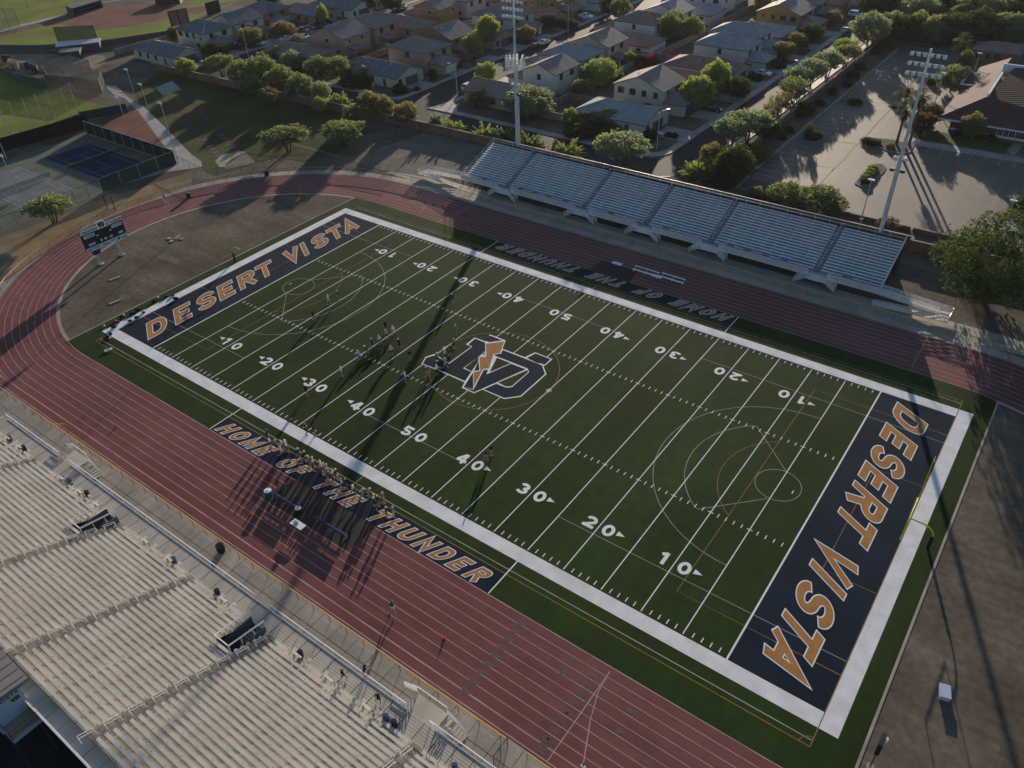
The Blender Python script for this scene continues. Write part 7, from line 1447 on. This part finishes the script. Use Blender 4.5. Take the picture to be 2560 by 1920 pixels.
def pose(kind):
    """joint positions (facing +x, standing 1.8 m)"""
    J = dict(pel=V3(0,0,.96), chest=V3(.01,0,1.32), neck=V3(.01,0,1.52), head=V3(.03,0,1.67), nod=V3(1,0,0))
    for s, n in ((1,'l'), (-1,'r')):
        J['hip'+n] = V3(0,.10*s,.92); J['knee'+n] = V3(.02,.12*s,.50); J['ank'+n] = V3(-.02,.13*s,.09); J['sh'+n] = V3(0,.20*s,1.45); J['el'+n] = V3(-.03,.27*s,1.17); J['wr'+n] = V3(.05,.28*s,.93)
    if kind == 'hips':
        for s, n in ((1,'l'), (-1,'r')): J['el'+n] = V3(-.12,.42*s,1.20); J['wr'+n] = V3(.04,.22*s,1.05)
    if kind == 'walk': J['kneel'] = V3(.16,.11,.52); J['ankl'] = V3(.28,.12,.10); J['kneer'] = V3(-.08,-.11,.50); J['ankr'] = V3(-.34,-.12,.16); J['ell'] = V3(-.16,.26,1.20); J['wrl'] = V3(-.12,.28,.96); J['elr'] = V3(.08,-.26,1.18); J['wrr'] = V3(.28,-.24,1.06)
    if kind == 'run':
        for k in ('chest','neck','head','shl','shr'): J[k] = J[k]+V3(.10,0,-.03)
        J['kneel'] = V3(.34,.11,.68); J['ankl'] = V3(.22,.12,.28); J['kneer'] = V3(-.12,-.11,.50); J['ankr'] = V3(-.46,-.12,.34); J['pel'] = V3(0,0,.94); J['ell'] = V3(-.16,.30,1.25); J['wrl'] = V3(.02,.26,1.05); J['elr'] = V3(.26,-.28,1.20); J['wrr'] = V3(.38,-.16,1.38)
    if kind == 'stance':      # lineman half crouch, hands on the knees
        J['pel'] = V3(-.22,0,.78); J['chest'] = V3(.10,0,1.02); J['neck'] = V3(.26,0,1.14); J['head'] = V3(.38,0,1.24)
        for s, n in ((1,'l'), (-1,'r')): J['hip'+n] = V3(-.22,.12*s,.75); J['knee'+n] = V3(.12,.22*s,.48); J['ank'+n] = V3(-.12,.24*s,.09); J['sh'+n] = V3(.18,.21*s,1.12); J['el'+n] = V3(.12,.30*s,.86); J['wr'+n] = V3(.20,.24*s,.62)
    if kind == 'crouch':      # three point stance
        J['pel'] = V3(-.28,0,.74); J['chest'] = V3(.08,0,.86); J['neck'] = V3(.28,0,.90); J['head'] = V3(.40,0,.98)
        for s, n in ((1,'l'), (-1,'r')): J['hip'+n] = V3(-.28,.12*s,.72); J['knee'+n] = V3(.04,.20*s,.42); J['ank'+n] = V3(-.26,.20*s,.09); J['sh'+n] = V3(.18,.20*s,.88); J['el'+n] = V3(.20,.24*s,.60); J['wr'+n] = V3(.30,.18*s,.36 if s > 0 else .14)
    if kind == 'arms':        # both arms out
        for s, n in ((1,'l'), (-1,'r')): J['el'+n] = V3(.04,.48*s,1.40); J['wr'+n] = V3(.12,.70*s,1.48); J['ank'+n] = V3(-.02,.22*s,.09); J['knee'+n] = V3(.05,.17*s,.50)
    if kind == 'raised':
        for s, n in ((1,'l'), (-1,'r')): J['el'+n] = V3(.05,.32*s,1.66); J['wr'+n] = V3(.06,.22*s,1.88)
    if kind == 'rest':        # leaning on a rail in front
        J['chest'] = V3(.10,0,1.28); J['neck'] = V3(.18,0,1.46); J['head'] = V3(.24,0,1.60)
        for s, n in ((1,'l'), (-1,'r')): J['sh'+n] = V3(.14,.20*s,1.39); J['el'+n] = V3(.26,.28*s,1.16); J['wr'+n] = V3(.50,.22*s,1.10)
    if kind == 'kneel':
        d = V3(0,0,-.42)
        for k in ('pel','chest','neck','head','hipl','hipr','shl','shr','ell','elr','wrl','wrr'): J[k] = J[k]+d
        J['kneel'] = V3(.36,.12,.50); J['ankl'] = V3(.34,.13,.09); J['kneer'] = V3(.02,-.12,.08); J['ankr'] = V3(-.40,-.13,.10); J['wrl'] = V3(.30,.16,.58); J['ell'] = V3(.08,.27,.76)
    return J
BODY = {}
def body_mesh(kind):
    if kind in BODY: return BODY[kind]
    J = pose(kind); mb = MB(); bones = []
    def limb(a, b, r0, r1, tagm, split=None, tag2=None):
        a, b = J[a] if isinstance(a, str) else a, J[b] if isinstance(b, str) else b
        mb.tube(a, b, r0, r1, 12); mb.ell(a, r0, r0, r0, 12, 8); mb.ell(b, r1, r1, r1, 12, 8); bones.append((a, b, max(r0, r1), tagm, split, tag2))
    # 0 skin 1 shirt 2 shorts 3 shoes
    P, C, N = J['pel'], J['chest'], J['neck']
    ax = (N-P).normalized(); lat = V3(0,1,0); fw = lat.cross(ax).normalized()
    prev = None; rings = [(P-ax*.10,.155,.115),(P+ax*.02,.165,.118),(P+(C-P)*.45,.145,.105),(P+(C-P)*.85,.165,.115),(C+(N-C)*.35,.185,.118),(C+(N-C)*.72,.165,.10),(C+(N-C)*.98,.075,.07)]
    vs = []; k = 16
    for c, a, b in rings:
        for i in range(k): q = 2*math.pi*i/k; vs.append(c+lat*(a*math.cos(q))+fw*(b*math.sin(q)))
    m = len(rings); mb.add(vs, [(j*k+i, j*k+(i+1)%k, (j+1)*k+(i+1)%k, (j+1)*k+i) for j in range(m-1) for i in range(k)]+[list(range(k))[::-1], list(range((m-1)*k, m*k))])
    bones.append((P+ax*.10, C+(N-C)*.75, .16, 1, None, None)); bones.append((P-ax*.1, P+ax*.04, .16, 2, None, None))
    limb('neck', 'head', .058, .058, 0)
    H = J['head']; mb.ell(H+V3(0,0,.015), .098, .078, .118, 14, 12); mb.ell(H+V3(.045,0,-.055), .05, .05, .055, 10, 8)
    mb.tube(H+V3(.085,0,.015), H+V3(.118,0,-.02), .012, .016, 8)          # nose
    for s in (-1, 1): mb.ell(H+V3(-.005,.078*s,-.005), .022, .012, .032, 8, 6)
    bones.append((H-V3(0,0,.08), H+V3(0,0,.1), .10, 0, None, None))
    for s, n in ((1,'l'), (-1,'r')):
        limb('hip'+n, 'knee'+n, .088, .058, 2, .72, 0); limb('knee'+n, 'ank'+n, .056, .038, 0); A = J['ank'+n]
        mb.tube(A+V3(-.05,0,-.05), A+V3(.17,.01*s,-.055), .043, .036, 10); mb.ell(A+V3(.17,.01*s,-.055), .04, .038, .034, 10, 6); mb.ell(A+V3(-.05,0,-.05), .043, .043, .04, 10, 6); bones.append((A+V3(-.06,0,-.05), A+V3(.18,0,-.055), .05, 3, None, None))
        limb('sh'+n, 'el'+n, .056, .043, 1, .62, 0); limb('el'+n, 'wr'+n, .042, .028, 0)
        W_ = J['wr'+n]; d = (W_-J['el'+n]).normalized(); sd = V3(0,0,1).cross(d); sd = (sd if sd.length > .1 else V3(1,0,0)).normalized(); nn = d.cross(sd).normalized()
        mb.tube(W_, W_+d*.085, .030, .040, 10); bones.append((W_, W_+d*.19, .04, 0, None, None))
        for f, L in ((-1.5,.062),(-.5,.075),(.5,.078),(1.5,.07)):
            b0 = W_+d*.08+sd*(f*.020); b1 = b0+d*L*.55+nn*.006; b2 = b1+d*L*.42+nn*.022; mb.tube(b0, b1, .0115, .0105, 7); mb.tube(b1, b2, .0105, .009, 7); mb.ell(b1, .011, .011, .011, 7, 5); mb.ell(b2, .009, .009, .009, 7, 5)
        b0 = W_+d*.03+sd*.032*s; b1 = b0+d*.035+sd*.03*s; b2 = b1+d*.032+nn*.012; mb.tube(b0, b1, .014, .012, 7); mb.tube(b1, b2, .012, .010, 7); mb.ell(b2, .010, .010, .010, 7, 5)
    me = bpy.data.meshes.new("person_src"); me.from_pydata([tuple(v) for v in mb.v], [], mb.f); me.update()
    o = bpy.data.objects.new("person_src", me); COL.objects.link(o); md = o.modifiers.new("r", 'REMESH'); md.mode = 'VOXEL'; md.voxel_size = 0.0125; md.adaptivity = 0.0; sm = o.modifiers.new("s", 'SMOOTH'); sm.iterations = 2; sm.factor = .4
    dg = bpy.context.evaluated_depsgraph_get(); dg.update(); nm = bpy.data.meshes.new_from_object(o.evaluated_get(dg)); bpy.data.objects.remove(o); bpy.data.meshes.remove(me); nm.name = "person_"+kind
    nm.materials.clear()
    for m_ in (M_skin, CL['white'], CL['black'], M_shoe): nm.materials.append(m_)
    idx = []
    for p in nm.polygons:
        c = p.center; best = 9; bi = 0
        for a, b, r, t1, sp, t2 in bones:
            ab = b-a; t = max(0, min(1, (c-a).dot(ab)/max(1e-9, ab.length_squared))); dd = (c-(a+ab*t)).length-r
            if dd < best: best = dd; bi = t1 if (sp is None or t < sp) else t2
        idx.append(bi)
    nm.polygons.foreach_set("material_index", idx); nm.polygons.foreach_set("use_smooth", [True]*len(idx)); nm.update()
    BODY[kind] = (nm, J); return BODY[kind]
def headgear_mesh(kind):
    mb = MB()
    if kind == 'helmet':
        mb.ell((-.005,0,.03), .138, .118, .14, 16, 9, z0=-.55); mb.tube((.10,-.085,-.06),(.135,-.04,-.075),.009,n=5); mb.tube((.135,-.04,-.075),(.135,.04,-.075),.009,n=5); mb.tube((.135,.04,-.075),(.10,.085,-.06),.009,n=5); mb.tube((.105,-.085,-.01),(.142,0,-.02),.009,n=5); mb.tube((.142,0,-.02),(.105,.085,-.01),.009,n=5)
    elif kind == 'cap': mb.ell((-.005,0,.045), .108, .09, .10, 14, 6, z0=-.1); mb.prism([(.07,-.07),(.18,-.05),(.19,0),(.18,.05),(.07,.07)], .04, .055)
    else:
        mb.ell((-.018,0,.045), .105, .09, .105, 14, 7, z0=-.35)
        if kind == 'long': mb.tube((-.08,0,.02),(-.10,0,-.16),.06,.03,9)
    me = bpy.data.meshes.new(kind); me.from_pydata([tuple(v) for v in mb.v], [], mb.f); me.polygons.foreach_set("use_smooth", [True]*len(me.polygons)); me.update(); return me
GEAR = {k: headgear_mesh(k) for k in ('helmet','cap','hair','long')}
EYES = None
def eye_mesh():
    mb = MB()
    for s in (-1, 1): mb.ell((.088,.032*s,.02), .012, .014, .009, 8, 5)
    me = bpy.data.meshes.new("eyes"); me.from_pydata([tuple(v) for v in mb.v], [], mb.f); me.materials.append(M_eye); return me
EYES = eye_mesh()
def mouth_mesh():
    mb = MB(); mb.ell((.093,0,-.062), .008, .024, .006, 8, 5); me = bpy.data.meshes.new("mouth"); me.from_pydata([tuple(v) for v in mb.v], [], mb.f); me.materials.append(mat("lips", (0.22,0.08,0.07), 0.6)); return me
MOUTH = mouth_mesh()
def person(label, xy, kind, shirt, shorts, gear, gcol, face, group=None, z=0.02, scale=1.0, skin=None):
    me, J = body_mesh(kind); t = thing("person", label, "person", (xy[0], xy[1], z-(.0 if kind != 'run' else 0)), R(face), group); t.scale = (scale,)*3
    b = bpy.data.objects.new("body", me); COL.objects.link(b); b.parent = t
    for i, m in enumerate((skin or M_skin, CL[shirt], CL[shorts], M_shoe)): b.material_slots[i].link = 'OBJECT'; b.material_slots[i].material = m
    mn = {'helmet':.0, }.get(gear, 0)
    if kind == 'run': t.location.z = z-.12
    h = bpy.data.objects.new({'helmet':'helmet','cap':'cap'}.get(gear, 'hair'), GEAR[gear]); COL.objects.link(h); h.parent = t; h.location = J['head']
    if not GEAR[gear].materials: GEAR[gear].materials.append(M_hair)
    h.material_slots[0].link = 'OBJECT'; h.material_slots[0].material = gcol
    for nm, mm in (("eyes", EYES), ("mouth", MOUTH)): e = bpy.data.objects.new(nm, mm); COL.objects.link(e); e.parent = t; e.location = J['head']
    return t
def PZ(label, k, x, y, kind, shirt, shorts='black', gear='helmet', gcol=None, face=63, zh=1.72, **kw):
    return person(label, Z(k, x, y, zh), kind, shirt, shorts, gear, gcol or M_helm, face, **kw)
HW, HG, HR, BL = M_helmw, M_helm, M_hair, M_blond
gl = "players waiting along the near sideline"
W1 = "on the near sideline"
for r in [("man in black standing alone at the left end of the sideline crowd",150,215,'stand','black','black','cap',CL['grey'],70),("player in white standing just left of the sideline crowd, above the letter M",185,330,'stand','white','black','hair',HR,60),("player in grey with a pale helmet at the left of the sideline crowd",283,372,'walk','grey','black','helmet',HG,80),("player in pale shirt third in the leftmost sideline cluster",372,388,'stand','lilac','black','helmet',HG,40),("player in white shirt and gold helmet at the top of the leftmost cluster",430,372,'hips','white','navy','helmet',HW,60),("player in white shirt facing the field at the right of the leftmost cluster",447,402,'stand','white','black','helmet',HG,75),("player in white kneeling low in the leftmost cluster",362,470,'kneel','white','white','helmet',HW,60),
    ("player in black shirt and white helmet, left of a pair above the letter O",635,502,'stand','black','navy','helmet',HW,60),("player in black shirt and white helmet, right of a pair above the letter O",730,545,'hips','black','black','helmet',HW,70),("player in white bending forward over the letter O",655,640,'stance','white','black','helmet',HG,10),("player in grey shirt right of the two black shirts",785,618,'stand','grey','black','helmet',HG,60),("player in tan shirt behind the grey shirted player",853,634,'hips','tan','black','helmet',HG,50),("player in maroon between the letters O and F",857,695,'stand','maroon','black','helmet',HG,70),("player with a gold helmet at the top of the middle cluster",970,688,'stand','grey','black','helmet',HG,62),("player in white shirt left in the middle cluster",980,715,'hips','white','black','helmet',HW,30),("player in blue grey shirt in the middle cluster",1022,727,'stand','lilac','navy','helmet',HG,55),("player in grey shirt right in the middle cluster",1070,745,'walk','grey','black','helmet',HG,65),("player in black right below the middle cluster",1072,812,'stand','black','black','helmet',HG,60),("bareheaded player in white leaning back beside the middle cluster",1158,800,'hips','white','grey','hair',HR,45),("player in black with a pale helmet right of the bareheaded one",1212,822,'stand','black','black','helmet',HW,60),
    ("player in bright blue shirt in the middle of the sideline",1100,850,'stand','blue','black','helmet',HG,58),("player in dark red behind the bright blue shirt",1152,878,'stand','maroon','black','helmet',HG,80),("player in dark navy crouching below the bright blue shirt",1037,905,'kneel','navy','black','helmet',HG,50),("player in tan shirt left of the one with raised arms",1245,910,'hips','tan','black','helmet',HG,52),("player in white with arms spread over the letter H of THE",1300,962,'arms','white','black','helmet',HG,62),("player in dark grey right of the one with spread arms",1360,968,'stand','black','black','helmet',HG,64),("player in white jogging above the letters HE",1460,1050,'run','white','black','helmet',HW,20),("player in grey blue bending over above the letter E",1600,1130,'stance','lilac','black','helmet',HG,40),("player in grey with hands on knees beside the one bending over",1695,1135,'stance','grey','black','helmet',HW,60),
    ("player in grey at the left of the last cluster",1797,1208,'stand','grey','black','helmet',HG,60),("player in dark grey with bright shoes below the last cluster",1800,1252,'walk','teal','black','helmet',HW,-40),("player in black at the right of the last cluster",1852,1230,'stand','black','black','helmet',HG,65),("player in grey standing apart on the turf right of the last cluster",1932,1180,'hips','grey','grey','helmet',HG,70),("player in black at the right end of the crowd, over the letter T of THUNDER",1985,1408,'stand','black','black','helmet',HG,60),("player in grey at the very right end of the sideline crowd",2090,1398,'hips','grey','white','helmet',HG,70)]:
    PZ(r[0], 'P', r[1], r[2], r[3], r[4], r[5], r[6], r[7], r[8], zh={'kneel':1.3,'stance':1.25}.get(r[3], 1.72), group=gl, z=0.04)
PZ("coach in black standing with feet apart on the near white border, left of two", 'P', 740, 120, 'arms', 'black', 'black', 'cap', CL['grey'], 60, zh=1.75); PZ("coach in navy standing on the near white border, right of two", 'P', 872, 140, 'hips', 'navy', 'navy', 'cap', CL['navy'], 70, zh=1.75)
gf = "players practising on the field"
for r in [("man in black watching behind the crouched line",795,150,'stand','black','black','cap',HR,-60),("crouched player in white at the upper end of the line",928,250,'stance','white','lilac','helmet',HG,155),("crouched player in cream second from the upper end of the line",812,318,'stance','tan','black','helmet',HG,155),("crouched player in white third in the line",702,405,'stance','white','black','helmet',HG,155),("crouched player in royal blue fourth in the line",577,455,'stance','royal','black','helmet',HG,150),("player in dark shirt low in a three point stance in the line",478,572,'crouch','maroon','black','helmet',HW,165),("crouched player in lilac at the lower end of the line",368,650,'stance','lilac','lilac','helmet',HG,160),("player in white standing off the lower end of the line",65,892,'hips','white','grey','helmet',HG,70),("player in light blue behind the line with feet apart",885,558,'hips','pale','black','helmet',HG,140),("player in black behind the line, upper one",1016,468,'stance','black','black','helmet',HG,140),("coach in black shirt and grey shorts behind the line",1190,630,'stand','black','grey','hair',HR,150),("player in white with arms spread near the left rim of the centre circle",1112,982,'arms','white','grey','helmet',HW,60),("player in grey sprinting alone above the centre logo",1940,190,'run','grey','grey','helmet',HW,-70),
    ("player in grey at the cross mark, topmost of the group on the logo",1912,440,'stand','grey','black','helmet',HG,180),("player in red brown right beside the cross mark",1832,585,'stance','maroon','black','helmet',HG,190),("player in dark shirt next to the red brown one",1862,545,'stand','black','black','helmet',HG,200),("player in light blue above the lime vest on the logo",1762,622,'stand','pale','black','helmet',HG,170),("player in grey left of the light blue one by the circle",1635,668,'walk','grey','black','helmet',HG,160),("player in lime green vest on the tip of the logo",1765,752,'walk','lime','pale','helmet',HW,200),("player in black among the group at the tip of the logo",1672,812,'stance','black','black','helmet',HG,180),("player in white lowest of the group at the tip of the logo",1630,868,'hips','white','black','helmet',HW,150),("player in dark grey standing outside the circle rim",1455,897,'walk','teal','tan','helmet',HG,40)]:
    PZ(r[0], 'F', r[1], r[2], r[3], r[4], r[5], r[6], r[7], r[8], zh={'crouch':1.05,'stance':1.28}.get(r[3], 1.72), group=gf, z=0.03)
PZ("player in white walking in the left soccer circle area, left of two", 'A', 2103, 766, 'walk', 'white', 'pale', 'helmet', HG, 30); PZ("player in black beside the white one near the left arc", 'A', 2170, 738, 'stand', 'black', 'grey', 'helmet', HG, 210); PZ("man in black alone on the left hash marks", 'A', 2008, 868, 'walk', 'black', 'black', 'cap', HR, -20)
PZ("player in black running on the far side near the 30 yard line", 'B', 720, 752, 'run', 'black', 'black', 'helmet', HW, -60); PZ("player in dark shirt by the near 30 numerals on the left", 'D', 1958, 160, 'walk', 'black', 'black', 'helmet', HW, -50)
PZ("player in grey and brown leaning by the near 40 numerals, left of two", 'E', 935, 580, 'arms', 'teal', 'tan', 'cap', HR, 130); PZ("player in black by the near 40 numerals, right of two", 'E', 972, 550, 'stand', 'black', 'tan', 'cap', HR, 160)
PZ("player in white with a gold helmet by the near 30 numerals, higher", 'D', 2190, 50, 'hips', 'white', 'grey', 'helmet', HG, 60) if False else None
PZ("runner in dark green jogging on the near track", 'H', 330, 318, 'run', 'teal', 'white', 'hair', HR, 150, zh=1.7)
person("man in navy leaning on the front rail of the near stand", Z('H',145,735,3.15), 'rest', 'navy', 'maroon', 'hair', HR, 75, z=1.445)
person("fair haired woman in black walking on the near stand's front walkway, right one", Z('H',238,905,3.1), 'walk', 'black', 'black', 'long', BL, -40, z=1.445, scale=.93); person("fair haired woman in black on the near stand's front walkway, left one", Z('I',2195,755,3.05), 'walk', 'black', 'black', 'long', BL, 200, z=1.445, scale=.93)
person("person in white at the bottom edge of the picture on the near track", Z('H',1565,1372,1.6), 'stand', 'white', 'black', 'hair', HR, 90)
for i, (x, y) in enumerate(((20,95),(320,73))): person(["player in dark clothes on the top left field, left","player in dark clothes on the top left field, right"][i], Z('R6', x, y, .9), 'walk', 'maroon', 'black', 'cap', HR, 30)
# ---- kit left on the far left corner of the field
def helmet_thing(label, zx, m):
    a = Z(*zx); t = thing("helmet", label, "helmet", (a[0], a[1], .15), R(40)); mb = MB(); mb.ell((0,0,.03), .17, .145, .17, 14, 8, z0=-.75); mb.build("shell", m, t, smooth=True); mb = MB(); mb.path([(.11,-.10,-.04),(.18,0,-.06),(.11,.10,-.04)], .012, 5); mb.path([(.12,-.10,.02),(.19,0,.0),(.12,.10,.02)], .012, 5); mb.build("face_mask", M_mask, t)
for zx, lb in ((('K',1440,422),"pale helmet on the grass beside the left white border, topmost"),(('K',650,832),"white helmet on the grass beside the left white border, middle"),(('K',200,1076),"pale helmet by the left outer corner of the white border"),(('K',330,1352),"white helmet just outside the left corner of the white border"),(('K',298,1282),"white helmet on the corner edge of the white border, among bags")): helmet_thing(lb, zx, M_helmw)
def bag(label, zx, m, s=1.0, rz=0):
    a = Z(*zx); t = thing("kit_bag", label, "bag", (a[0], a[1], .03), R(rz)); mb = MB(); mb.ell((0,0,.17*s), .42*s, .24*s, .20*s, 12, 8, z0=-.8); mb.ell((.22*s,.05,.15*s), .22*s, .2*s, .17*s, 10, 6, z0=-.8); mb.build("bag_body", m, t, smooth=True); mb = MB(); mb.path([(-.2*s,-.05,.33*s),(-.08*s,-.08,.45*s),(.1*s,-.08,.45*s),(.2*s,-.05,.34*s)], .02, 5); mb.build("handles", M_black, t)
for zx, m, s, lb in ((('K',430,975),mat("red_bag",(0.5,0.03,0.03),.7),1.0,"red bag on the grass by the left corner"),(('K',420,1100),CL['black'],1.2,"black bag on the white border near the left corner, upper"),(('K',340,1265),CL['black'],1.3,"black bag on the corner edge of the white border"),(('K',525,985),CL['teal'],1.1,"dark bag with pale items on the left white border"),(('K',600,870),CL['black'],1.1,"black bag on the grass beside the white helmet"),(('K',945,885),CL['navy'],1.2,"navy bag at the inner edge of the left white border"),(('K',785,955),CL['navy'],.9,"small navy bag in the middle of the left white border"),(('K',830,790),CL['black'],1.2,"black bag at the outer edge of the left white border, lower"),(('K',970,705),CL['black'],1.3,"black bag at the outer edge of the left white border, middle"),(('K',1095,760),CL['navy'],.9,"small dark bag lying on the left white border"),(('K',1340,510),CL['black'],1.1,"black bag on the grass near the topmost helmet"),(('K',1620,392),CL['black'],1.1,"black bag at the outer edge of the left white border, upper"),(('K',1785,368),CL['teal'],1.1,"greenish bag on the left white border, topmost"),(('K',1840,448),CL['navy'],1.3,"navy bag at the inner edge of the left white border, topmost")): bag(lb, zx, m, s*.85, int(zx[1]) % 180)
a = Z('K', 295, 1628); t = thing("blocking_pad", "white blocking pad lying outside the left corner of the field", "pad", (a[0], a[1], .03), R(75)); mb = MB(); mb.box(-.55,.55,-.2,.2,0,.22); mb.build("pad_body", M_white, t); mb = MB(); mb.box(-.2,.2,-.03,.03,.22,.27); mb.build("strap", M_black, t)

# ================================================================ AIR
hz = MB().box(-560, 330, -200, 560, -1.2, 70.0)
hm = bpy.data.materials.new("haze_air"); hm.use_nodes = True; nt = hm.node_tree; nt.nodes.clear()
ou = nt.nodes.new("ShaderNodeOutputMaterial"); pv = nt.nodes.new("ShaderNodeVolumePrincipled")
pv.inputs["Color"].default_value = (0.80, 0.86, 0.93, 1); pv.inputs["Density"].default_value = 0.00004; pv.inputs["Anisotropy"].default_value = 0.3
nt.links.new(pv.outputs[0], ou.inputs["Volume"])
tag(hz.build("haze", hm), kind="stuff")
